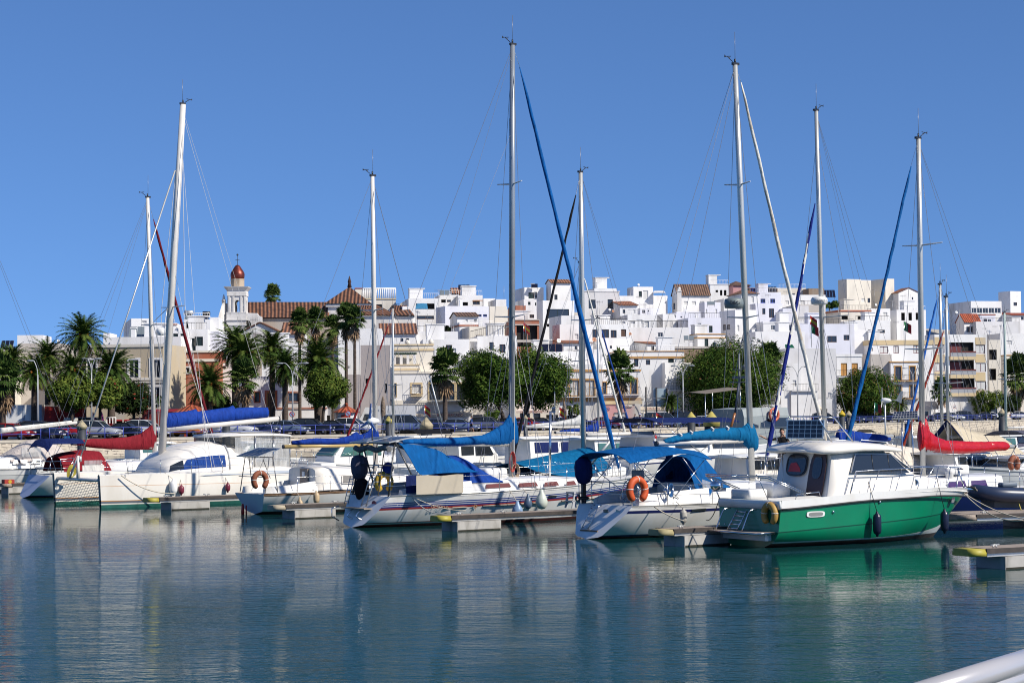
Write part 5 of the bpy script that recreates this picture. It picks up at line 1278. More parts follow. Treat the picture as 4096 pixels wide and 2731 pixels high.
def finger(lab,tip,th,L,w=1.0,nose=YELP,float_x=1.0,floats=1,fl=1.25,z=.52,group='floating pontoon fingers'):
# a pontoon finger: plank deck, dark edge beam, yellow nose, concrete floats
 root=thing('pontoon',lab,'pontoon',(tip[0],tip[1],0),rad(th),group)
 mb=MB();n=int(L/.14)
 mb.bbox((.45,-w/2+.05,z-.05),(L,w/2-.05,z));mb.build('deck',GREYWOOD,root)
 mb=MB();mb.bbox((.4,-w/2-.02,z-.12),(L,-w/2+.048,z-.002));mb.bbox((.4,w/2-.048,z-.12),(L,w/2+.02,z-.002));mb.build('edge_beam',mat('rubbing_strake',(.05,.04,.035),.7,var=.4,vs=3),root)
 mb=MB();mb.bbox((.45,-w/2+.03,z-.2),(L,w/2-.03,z-.125));mb.build('frame',mat('galvanised',(.5,.5,.49),.45,.6,var=.2,vs=2),root)
 mb=MB();secs=[]
 for x,k in((-.02,.55),(.06,.85),(.2,.97),(.398,1)):secs.append([Vector((x,y*k,zz))for y,zz in((-w/2,z-.18),(-w/2-.01,z-.1),(-w/2+.03,z-.01),(w/2-.03,z-.01),(w/2+.01,z-.1),(w/2,z-.18))])
 mb.loft(secs,closed=True,caps=True);mb.build('nose',nose,root)
 CONC=mat('float_concrete',(.42,.40,.37),.85,var=.15,vs=2,dirt=(.12,.11,.08),dscale=2.5)
 for i in range(floats):
  x0=float_x+i*3.2;mb=MB();mb.bbox((x0,-w/2-.06,-.25),(x0+fl,w/2+.06,z-.21));mb.bbox((x0+.02,-w/2-.065,-.02),(x0+fl-.02,w/2+.065,.045),1);mb.build('float',[CONC,mat('waterline_weed',(.03,.028,.018),.9,var=.4,vs=6)],root)
 mb=MB()
 for x in(.8,2.6):
  for y in(-w/2+.14,):mb.bar((x-.14,y,z+.07),(x+.14,y,z+.07),.022,6);mb.bar((x-.05,y,z),(x-.05,y,z+.07),.02,5);mb.bar((x+.05,y,z),(x+.05,y,z+.07),.02,5)
 mb.build('cleat',mat('galvanised',(.5,.5,.49)),root)
 return root
def rope(lab,pts,sag=.2,r=.014,mt=None,n=12):
 a,b=Vector(pts[0]),Vector(pts[-1]);mb=MB();P=[]
 base=a
 for i in range(n+1):
  t=i/n;P.append(a.lerp(b,t)-a-Vector((0,0,sag*4*t*(1-t))))
 o=mb.tube(P,r,5).build('mooring_rope',mt or ROPE,None,a);tag(o,lab,'rope','mooring ropes');return o
F=Boat('motor_cruiser','green hulled motor cruiser with a white cabin and dark windows','motor boat',(6.82,59.1),32,'boats in the front row')
F.hull(8.57,[(0,1.42),(.1,1.5),(.5,1.52),(.65,1.45),(.8,1.08),(.9,.66),(.96,.34),(1,.05)],[(0,1.33),(.35,1.50),(.7,1.56),(.9,1.49),(1,1.40)],[('s',.16,0),('s',.23,0),('s',.262,3),('w',lambda t:.46+.36*t,1),('w',lambda t:.425+.36*t,2),('w',lambda t:.165+.42*t**5,1),('w',lambda t:.115+.03*t,0),('w',.0,4,4)],[WHITE,GREEN,GREEND,BLACK,ANTIF],rake=1.55,tr=.12,kind='planing',deckm=DECKW,deckdrop=.10,tmat=GREEN,zk=((0,-.25),(.5,-.45),(.85,-.4),(1,-.05)))
mb=MB()
for sd in(-1,1):mb.tube([F.side(x,sd,-.245,-.015)for x in[8.57*i/24 for i in range(24)]],.028,6)
mb.tube([F.side(0,-1,-.245,-.01),F.side(0,1,-.245,-.01)],.028,6);F.part('rub_rail',mb,RUBBER)
mb=MB();mb.rbox((-.02,0,1.21),(.10,2.84,.24),.04);F.part('transom_cap',mb,WHITE)
# swim platform with two bent tubes and the folding ladder
mb=MB();mb.bbox((-.82,-1.25,.40),(-.10,1.25,.455));pl=F.part('swim_platform',mb,GREYWOOD)
mb=MB();mb.tube([(-.84,1.27,.43),(-.84,-1.27,.43),(-.12,-1.27,.43)],.028,6);mb.build('platform_edge',STEEL,pl)
mb=MB();mb.bbox((-.30,-1.05,.20),(-.08,1.05,.395));mb.build('platform_support',WHITE,pl)
for y in(.78,-.42):
 MB().tube(catm([(-.1,y,1.06),(-.3,y,1.05),(-.42,y,.92),(-.62,y+.02,.46)],4),.02,6).build('grab_rail',STEEL,F.root)
mb=MB()
for y in(.42,-.02):mb.bar((-.14,y,1.02),(-.5,y,.47),.02,6)
for k in range(5):mb.bar(Vector((-.14,.42,1.02)).lerp(Vector((-.5,.42,.47)),.08+k*.21),Vector((-.14,-.02,1.02)).lerp(Vector((-.5,-.02,.47)),.08+k*.21),.022,6)
F.part('boarding_ladder',mb,STEEL)
# cockpit coaming and the cabin: aft bulkhead raked, long sloping foredeck trunk
def sec8(x,w0,w1,z0,z1,zs,k=1.0):return[(x,w0,z0),(x,lerp(w0,w1,.35),lerp(z0,zs,.9)),(x,w1*1.0,lerp(z0,z1,.93)),(x,w1*.86,z1),(x,0,z1+.05*k),(x,-w1*.86,z1),(x,-w1,lerp(z0,z1,.93)),(x,-lerp(w0,w1,.35),lerp(z0,zs,.9)),(x,-w0,z0)]
mb=MB()
st=[(1.78,1.22,1.12,1.0,2.62,1.9),(2.2,1.22,1.1,1.2,2.68,1.95),(3.0,1.24,1.08,1.3,2.70,1.95),(4.35,1.2,1.02,1.35,2.66,1.95)]
secs=[[(x+(z-1.0)*(.22 if x<1.9 else .10 if x<2.5 else 0),y,z)for(x,y,z)in sec8(*q)]for q in st]
secs.append([(5.38,1.12,1.35),(5.38,1.10,1.75),(5.36,1.06,1.97),(5.36,.8,2.02),(5.36,0,2.05),(5.36,-.8,2.02),(5.36,-1.06,1.97),(5.38,-1.10,1.75),(5.38,-1.12,1.35)])
mb.loft(secs,caps=True);F.part('cabin',mb,CREAM)
F.trunk('coachroof',[(5.2,1.14,1.0,1.36,2.0),(5.9,1.05,.92,1.36,1.93),(6.6,.86,.72,1.38,1.82),(7.15,.62,.48,1.38,1.68),(7.4,.45,.3,1.36,1.42)],CREAM)
# roof with its deep rounded overhang aft
mb=MB();secs=[]
for x,w_,z,h in((1.68,.72,2.70,.05),(1.70,1.12,2.70,.12),(1.86,1.30,2.72,.22),(2.3,1.34,2.74,.24),(3.2,1.31,2.77,.20),(4.2,1.24,2.74,.16),(4.85,1.12,2.68,.11),(5.02,.9,2.66,.06)):
 secs.append([Vector((x-.15*abs(a)**3*(1 if x<2 else 0),w_*a,z+h*b))for a,b in((1,-.35),(1.0,.1),(.93,.5),(.7,.85),(.35,1),(0,1.05),(-.35,1),(-.7,.85),(-.93,.5),(-1.0,.1),(-1,-.35),(-.9,-.5),(0,-.3),(.9,-.5))])
mb.loft(secs,closed=True,caps=True);roof_=F.part('cabin_roof',mb,CREAM)
mb=MB()
for y in(-.75,.75):mb.tube([(3.6,y*.9,2.9),(3.65,y*.9,3.0),(4.7,y*.8,2.93),(4.75,y*.8,2.8)],.016,5)
mb.build('grab_rail',STEEL,roof_)
for sd in(-1,1):
 A=[(2.78,1.19,2.07),(5.05,1.13,2.02),(4.42,1.055,2.56),(3.02,1.10,2.58)]
 F.pane('window',[(x,sd*(y+.03),z)for x,y,z in A],DARKG,fr=mat('window_trim',(.30,.30,.30),.35,.7))
 mb=MB();mb.bar((3.65,sd*1.19,2.06),(3.65,sd*1.12,2.57),.018,4);mb.bar((4.3,sd*1.17,2.05),(4.3,sd*1.10,2.55),.018,4);F.part('window_bar',mb,BLACK)
mb=MB()
for y0,y1 in((-.95,-.05),(.05,.95)):mb.prism([(5.375,y0,2.06),(5.375,y1,2.06),(4.52,y1*.95,2.58),(4.52,y0*.95,2.58)],(.03,0,.03))
F.part('windscreen',mb,DARKG)
# aft bulkhead: door and window
ab=lambda y,z:Vector((1.765+(z-1.0)*.22,y,z))
def oval(c,a,b,n=20,ax=1,p=3.2):
 o=[]
 for i in range(n):
  t=2*math.pi*i/n;o.append((math.copysign(abs(math.cos(t))**(2/p),math.cos(t))*a,math.copysign(abs(math.sin(t))**(2/p),math.sin(t))*b))
 return o
mb=MB();mb.prism([ab(-.66+y,1.92+z)-Vector((.02,0,0))for y,z in oval(0,.36,.78)],(-.03,0,0));dr=F.part('door',mb,mat('door_brown',(.045,.02,.016),.35))
mb=MB();mb.prism([ab(-.66+y,2.22+z)-Vector((.055,0,0))for y,z in oval(0,.2,.32)],(-.01,0,0));mb.build('pane',DARKG,dr)
mb=MB();mb.prism([ab(.3+y,2.28+z)-Vector((.02,0,0))for y,z in oval(0,.47,.33)],(-.025,0,0));wn=F.part('window',mb,BLACK)
mb=MB();mb.prism([ab(.3+y,2.28+z)-Vector((.05,0,0))for y,z in oval(0,.42,.28)],(-.01,0,0));mb.build('pane',DARKG,wn)
mb=MB();mb.prism([ab(.05,2.08)-Vector((.065,0,0)),ab(.62,2.08)-Vector((.065,0,0)),ab(.55,2.32)-Vector((.065,0,0)),ab(.3,2.36)-Vector((.065,0,0)),ab(.12,2.2)-Vector((.065,0,0))],(-.004,0,0));mb.build('red_cushion',REDP,wn)
mb=MB();mb.bar((1.93,.85,2.66),(1.80,.72,1.32),.022,6);F.part('brush_pole',mb,ALU);mb=MB();mb.rbox((1.88,.9,2.66),(.14,.42,.1),.04);F.part('brush_head',mb,WOOD)
# rails
mb=MB()
a=[(.9,-1.42,1.52),(.72,-1.42,1.60),(-.5,-1.42,2.04),(-.5,1.42,2.04),(.72,1.42,1.60),(.9,1.42,1.52)]
for dz in(0,-.05):mb.tube([(x,y,z+dz)for x,y,z in a],.018,6)
mb.bar((-.5,-1.0,2.02),(-.1,-.95,1.35),.012,5);mb.bar((-.5,1.4,2.0),(-.08,1.3,1.62),.022,6)
F.part('stern_rail',mb,STEEL)
mb=MB()
for sd in(-1,1):
 P=[F.side(2.55,sd,.02,.1)]+[F.side(x,sd,.62,.12)for x in(2.8,3.6,4.6,5.6,6.4,7.2,7.8)]+[Vector((8.4,0,2.02))]
 mb.tube(P,.016,6)
 for x in(2.75,3.6,4.5,5.4,6.2,6.95,7.6):b=F.side(x-.22,sd,-.06,.1);mb.tube([b,b+Vector((.06,0,.12)),F.side(x+.1,sd,.62,.12)],.014,5)
 mb.tube([F.side(.55,sd,.0,.1),F.side(.6,sd,.14,.1),F.side(1.4,sd,.14,.1),F.side(1.45,sd,.0,.1)],.014,5)
F.part('guard_rail',mb,STEEL)
mb=MB();mb.bar((8.42,-.02,1.45),(8.28,.1,2.05),.03,6);mb.prism([(8.3,-.16,1.40),(8.85,-.05,1.38),(8.85,.05,1.38),(8.3,.16,1.40)],(0,0,.05));F.part('bow_roller',mb,STEEL)
mb=MB();mb.bar((8.5,0,1.42),(8.98,0,1.36),.03,6);mb.prism([(8.7,-.2,1.46),(8.98,-.02,1.32),(8.98,.02,1.32),(8.7,.2,1.46)],(0,0,.03));F.part('anchor',mb,mat('anchor_rust',(.3,.24,.2),.7,var=.3))
for(x,z,a_,b_)in((1.2,.93,.33,.085),(7.15,1.12,.14,.1)):
 p=F.skin(x,z,-1,.012);q=F.skin(x+.4,z,-1,.012);d=(q-p).normalized();pu=F.skin(x,z+.1,-1,.012);uz=(pu-p).normalized()
 mb=MB();mb.prism([p+d*u+uz*v for u,v in oval(0,a_,b_,p=4)],(0,-.02,0));pf=F.part('hull_window',mb,WHITE if a_>.2 else STEEL)
 mb=MB();mb.prism([p+d*u+uz*v+Vector((0,-.021,0))for u,v in oval(0,a_*.78,b_*.65,p=4)],(0,-.006,0));mb.build('pane',mat('hull_window_glass',(.25,.25,.24),.15),pf)
for x,z in((1.85,.97),(3.6,1.2)):F.part('drain_fitting',MB().ball(F.skin(x,z,-1,.01),.045,8),STEEL)
mb=MB();p=Vector((5.35,-1.03,1.72));mb.prism([p+Vector((u,0,v))for u,v in oval(0,.19,.10,p=2.2)],(0,-.04,0));pf=F.part('porthole',mb,STEEL)
mb=MB();mb.prism([p+Vector((u,-.045,v))for u,v in oval(0,.15,.075,p=2.2)],(0,-.006,0));mb.build('pane',DARKG,pf)
mb=MB();mb.rbox((.45,.6,1.46),(.7,.9,.3),.08);mb.rbox((1.3,.55,1.55),(.7,.85,.45),.08);F.part('cockpit_locker',mb,WHITE)
# radar arch with the big solar panel on the roof
mb=MB()
for y in(.75,-.75):mb.tube([(2.5,y,2.9),(2.0,y,3.62),(2.1,y*.9,3.70)],.022,6);mb.tube([(3.35,y,2.88),(2.6,y*.95,3.66),(2.1,y*.9,3.70)],.022,6)
mb.tube([(2.1,.68,3.70),(2.1,-.68,3.70)],.022,6);mb.bar((2.98,.75,3.26),(2.98,-.75,3.26),.016,5)
arch=F.part('roof_arch',mb,STEEL)
F.solar([(1.95,.72,3.06),(2.2,-.68,3.06),(2.25,-.68,3.60),(2.0,.72,3.60)],parent=arch)
fender(F,'navy fender on the green hull, the one amidships',(3.35,-1.66,.58),.125,.62,NAVY if False else mat('navy_vinyl',(.008,.010,.028),.3),F.side(3.2,-1,.3,.05),rc=BLACK)
fender(F,'navy fender on the green hull, the one nearest the bow',(6.23,-1.42,.55),.125,.62,MATS['navy_vinyl'],F.side(6.1,-1,.3,.05),rc=BLACK)
horseshoe(F,'ochre horseshoe buoy hanging on the corner of the green boat',(-.14,-1.05,.95),.24,OCHRE,face='y',r=.085)
gr=F.hung('barbecue','shiny round steel barbecue on the stern rail of the green boat','barbecue',(-.5,.92,1.72))
mb=MB();mb.ball((0,0,0),.2,14,sc=(1,1,.75));mb.build('bowl',CHROME,gr);mb=MB();mb.bar((0,0,-.15),(.1,0,-.35),.02,5);mb.bar((-.1,-.22,0),(.1,-.22,0),.012,5);mb.build('bracket',STEEL,gr)
# ---- yacht with the blue bimini
Eb=Boat('sailing_yacht','white yacht with a blue bimini and a slanted grey-white stern','sailing yacht',(2.85,63.3),36,'boats in the front row')
Eb.hull(10.6,[(0,1.30),(.12,1.5),(.35,1.68),(.55,1.68),(.75,1.3),(.88,.75),(.96,.3),(1,.04)],[(0,1.02),(.25,1.0),(.6,1.08),(1,1.30)],[('s',.05,1),('s',.15,0),('s',.24,2),('w',.12,0),('w',.06,2),('w',0,3,3)],[WHITE,ALU,mat('navy_stripe',(.012,.018,.10),.3),ANTIF],rake=1.3,tr=.75,deckm=DECKW,zk=((0,.02),(.12,-.12),(.5,-.5),(.85,-.35),(1,.1)))
mb=MB()
T=[Vector(p)for p in((.01,.7,.92),(-.04,-.75,.90),(-.46,-.42,.30),(-.42,.5,.28))]
n=(T[1]-T[0]).cross(T[3]-T[0]).normalized();n=-n if n.x>0 else n
mb.prism([p+n*.012 for p in T],n*.01);tw_=Eb.part('transom_panel',mb,mat('transom_shade',(.66,.66,.66),.35))
mb=MB();mb.bbox((-.62,-.35,.22),(-.42,.5,.26));Eb.part('boarding_step',mb,TEAK)
mb=MB()
for y in(.42,.10):mb.tube([(-.08,y,.99),(-.2,y,.97),(-.62,y,.28)],.018,6)
for k in range(4):mb.bar(Vector((-.24,.42,.9)).lerp(Vector((-.62,.42,.28)),k/3.3),Vector((-.24,.10,.9)).lerp(Vector((-.62,.10,.28)),k/3.3),.018,5)
Eb.part('boarding_ladder',mb,STEEL)
mb=MB();mb.prism([Vector((-.17,-.25,.82))+Vector((-.35*v*1.2,u,v))for u,v in oval(0,.12,.075,p=3)],(-.02,0,-.01));Eb.part('locker_hatch',mb,STEEL)
mb=MB();mb.prism([Vector((-.12,-.78,.80))+Vector((-.1*v,u,v))for u,v in((-.1,.06),(.08,.1),(.1,-.08),(-.02,-.1))],(-.03,0,0));Eb.part('vent_cover',mb,STEEL)
# cockpit coamings, coachroof
mb=MB()
for sd in(-1,1):mb.loft([[Vector((x,sd*(w_+.22),1.0)),Vector((x,sd*(w_+.14),z)),Vector((x,sd*w_,z)),Vector((x,sd*(w_-.05),.9))]for x,w_,z in((.35,.85,1.18),(1.0,.95,1.36),(2.2,1.0,1.42),(3.2,1.02,1.48))],caps=True)
Eb.part('cockpit_coaming',mb,WHITE)
mb=MB();mb.bbox((.3,-.78,1.0),(3.1,.78,1.03));mb.bbox((3.08,-.85,1.0),(3.12,.85,1.62));Eb.part('cockpit_sole',mb,mat('cockpit_shade_grey',(.35,.36,.37),.5))
Eb.trunk('coachroof',[(2.9,1.12,.95,1.0,1.58),(4.5,1.1,.9,1.0,1.6),(6.4,.95,.72,1.05,1.56),(7.6,.65,.42,1.1,1.42),(8.2,.4,.2,1.14,1.2)],WHITE)
mb=MB();p=Eb.skin(2.2,.78,-1,.012);q=Eb.skin(2.75,.80,-1,.012);mb.prism([p,q,q+Vector((0,0,.14)),p+Vector((0,0,.14))],(0,-.015,0));Eb.part('hull_window',mb,DARKG)
mb=MB();mb.prism([(3.02,-1.02,1.42),(3.45,-1.05,1.42),(3.42,-.98,1.52),(3.1,-.96,1.55)],(0,-.05,.0));Eb.part('side_window',mb,DARKG)
for x in(1.55,2.5):Eb.part('winch',MB().lathe([(.09,0),(.1,.03),(.06,.06),(.06,.12),(.08,.15),(.03,.17)],(x,-1.06,1.42),10),CHROME)
mb=MB();mb.tube([(math.cos(a)*.02+1.0,math.cos(a)*.42,1.35+math.sin(a)*.42)for a in[2*math.pi*i/20 for i in range(20)]],.016,5,closed=True)
for i in range(6):a=math.pi*i/6;mb.bar((1.0,math.cos(a)*.42,1.35+math.sin(a)*.42),(1.0,-math.cos(a)*.42,1.35-math.sin(a)*.42),.008,4)
Eb.part('steering_wheel',mb,STEEL)
mb=MB();mb.rbox((1.25,0,1.3),(.25,.4,.7),.06);mb.rbox((1.3,0,1.85),(.15,.5,.4),.05);Eb.part('binnacle',mb,mat('grey_console',(.28,.29,.3),.5))
# bimini and sprayhood
g=[]
for i in range(11):
 v=i/10;x=lerp(-.12,3.05,v);zc=interp([(0,2.60),(.35,2.74),(.7,2.76),(1,2.64)],v);r=[]
 for j in range(13):
  a=lerp(-1,1,j/12);side=abs(a)**3.2;lift=.07*math.sin(math.pi*v)
  r.append((x+(.15 if v>.9 else 0)*abs(a)**2-.1*(1-v)*(1-a*a),1.38*a*(1-.03*side),zc-side*(.30+.05*math.sin(6.3*v)-lift)))
 g.append(r)
Eb.part('bimini_top',MB().sheet(g,.02),AZURE)
for sd in(-1,1):
 mb=MB()
 for a,b in(((.15,2.35),(1.95,1.18)),((2.9,2.35),(1.75,1.2)),((1.6,2.48),(.25,1.4)),((2.0,2.45),(3.0,1.5))):mb.bar((a[0],sd*1.32,a[1]),(b[0],sd*1.2,b[1]),.014,5)
 Eb.part('bimini_frame',mb,STEEL)
g=[]
for i in range(9):
 v=i/8;x=lerp(2.75,4.15,v);zt=interp([(0,2.38),(.45,2.52),(.68,2.42),(1,1.62)],v);r=[]
 for j in range(13):
  a=lerp(-1,1,j/12);e=abs(a)**3
  r.append((x,1.12*a,lerp(zt,1.2 if v<.5 else 1.45,e)))
 g.append(r)
Eb.part('sprayhood',MB().sheet(g,.02),AZURE)
mb=MB()
for sd in(-1,1):mb.prism([(2.95,sd*1.135,1.75),(3.3,sd*1.135,1.65),(3.3,sd*1.135,1.45),(2.98,sd*1.135,1.42)],(0,sd*.012,0))
Eb.part('sprayhood_window',mb,CLEAR)
# dark flag of shade cloth inside the cockpit
Eb.part('cockpit_curtain',MB().sheet([[(3.2+.1*j,.9,z)for j in range(4)]for z in(2.5,2.1,1.7)],.01),NAVY)
Eb.mast((6.13,0,1.55),(5.56,0,15.15),.105,vane=True,spreaders=((11.24,.62),(6.9,.75)))
Eb.boom(5.95,2.92,2.1,2.86,.085,MASTW)
Eb.cover([(2.35,2.98,2.85,.09),(2.7,3.08,2.86),(3.1,3.16,2.92),(4.28,3.30,2.93),(5.23,3.34,2.90),(5.7,3.33,2.86),(5.92,3.46,2.66),(6.18,3.44,2.54),(6.34,3.1,2.58,.1)],TEAL,.17,seed=3)
for x,z in((3.0,3.13),(3.45,3.20),(4.35,3.30),(5.0,3.33)):Eb.part('cover_strap',MB().box((x,-.06,z-.02),(.06,.14,.12),rx=.5),OFFW)
Eb.shrouds(6.9,.75,15.0,extra=[((5.56,0,15.1),(.1,.55,1.1),.008),((5.56,0,15.1),(.1,-.55,1.1),.008),((5.6,0,14.9),(2.15,0,2.95),.007)])
Eb.furl((5.82,0,14.6),(9.75,0,1.9),(.03,.07,.10,.11,.05),SAILW,mat('sail_sand_edge',(.5,.44,.36),.8))
mb=MB();mb.lathe([(.1,-.19),(.3,-.17),(.32,-.02),(.30,.12),(.12,.16)],(5.4,0,7.38),16);rd=Eb.part('radar_dome',mb,mat('radar_grey',(.16,.19,.19),.45))
cdir=Vector((-Eb.s,-Eb.c,0));ldir=Vector((Eb.c,-Eb.s,0));text('lettering','B&G',.17,BLACK,rd,face_M(Vector((5.4,0,7.37))+cdir*.325,ldir,cdir))
Eb.rails([1.5,3.0,4.5,6.0,7.5,9.0],-1);Eb.rails([1.5,3.0,4.5,6.0,7.5,9.0],1,name='guard_rail');Eb.pushpit(1.3,.68);Eb.pulpit(9.2)
outboard(Eb,'navy hooded outboard motor clamped to the stern rail of the bimini yacht',(.02,1.12,2.02),NAVY,1.45,.62)
mb=MB()
for p in((-.05,1.25),(.1,.8)):mb.bar((p[0],p[1],1.02),(p[0]-.02,p[1],1.75),.014,5)
Eb.part('motor_bracket',mb,STEEL)
horseshoe(Eb,'bright orange horseshoe buoy on the rail of the bimini yacht',(.2,-1.3,1.48),.30,ORANGE,r=.10)
fender(Eb,'grey fender hanging by the bimini yacht above its pontoon finger',(1.62,-1.78,.66),.11,.42,mat('dirty_fender',(.42,.40,.36),.5,var=.3,vs=5),Eb.side(1.6,-1,.1))
rp=Eb.hung('rope_coil','blue rope coil on the rail of the bimini yacht','rope',(1.45,-1.32,1.5));mb=MB()
for k in range(5):mb.tube([(math.cos(a)*.1+k*.01,-.01*k,math.sin(a)*(.13+.02*k)-.05)for a in[2*math.pi*i/12 for i in range(12)]],.013,4,closed=True)
mb.build('coil',mat('rope_blue',(.02,.12,.32),.8),rp)
flg=Eb.hung('flag','small red, white and blue flag above the bimini','flag',(2.3,.4,2.8));mb=MB();mb.bar((0,0,-.1),(.06,0,.42),.008,4);mb.build('staff',STEEL,flg)
for i,(m_,d)in enumerate(((REDP,0),(WHITE,.1),(BLUEP,.2))):MB().sheet([[(.05-d*.3-.1*u*.3,.05*math.sin(u*3+i),.36-d-u*.1-u*.0)for u in(0,1)],[(.16-d*.3,.04,.28-d),(.14-d*.3,.04,.2-d)]],.004).build('stripe',m_,flg)
# ---- the yacht with stripes, arch and blue tents
D_=Boat('sailing_yacht','striped white yacht with a stern arch, solar panels and blue cockpit tents','sailing yacht',(-4.9,70.3),36,'boats in the front row')
SB=mat('stripe_blue',(.02,.05,.22),.3);SR=mat('stripe_red',(.30,.03,.03),.35)
D_.hull(12.6,[(0,1.25),(.1,1.5),(.3,1.82),(.5,1.88),(.7,1.55),(.86,.9),(.95,.38),(1,.04)],[(0,1.06),(.3,1.10),(.6,1.22),(1,1.50)],[('s',.03,3),('s',.22,0),('s',.26,1),('s',.285,0),('s',.33,1),('s',.35,0),('s',.40,1),('s',.47,2),('w',.17,0),('w',.14,2),('w',.10,0),('w',0,4,4)],[WHITE,SB,SR,ALU,REDB],rake=1.5,tr=.75,deckm=DECKW,zk=((0,.02),(.12,-.1),(.5,-.5),(.85,-.35),(1,.1)),toe=(ALU,.022))
D_.trunk('coachroof',[(3.3,1.2,1.0,1.06,1.52),(4.8,1.2,.95,1.08,1.54),(7.4,1.05,.8,1.14,1.52),(9.2,.7,.45,1.22,1.42),(9.9,.45,.2,1.28,1.32)],WHITE)
BZG=mat('bronze_glass',(.14,.05,.045),.12)
for a,b in((3.9,5.15),(5.35,6.35),(6.5,7.3),(7.5,8.1)):
 for sd in(-1,1):D_.pane('window',[(a+.12,sd*(1.17-.02*(a-3.9)),1.22),(b,sd*(1.17-.02*(b-3.9)),1.24),(b-.05,sd*(1.10-.02*(b-3.9)),1.38),(a+.2,sd*(1.10-.02*(a-3.9)),1.36)],BZG)
mb=MB()
for sd in(-1,1):mb.loft([[Vector((x,sd*(w_+.25),1.04)),Vector((x,sd*(w_+.15),z)),Vector((x,sd*w_,z)),Vector((x,sd*(w_-.05),1.0))]for x,w_,z in((.6,.9,1.25),(1.5,1.0,1.42),(3.4,1.05,1.5))],caps=True)
D_.part('cockpit_coaming',mb,WHITE)
for sd in(1,):D_.part('cockpit_dodger',MB().sheet([[(x,-1.35,z)for x in(.6,1.2,1.9)]for z in(1.15,1.75)],.01),NAVY)
# transom steps and stern gear
mb=MB();mb.bbox((-.62,-.6,.62),(-.1,.9,.66));D_.part('stern_platform',mb,GREYWOOD)
for y in(.3,-.25):D_.part('stern_rail_hoop',MB().tube(catm([(-.5,y,.62),(-.72,y,.4),(-.5,y-.08,.25)],4),.025,6),STEEL)
D_.part('stern_rail_hoop',MB().tube([(-.68,.95,.7),(-.95,.95,.62),(-.95,.95,.35),(-.7,.9,.2)],.022,5),STEEL)
mb=MB()
P=[(.0,1.15,.95),(.35,1.1,2.85),(.35,-1.1,2.85),(1.2,-1.38,1.1)]
mb.tube(P,.03,6);mb.tube([(1.1,1.38,1.1),(.42,1.15,2.8)],.03,6);mb.tube([(.0,-1.15,1.0),(.3,-1.1,2.8)],.03,6);mb.bar((.2,1.12,2.1),(.2,-1.1,2.1),.02,5);mb.bar((.35,.4,2.85),(.35,.4,3.5),.025,6)
for y in(-.5,.0):mb.bar((.0,y,1.0),(.3,y,2.85),.02,5)
ar=D_.part('stern_arch',mb,mat('arch_dark_steel',(.12,.12,.12),.35,.7))
D_.solar([(-.25,.95,2.88),(-.1,.05,2.90),(.85,.05,3.05),(.7,.95,3.05)],parent=ar,cells=(5,6));D_.solar([(-.1,-.1,2.90),(.05,-1.15,2.90),(1.05,-1.15,3.08),(.9,-.1,3.06)],parent=ar,cells=(5,6))
D_.part('grey_canvas_roll',MB().tube([(.1,y,2.66+.05*math.sin(y*6))for y in[1.1-.2*i for i in range(12)]],[.1]*12,8),mat('grey_roll',(.17,.165,.16),.8,var=.3,vs=5,bump=.5,bs=7))
# wind generator
wg=D_.hung('wind_generator','blue bladed wind generator on the arch of the striped yacht','wind generator',(.35,.4,3.5));R3=Matrix.Rotation(rad(90),3,'Y')
MB().lathe([(.02,-.2),(.12,-.12),(.14,.02),(.09,.22),(.02,.3)],(0,0,.1),12,R=R3).build('hub',WHITE,wg)
mb=MB()
for k in range(3):
 a=rad(100+120*k);d=Vector((0,math.cos(a),math.sin(a)));q=Vector((0,-math.sin(a),math.cos(a)));c=Vector((-.12,0,.1));mb.prism([c+d*.1-q*.06,c+d*.62-q*.03,c+d*.62+q*.02,c+d*.1+q*.07],(.02,0,0))
mb.build('blade',mat('blade_blue',(.08,.16,.42),.4),wg)
outboard(D_,'grey covered outboard on the stern rail of the striped yacht',(.25,1.1,1.98),GREYC,1.5,.8)
outboard(D_,'black outboard lower on the stern of the striped yacht',(.0,.55,1.25),BLACKC,1.3,.5)
horseshoe(D_,'yellow horseshoe buoy on the stern of the striped yacht',(.35,-.35,1.5),.26,YELLOW,r=.10)
bb=D_.hung('ball_bag','round blue bag hanging under the arch of the striped yacht','bag',(.45,-.45,2.0));MB().ball((0,0,0),.2,12).build('bag',BLUE,bb);MB().bar((0,0,.18),(0,0,.6),.01,4).build('cord',ROPE,bb)
ld=D_.hung('ladder','long aluminium ladder leaning on the stern of the striped yacht','ladder',(-.3,-.05,.7));mb=MB()
for y in(.16,-.16):mb.bar((0,y,0),(.45,y-.2,1.55),.022,5)
for k in range(7):a=Vector((0,.16,0)).lerp(Vector((.45,-.04,1.55)),.06+k*.14);mb.bar(a,a-Vector((0,.32,0)),.018,5)
mb.build('frame',ALU,ld)
ld=D_.hung('ladder','folded steel boarding ladder at the port stern quarter of the striped yacht','ladder',(-.35,1.0,.75));mb=MB()
for y in(.12,-.12):mb.bar((0,y,0),(.25,y,.95),.016,5)
for k in range(5):a=Vector((0,.12,0)).lerp(Vector((.25,.12,.95)),.1+k*.2);mb.bar(a,a-Vector((0,.24,0)),.016,5)
mb.build('frame',STEEL,ld)
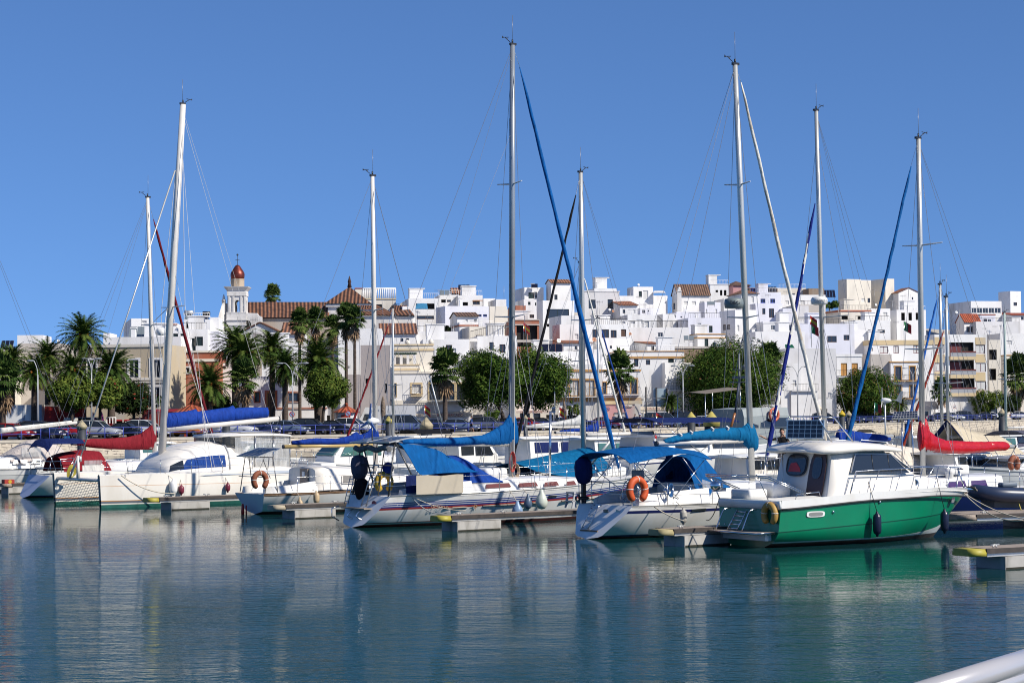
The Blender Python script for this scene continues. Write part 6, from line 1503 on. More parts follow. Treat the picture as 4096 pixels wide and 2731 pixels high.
# blue cockpit tents, sprayhood, net
g=[]
for i in range(7):
 v=i/6;r=[]
 for j in range(13):
  u=j/12;x=lerp(.5,3.6,u);top=interp([(0,2.86),(.35,2.74),(.55,2.55),(1,1.86)],u);bot=interp([(0,2.75),(.2,1.72),(.45,1.80),(1,1.80)],u)
  r.append((x,-1.0-.32*v+.06*math.sin(u*21+v*2),lerp(top,bot,v)))
 g.append(r)
D_.part('cockpit_tent',MB().sheet(g,.015),AZURE)
g=[[(lerp(.5,3.6,u),lerp(-1.0,1.0,v),interp([(0,2.86),(.35,2.74),(.55,2.55),(1,1.86)],u)+.06*math.sin(math.pi*v))for u in[j/8 for j in range(9)]]for v in[i/6 for i in range(7)]]
D_.part('cockpit_tent',MB().sheet(g,.015),AZURE)
g=[]
for i in range(8):
 v=i/7;x=lerp(2.9,4.75,v);zt=interp([(0,2.36),(.3,2.36),(.5,2.2),(1,1.56)],v);g.append([(x+.15*abs(a),1.05*a,lerp(zt,1.42,abs(a)**2.6))for a in[lerp(-1,1,j/10)for j in range(11)]])
D_.part('sprayhood',MB().sheet(g,.015),mat('royal_canvas',(.010,.05,.26),.6,var=.25,vs=3,bump=.4,bs=5))
D_.part('side_screen',MB().sheet([[(lerp(.75,2.68,u),-1.74,lerp(1.75,1.12,v)+.02*math.sin(u*9)*(1-v))for u in[j/8 for j in range(9)]]for v in(0,.5,1)],.008),LINEN)
rf=D_.hung('life_raft','white life raft canister on the coachroof of the striped yacht','life raft',(5.2,.1,1.72));mb=MB();mb.rbox((0,0,0),(1.0,.7,.34),.15);mb.build('canister',WHITE,rf);mb=MB();mb.bbox((-.2,-.36,-.18),(-.14,.36,.18));mb.bbox((.14,-.36,-.18),(.2,.36,.18));mb.build('strap',mat('strap_grey',(.5,.5,.5),.6),rf)
D_.mast((6.0,0,1.5),(6.17,0,17.17),.115,vane=True,spreaders=((12.11,.75),(7.3,.9)),mt=mat('mast_blue_grey',(.34,.37,.40),.35,.5,var=.1,vs=1))
D_.boom(5.85,2.72,1.05,2.80,.08)
D_.cover([(1.3,2.96,2.80,.09),(2.6,2.99,2.72),(3.7,3.0,2.70),(4.7,3.06,2.72),(5.08,3.18,2.68),(5.62,3.44,2.68),(5.95,3.86,2.68,.15),(6.14,3.84,2.70,.14),(6.24,3.4,2.74,.1)],AZURE,.17,seed=8)
D_.shrouds(7.3,.9,17.0,extra=[((6.17,0,17.1),(.15,.8,2.8),.008),((6.1,0,14.0),(.3,-.8,2.85),.006),((6.17,0,17.0),(1.1,0,2.9),.006)])
D_.wires([((6.12,0,16.9),(6.02,-.16,2.0),.010),((6.08,.1,14.5),(5.9,-.1,1.9),.008)],WIREW,name='halyard')
D_.furl((6.5,0,16.4),(10.95,0,1.75),(.03,.08,.12,.14,.06),mat('azure_sail_cover',(.006,.10,.33),.6,var=.3,vs=4,bump=.4,bs=6))
# inner blue sun awning over the foredeck
mb=MB();mb.bar((7.3,-.55,1.4),(7.36,-.55,3.9),.045,7);D_.part('spinnaker_pole',mb,STEEL)
rc_=D_.hung('rope_coil','red rope coil hanging on the mast foot of the striped yacht','rope',(5.85,-.2,2.1));mb=MB()
for k in range(7):mb.tube([(math.cos(a)*(.08+.008*k),-.012*k,math.sin(a)*(.28+.015*k))for a in[2*math.pi*i/14 for i in range(14)]],.016,4,closed=True)
mb.build('coil',mat('rope_red',(.35,.05,.04),.8),rc_)
rc_=D_.hung('rope_coil','tan rope coils low on the mast of the striped yacht','rope',(6.0,-.18,1.75));mb=MB()
for k in range(7):mb.tube([(math.cos(a)*(.13+.008*k),-.012*k,math.sin(a)*(.2+.015*k))for a in[2*math.pi*i/14 for i in range(14)]],.016,4,closed=True)
mb.build('coil',mat('rope_tan',(.30,.22,.15),.8),rc_)
D_.rails([2.75,4.2,5.7,7.2,8.7,10.2,11.4],-1,.68);D_.rails([2.75,4.2,5.7,7.2,8.7,10.2,11.4],1,.68);D_.pushpit(1.2,.7);D_.pulpit(11.2)
em=mat('emblem_wine',(.18,.02,.05),.5)
mb=MB();c=D_.skin(3.3,.65,-1,.02)
for k in range(8):a=k*math.pi/4;r_=.16 if k%2==0 else .1;mb.prism([c+Vector((math.cos(a)*r_,0,math.sin(a)*r_)),c+Vector((math.cos(a+.5)*.03,0,math.sin(a+.5)*.03)),c+Vector((math.cos(a-.5)*.03,0,math.sin(a-.5)*.03))],(0,-.008,0))
D_.part('compass_star',mb,mat('star_orange',(.30,.15,.07),.5))
mb=MB();tp=Vector((-.18,-.55,.80));mb.prism([tp+Vector((-.1*v,u,v))for u,v in oval(0,.14,.11,p=2)],(-.015,0,-.005));D_.part('stern_emblem',mb,em)
sk=D_.skin(1.9,.66,-1,.02);text('name_lettering','OCTOPUS',.15,mat('letter_tan',(.26,.16,.10),.5),D_.root,face_M(sk,D_.skin(2.4,.68,-1,.02)-D_.skin(1.4,.64,-1,.02),(0,-1,.12)),ext=.003)
mb=MB();p=D_.skin(6.35,.84,-1,.012);q=D_.skin(6.75,.86,-1,.012);mb.prism([p,q,q+Vector((0,0,.2)),p+Vector((0,0,.2))],(0,-.01,0));D_.part('hull_port',mb,DARKG)
mb=MB()
for x0,x1 in((2.1,3.0),(3.6,6.2),(7.0,9.0)):mb.tube([D_.skin(lerp(x0,x1,i/6),.56+.02*lerp(x0,x1,i/6),-1,.03)for i in range(7)],.03,5)
D_.part('rubbing_strake',mb,GREYWOOD)
fender(D_,'pale blue round fender low on the striped yacht',(4.75,-2.05,.48),.2,.46,mat('fender_pale_blue',(.20,.30,.45),.4),D_.side(4.6,-1,.05),'ball')
fender(D_,'dark blue round fender between two pale ones on the striped yacht',(5.25,-2.0,.72),.15,.46,mat('fender_slate',(.07,.11,.17),.4),D_.side(5.2,-1,.05),'ball')
fender(D_,'big pale green round fender on the striped yacht',(5.75,-2.12,.78),.22,.62,mat('fender_pale_green',(.52,.56,.48),.4),D_.side(5.7,-1,.05),'ball')
# ---- small white yacht with the single solar panel and the rust horseshoe
C_=Boat('sailing_yacht','small white yacht with a wooden rubbing strake and one tilted solar panel','sailing yacht',(-10.2,79.3),36,'boats in the front row')
C_.hull(9.6,[(0,1.12),(.1,1.32),(.35,1.52),(.55,1.5),(.75,1.15),(.9,.58),(1,.04)],[(0,.80),(.4,.86),(1,1.25)],[('s',.05,1),('s',.10,1),('w',.12,0),('w',0,2,2)],[WHITE,TEAK,ANTIF],rake=1.4,tr=-.25,deckm=DECKW,zk=((0,0),(.15,-.15),(.5,-.45),(1,.1)),tmat=mat('transom_shade_white',(.62,.64,.66),.4))  # transom colour: white with the stern's bluish shade mixed in
mb=MB()
for sd in(-1,1):mb.loft([[Vector((x,sd*(w_+.2),.82)),Vector((x,sd*(w_+.1),z)),Vector((x,sd*w_,z)),Vector((x,sd*(w_-.03),.8))]for x,w_,z in((.2,.75,1.05),(1.3,.9,1.12),(2.4,.95,1.25))],caps=True)
C_.part('cockpit_coaming',mb,WHITE)
C_.trunk('cabin',[(2.35,1.12,1.0,.86,1.75),(2.9,1.12,.95,.88,1.80),(4.4,1.08,.85,.9,1.68),(5.2,1.0,.75,.92,1.45),(7.2,.7,.45,1.0,1.32),(7.7,.4,.2,1.05,1.1)],CREAM)
for sd in(-1,1):C_.pane('window',[(3.55,sd*1.10,1.12),(4.3,sd*1.08,1.14),(4.2,sd*1.0,1.42),(3.6,sd*1.03,1.42)],mat('window_grey_net',(.16,.15,.14),.5),fr=CREAM)
mb=MB();mb.bbox((2.28,-.55,1.05),(2.33,.05,1.72));dr=C_.part('companionway_boards',mb,GREYWOOD);mb=MB();mb.bbox((2.26,-.35,1.4),(2.279,-.15,1.6));mb.build('vent',WHITE,dr)
mb=MB();A=[(.15,1.0,.85),(.35,.95,2.2),(.35,-.95,2.2),(.15,-1.0,.85)]
for dx in(0,.55):mb.tube([(x+dx*(1 if z<1 else .3),y,z)for x,y,z in A],.02,5)
mb.bar((.1,1.0,1.45),(.1,-1.0,1.45),.016,5);mb.bar((.4,-.95,1.4),(.45,-.3,2.1),.016,5)
ar=C_.part('stern_arch',mb,mat('gantry_steel',(.2,.2,.2),.3,.8));C_.solar([(-.15,.75,2.25),(.0,-.75,2.25),(.95,-.75,2.55),(.8,.75,2.55)],parent=ar,cells=(4,6))
C_.mast((5.77,0,1.4),(5.68,0,13.43),.10,mt=MASTW,spreaders=((8.0,.85),));C_.boom(5.6,2.6,1.55,2.58,.075,mat('boom_varnish',(.50,.36,.14),.4))
C_.cover([(1.9,2.80,2.66,.06),(3.0,2.90,2.64),(3.9,2.86,2.62),(4.6,2.98,2.62),(4.85,3.14,2.62),(5.05,3.0,2.6),(5.4,3.12,2.6),(5.62,3.34,2.62,.13),(5.8,3.34,2.64,.12),(5.9,3.1,2.66,.08)],BLUE,.13,seed=12)
C_.shrouds(8.0,.85,13.3,extra=[((5.68,0,13.4),(.1,0,.9),.008),((5.7,0,13.3),(9.5,0,1.35),.012)])
C_.rails([1.4,2.8,4.2,5.6,7.0,8.3],-1);C_.rails([1.4,2.8,4.2,5.6,7.0,8.3],1);C_.pulpit(8.3)
mb=MB();mb.bar((-.1,.05,.35),(-.1,.05,-.1),.03,6);mb.lathe([(.03,-.1),(.07,.05),(.05,.35),(.03,.4)],(-.12,.3,.0),8);C_.part('rudder_fitting',mb,REDP)
horseshoe(C_,'rust brown horseshoe buoy on the small white yacht',(-.1,-1.05,1.32),.27,RUST,r=.095)
fender(C_,'tan fender beside the pontoon finger of the small white yacht',(2.05,-1.62,.62),.12,.42,mat('fender_tan',(.50,.37,.22),.5,var=.2,vs=4),C_.side(2.0,-1,.1))
fender(C_,'round tan fender low at the pontoon finger of the small white yacht',(1.35,-1.55,.45),.13,.3,MATS['fender_tan'],C_.side(1.35,-1,.1),'ball')
# ---- the catamaran: two hulls, bridge deck, domed saloon, hard top
K=Boat('catamaran','white sailing catamaran with a domed saloon and blue window covers','catamaran',(-9.35,91.45),218,'boats in the front row')
KS=mat('grey_metallic_panel',(.42,.46,.50),.25,.4);KO=mat('orange_pin_stripe',(.50,.22,.05),.4);KG=mat('grey_boot_stripe',(.12,.14,.17),.4)
def cat_hull(y0,nm):
 K.hull(10.0,[(0,.50),(.1,.62),(.4,.72),(.7,.66),(.9,.36),(1,.10)],[(0,1.22),(.3,1.36),(.8,1.38),(1,1.36)],[('s',.46,0),('s',.475,1),('w',.30,0),('w',.27,1),('w',.18,2),('w',.13,0),('w',0,3,3)],[CREAM,KO,KG,GRNB],rake=.12,tr=.4,kind='cat',deckm=DECKW,zk=((0,-.05),(.3,-.45),(1,-.4)),y0=y0,name=nm,camber=.07)
cat_hull(-4.3,'hull');far_secs=K.secs;cat_hull(0.0,'hull')
mb=MB();mb.loft([[(x,-.4,.62),(x,-.4,1.30),(x,-2.1,1.42),(x,-3.9,1.30),(x,-3.9,.62)]for x in(.4,2.5,6.0,6.9)],caps=True);K.part('bridge_deck',mb,CREAM)
mb=MB();mb.tube([(9.85,-4.25,1.14),(9.85,0,1.14)],.075,10);K.part('cross_beam',mb,ALU)
mb=MB()
for i in range(26):mb.tube([(lerp(7.0,9.8,i/25),-3.85,1.18),(lerp(7.0,9.8,i/25),-.5,1.18)],.010,4,caps=False)
for i in range(28):mb.tube([(6.95,lerp(-3.85,-.5,i/27),1.18),(9.8,lerp(-3.85,-.5,i/27),1.18)],.010,4,caps=False)
K.part('trampoline_net',mb,OFFW)
mb=MB();mb.loft([[(9.84,-2.15,1.2),(9.96,-2.15,1.2),(9.96,-2.05,1.2),(9.84,-2.05,1.2)],[(9.86,-2.14,2.15),(9.94,-2.14,2.15),(9.94,-2.06,2.15),(9.86,-2.06,2.15)]],closed=True,caps=True);mb.bar((9.9,-2.1,2.12),(9.9,-2.9,1.18),.05,6);K.part('seagull_striker',mb,CREAM)
# saloon dome
secs=[]
for x,w_,zt in((6.6,1.15,1.50),(6.35,1.4,1.85),(5.8,1.58,2.28),(5.0,1.70,2.56),(4.1,1.75,2.68),(3.2,1.74,2.66),(2.6,1.66,2.50),(2.05,1.55,2.1),(1.8,1.45,1.45)):
 secs.append([Vector((x,-2.15+w_*c,lerp(1.25,zt,h)))for c,h in((1.06,0),(1.03,.38),(.96,.64),(.80,.85),(.45,.97),(0,1),(-.45,.97),(-.8,.85),(-.96,.64),(-1.03,.38),(-1.06,0))])
K.part('saloon',MB().loft(secs,caps=True),CREAM)
def dome_pt(x,h,out=.012):
 for a,b in zip(secs,secs[1:]):
  if b[0].x<=x<=a[0].x:
   t=(a[0].x-x)/(a[0].x-b[0].x);P=[p.lerp(q,t)for p,q in zip(a,b)]
   hs=[0,.38,.64,.85,.97]
   for i in range(4):
    if hs[i]<=h<=hs[i+1]:p=P[i].lerp(P[i+1],(h-hs[i])/(hs[i+1]-hs[i]));return p+Vector((0,out,out*.5))
 return secs[0][0]
def dome_patch(nm,x0,x1,h0,h1,m_,skew=0.0):
 g=[[dome_pt(lerp(x0+(skew*(1-v)),x1,u),lerp(h0,h1,v),.014)for u in[j/8 for j in range(9)]]for v in[i/4 for i in range(5)]]
 return K.part(nm,MB().sheet(g,.012),m_)
dome_patch('window_cover',5.55,3.75,.22,.58,mat('blue_window_cover',(.012,.05,.22),.5,var=.2,vs=3),.35)
dome_patch('window',6.25,5.72,.25,.60,DARKG,.1)
mb=MB()
for(xa)in(3.55,):mb.tube([dome_pt(xa,h,.02)for h in(.1,.3,.5,.64,.75,.85,.93)]+[Vector((xa,-2.15,2.72))],.04,6)
K.part('roof_rib',mb,mat('rib_grey',(.35,.36,.38),.4))  # one even mid grey along the whole rib
mb=MB();mb.tube([dome_pt(3.1,.86,.05),dome_pt(2.6,.86,.05)],.02,5);K.part('grab_handle',mb,BLACK)
# cockpit hard top on posts with clear screens
mb=MB();secs=[]
for x,w_,z,h in((3.75,1.15,2.86,.05),(3.6,1.4,2.90,.08),(2.8,1.62,2.93,.10),(1.4,1.72,2.93,.10),(.35,1.68,2.88,.09),(.2,1.5,2.85,.05)):
 secs.append([Vector((x,-2.1+w_*c,z+h*d))for c,d in((1,-.5),(1.02,0),(.9,.6),(.5,.95),(0,1.05),(-.5,.95),(-.9,.6),(-1.02,0),(-1,-.5),(0,-.4))])
mb.loft(secs,closed=True,caps=True);ht_=K.part('hard_top',mb,CREAM)
K.solar([(2.6,-1.0,3.05),(2.6,-2.6,3.075),(1.0,-2.6,3.075),(1.0,-1.0,3.05)],.015,ht_,(5,5))
mb=MB()
for x,y in((.35,-.55),(1.25,-.45),(2.2,-.45),(.35,-3.6),(2.2,-3.7)):mb.bar((x,y,1.3),(x,y,2.86),.025,6)
K.part('hard_top_post',mb,STEEL)
K.part('cockpit_screen',MB().sheet([[(x,-.5+.1*(z-1.3)*0+.012*math.sin(x*14),z)for x in[3.2-.2*i for i in range(15)]]for z in(2.84,2.1,1.34)],.004),CLEAR)
K.part('cockpit_screen',MB().sheet([[(.32,y,z)for y in[-.55-.3*i for i in range(11)]]for z in(2.82,2.1,1.34)],.004),CLEAR)
K.part('windscreen',MB().sheet([[(x,y,z)for x,y in((2.9,-.52),(3.5,-.62),(3.62,-1.1),(3.65,-2.1),(3.62,-3.1),(3.5,-3.6))]for z in(2.86,2.48)],.01),mat('smoked_vinyl',(.06,.06,.055),.15,alpha=.75))
mb=MB();mb.bbox((.4,-3.6,1.3),(1.8,-.7,1.75));K.part('cockpit_seats',mb,CREAM)
# silver flash on the near topsides and rounded aft shoulder
g=[]
for i in range(3):
 v=i/2;g.append([Vector((x,.0,0))+Vector((0,interp([(0,.50),(1,.62),(4,.72)],x)*(1.0-.16*v*s_)-.0+.012,lerp(1.16,1.52,v)if False else 1.25+(.17*v)*s_))for x,s_ in[(lerp(.9,5.6,j/10),max(.04,1-(j/10)**2))for j in range(11)]])
K.part('side_flash',MB().sheet(g,.01),KS)
secs=[]
for x,w_,z in((5.8,.30,.02),(4.6,.50,.10),(2.8,.62,.22),(1.3,.60,.24),(.5,.52,.16),(.15,.38,.02)):secs.append([Vector((x,w_*c,1.30+z*h))for c,h in((1,-.2),(.97,.5),(.7,.95),(0,1.1),(-.7,.95),(-1,.4),(-1.1,-.3))])
K.part('deck_shoulder',MB().loft(secs,caps=True),CREAM)
K.mast((5.9,-2.2,1.6),(4.8,-2.2,17.55),.16,spreaders=((8.55,1.05),),mt=MASTW)
kb=K.boom(5.65,3.22,-.05,3.62,.12,MASTW);kb.location=(0,-2.2,0)
cv=K.cover([(5.8,3.80,3.22,.12),(5.6,3.92,3.24,.2),(4.6,4.00,3.36,.22),(4.2,4.10,3.38,.2),(4.1,3.98,3.40,.2),(2.6,4.14,3.52,.21),(2.3,4.24,3.54,.18),(2.2,4.12,3.55,.2),(1.2,4.16,3.64,.18),(.5,4.14,3.70,.14)],mat('royal_blue_cover',(.010,.045,.27),.6,var=.22,vs=3,bump=.6,bs=5),.22,seed=21,rough=.03);cv.location=(0,-2.2,0)
W_=[((4.85,-2.2,17.3),(5.3,1.35-2.5,8.6),(4.8,.35,1.4),.012),((4.85,-2.2,17.3),(5.3,-3.25,8.6),(4.8,-4.6,1.4),.012),((5.4,-2.2,8.4),(4.2,.3,1.4),.010),((4.85,-2.2,17.2),(.2,-2.2,2.95),.007),((4.85,-2.2,17.4),(-.05,-2.2,3.75),.007),((4.9,-2.2,16.2),(5.0,.2,1.45),.008),((5.3,-2.2,10.5),(4.6,.2,1.5),.007)]
K.wires(W_,WIREW);K.wires([((5.6,-2.2,8.5),(6.0,-2.75,7.9),(5.75,-2.2,6.0),.02),((5.6,-2.2,8.5),(6.0,-1.65,7.9),(5.75,-2.2,6.0),.02)],ALU,name='mast_strut')
mb=MB();mb.tube([(5.2,-2.2,14.6),(9.85,-2.1,1.9)],.032,6);mb.lathe([(.03,-.12),(.09,-.1),(.09,.1),(.03,.12)],(9.82,-2.1,2.0),8);K.part('furled_forestay',mb,ALU)
mb=MB()
for x in(8.9,7.4,5.9,4.4,2.9):b=Vector((x,.5,1.36));mb.bar(b,b+Vector((0,0,.62)),.013,5)
for l in(.3,.6):mb.tube([(x,.5,1.36+l)for x in(8.9,7.4,5.9,4.4,2.9)],.006,4,caps=False)
mb.tube([(9.7,.2,1.4),(9.75,.2,1.95),(9.0,.5,2.0),(8.9,.5,1.4)],.014,5);mb.tube([(9.7,-4.1,1.4),(9.75,-4.1,1.95),(8.9,-4.6,2.0),(8.9,-4.6,1.4)],.014,5);K.part('guard_rail',mb,STEEL)
fender(K,'big white fender standing at the tip of the catamaran pontoon',(6.95,.82,.80),.17,.58,WHITE,(7.2,.5,1.42))
fender(K,'burgundy fender behind the big white one by the catamaran',(6.55,.78,.68),.12,.36,mat('fender_wine',(.16,.02,.04),.4),(6.5,.5,1.4))
fender(K,'burgundy fender hanging from the middle of the catamaran hull',(4.35,.86,.72),.11,.34,MATS['fender_wine'],(4.4,.5,1.42))
yr=K.hung('rope_coil','yellow rope bundle on the bow rail of the catamaran','rope',(9.5,-3.4,1.42));mb=MB()
for k in range(7):mb.tube([(math.cos(a)*.16+.02*k,math.sin(a)*.1,math.sin(a)*(.2+.02*k))for a in[2*math.pi*i/12 for i in range(12)]],.016,4,closed=True)
mb.build('coil',mat('rope_yellow',(.45,.38,.06),.8),yr)
# ---- burgundy yacht beyond the catamaran
B2=Boat('sailing_yacht','yacht with a burgundy cockpit tent and burgundy boom cover','sailing yacht',(-22.3,96.6),36,'boats in the front row')
B2.hull(11.0,[(0,1.2),(.12,1.45),(.4,1.7),(.6,1.65),(.8,1.1),(.93,.45),(1,.04)],[(0,1.05),(.5,1.12),(1,1.40)],[('s',.08,0),('w',.12,0),('w',.06,1),('w',0,2,2)],[WHITE,BLUEP,ANTIF],rake=1.3,tr=.8,deckm=DECKW,zk=((0,.05),(.12,-.1),(.5,-.5),(1,.1)),tmat=mat('transom_pale_blue',(.42,.47,.60),.35))
B2.trunk('coachroof',[(2.9,1.1,.9,1.1,1.6),(5,1.05,.85,1.12,1.6),(7,.8,.5,1.15,1.5),(8.2,.4,.2,1.2,1.24)],WHITE)
g=[[(lerp(.7,3.1,u),1.25*a,lerp(interp([(0,1.9),(.15,2.05),(.55,2.18),(.9,2.12),(1,1.6)],u),1.2,abs(a)**3.5))for a in[lerp(-1,1,j/12)for j in range(13)]]for u in[i/9 for i in range(10)]]
B2.part('cockpit_tent',MB().sheet(g,.015),BURG)
B2.part('tent_window',MB().sheet([[(x,-1.272,z)for x in(1.7,2.1,2.6)]for z in(1.72,1.42)],.006),CLEAR);B2.part('side_screen',MB().sheet([[(x,-1.5,z)for x in(1.5,2.0,2.6)]for z in(1.5,1.12)],.006),OFFW)
B2.part('bimini_top',MB().sheet([[(x,y,2.75-.25*abs(y/1.2)**3-(.35 if x<.1 else 0))for y in(-1.2,-.8,0,.8,1.2)]for x in(-.1,.15,.6,1.2,1.8)],.015),NAVY)
for y in(-1.18,1.18):B2.part('bimini_frame',MB().tube([(-.1,y,2.3),(.4,y,1.1),(.9,y,1.2),(1.7,y,2.6)],.014,5),STEEL)
B2.mast((5.97,0,1.5),(5.59,0,14.44),.105,mt=MASTW,spreaders=((8.2,.85),));B2.boom(5.8,2.25,1.65,2.50,.075)
B2.cover([(1.85,2.62,2.44,.1),(2.6,2.72,2.30),(3.6,2.72,2.20),(4.6,2.78,2.16),(5.2,2.92,2.16),(5.6,3.2,2.16,.15),(5.82,3.36,2.16,.13),(6.02,3.3,2.18,.1)],BURG,.15,seed=31)
B2.shrouds(8.2,.85,14.3,extra=[((5.59,0,14.4),(.1,.4,1.1),.007),((5.6,0,14.3),(.1,-.6,1.1),.007),((5.6,0,14.3),(1.8,0,2.55),.006)])
B2.furl((5.9,0,13.4),(9.3,0,2.2),(.03,.09,.11,.12,.05),mat('burgundy_sail',(.13,.012,.018),.6,var=.3,vs=4))
B2.rails([2.5,4,5.5,7,8.5,9.8],-1);B2.pushpit(1.2);B2.pulpit(9.6)
mb=MB();mb.lathe([(.05,-.2),(.22,-.16),(.24,.05),(.2,.16),(.05,.2)],(6.2,-.2,7.9),10);B2.part('radar_dome',mb,WHITE)
# ---- far left yacht
B1=Boat('sailing_yacht','white yacht with a grey-beige sprayhood at the far left edge','sailing yacht',(-22.6,107.6),216)
B1.hull(11.0,[(0,1.25),(.12,1.5),(.4,1.75),(.6,1.7),(.8,1.1),(.93,.45),(1,.04)],[(0,1.12),(.5,1.15),(1,1.40)],[('s',.05,1),('s',.30,0),('s',.325,1),('w',.12,0),('w',0,2,2)],[WHITE,KG,ANTIF],rake=1.3,tr=.4,deckm=DECKW)
B1.trunk('coachroof',[(2.6,1.25,1.1,1.15,1.75),(4.5,1.2,1.0,1.15,1.72),(7,.8,.5,1.18,1.5),(8.2,.4,.2,1.2,1.24)],WHITE)
for x0,x1,m_ in((4.3,3.6,mat('window_wine',(.10,.02,.03),.2)),(3.3,2.85,DARKG)):B1.pane('window',[(x0,1.24,1.4),(x1,1.25,1.4),(x1-.02,1.18,1.58),(x0-.12,1.17,1.58)],m_,fr=WHITE)
g=[[(lerp(1.1,4.4,u),1.2*a,lerp(interp([(0,1.9),(.2,2.5),(.5,2.62),(.62,2.5),(1,1.75)],u),1.5,abs(a)**3))for a in[lerp(-1,1,j/12)for j in range(13)]]for u in[i/9 for i in range(10)]]
B1.part('sprayhood',MB().sheet(g,.015),mat('canvas_beige',(.52,.46,.42),.8,var=.15,vs=3,bump=.4,bs=5))
B1.part('sprayhood_window',MB().sheet([[(x,1.235,z)for x in(3.9,3.3,2.8)]for z in(2.2,1.75)],.005),CLEAR)
B1.mast((5.7,0,1.6),(5.7,0,14.5),.095);B1.boom(5.5,2.9,.3,3.45,.08,MASTW)
B1.cover([(5.4,3.1,2.9,.1),(4.5,3.22,2.98),(3,3.35,3.14),(1.5,3.48,3.32),(.6,3.56,3.42,.08)],SAILW,.1,seed=5)
B1.wires([((5.7,0,14.5),(.1,.5,1.15),.008),((5.7,0,14.5),(.1,-.5,1.15),.008)])
B1.rails([1.5,2.9,4.3,5.8,7.3],1)
fender(B1,'long pinkish fender on the far left yacht, the outer one',(3.6,1.9,.62),.12,.5,mat('fender_pink_white',(.66,.55,.50),.4),B1.side(3.6,1,.3));fender(B1,'long pinkish fender on the far left yacht, beside its stern',(2.2,1.85,.66),.12,.5,MATS['fender_pink_white'],B1.side(2.2,1,.3))
# ---- yacht with the red vinyl cover
H_=Boat('sailing_yacht','blue hulled yacht with a shiny red vinyl boom cover','sailing yacht',(19.4,76.3),216)
H_.hull(10.4,[(0,1.2),(.12,1.45),(.4,1.68),(.6,1.6),(.8,1.1),(.93,.45),(1,.04)],[(0,1.0),(.5,.98),(1,1.25)],[('s',.07,1),('s',.16,0),('w',.12,2),('w',.07,0),('w',0,3,3)],[WHITE,TEAK,mat('hull_navy',(.01,.018,.11),.25,coat=.3),ANTIF],rake=1.4,tr=-.4,deckm=DECKW,toe=(TEAK,.03))
H_.trunk('coachroof',[(3.0,1.15,1.0,.98,1.52),(4.8,1.1,.9,.98,1.48),(7.0,.8,.55,1.0,1.36),(8.2,.45,.2,1.05,1.12)],WHITE)
for x0,x1 in((5.9,5.0),(4.7,3.9)):H_.pane('window',[(x0,1.06,1.12),(x1,1.12,1.12),(x1,1.02,1.34),(x0-.1,.96,1.32)],mat('window_purple',(.06,.03,.12),.2),fr=WHITE)
H_.mast((6.0,0,1.4),(6.0,0,13.5),.105,spreaders=((9.7,.95),(6.0,.9)));H_.boom(5.85,2.42,1.15,2.48,.075)
H_.cover([(6.16,3.4,2.42,.10),(6.05,3.56,2.40,.15),(5.82,3.54,2.38,.15),(5.66,3.12,2.36,.16),(5.3,2.90,2.34),(4.8,2.76,2.28),(4.0,2.72,2.26),(3.0,2.68,2.28),(2.2,2.68,2.33),(1.6,2.66,2.34,.11),(1.45,2.6,2.4,.08)],REDV,.15,seed=41,sub=7,rough=.04)
H_.shrouds(6.0,.9,13.3,extra=[((6.0,0,13.4),(.1,.4,1.05),.008),((6.0,0,13.4),(.1,-.4,1.05),.008),((6.0,0,13.4),(.6,0,1.1),.006)])
H_.furl((6.4,0,12.5),(10.0,0,2.0),(.03,.07,.09,.12,.05),mat('cerulean_sail_cover',(.005,.09,.28),.6,var=.3,vs=4,bump=.4,bs=6))
H_.rails([1.2,2.6,4.0,5.4,6.8,8.2,9.3],1);H_.pushpit(1.2,.7)
mb=MB();mb.rbox((4.75,.2,1.72),(1.1,.8,.34),.1);H_.part('deck_box',mb,WHITE)
mb=MB();mb.lathe([(.14,0),(.15,.2),(.22,.28),(.05,.42)],(5.3,.6,1.4),10);H_.part('dorade_vent',mb,WHITE)
H_.solar([(4.35,.75,4.02),(6.35,.75,4.08),(6.5,-.35,4.5),(4.5,-.35,4.44)],cells=(9,3))if False else None
H_.part('faded_cloth',MB().sheet([[(x,1.5,z)for x in(1.9,1.2,.55)]for z in(1.68,1.3,.98)],.01),PINKC)
horseshoe(H_,'rust coloured buoy at the outer end of the red boom cover',(1.25,.1,1.85),.2,RUST,r=.09)
# rubber dinghy
dg_=thing('rubber_dinghy','dark navy rubber dinghy tipped up on the pontoon at the right edge','dinghy',(16.9,69.0,.62),rad(20));NR=mat('dinghy_rubber',(.022,.035,.075),.35,var=.15,vs=3)
mb=MB();mb.tube(catm([(1.6,-.55,.25),(.3,-.60,.35),(-1.0,-.5,.42),(-1.55,0,.5),(-1.0,.5,.42),(.3,.60,.35),(1.6,.55,.25)],5),.25,10);mb.build('tube',NR,dg_)
mb=MB();mb.prism([(1.4,-.5,.1),(-1.1,-.4,.2),(-1.35,0,.2),(-1.1,.4,.2),(1.4,.5,.1)],(0,0,-.22));mb.build('floor',mat('dinghy_floor',(.05,.06,.07),.6),dg_)
mb=MB();mb.rbox((-.55,-.35,.72),(.6,.3,.16),.06);mb.build('fuel_tank',mat('dinghy_grey',(.12,.15,.19),.4),dg_)
mb=MB();mb.tube(catm([(-.1,-.86,.35),(-.1,-.6,.62),(-.25,-.55,.2),(-.4,-.9,-.1)],4),.018,5);mb.build('strap',mat('strap_yellow',(.5,.42,.1),.6),dg_)
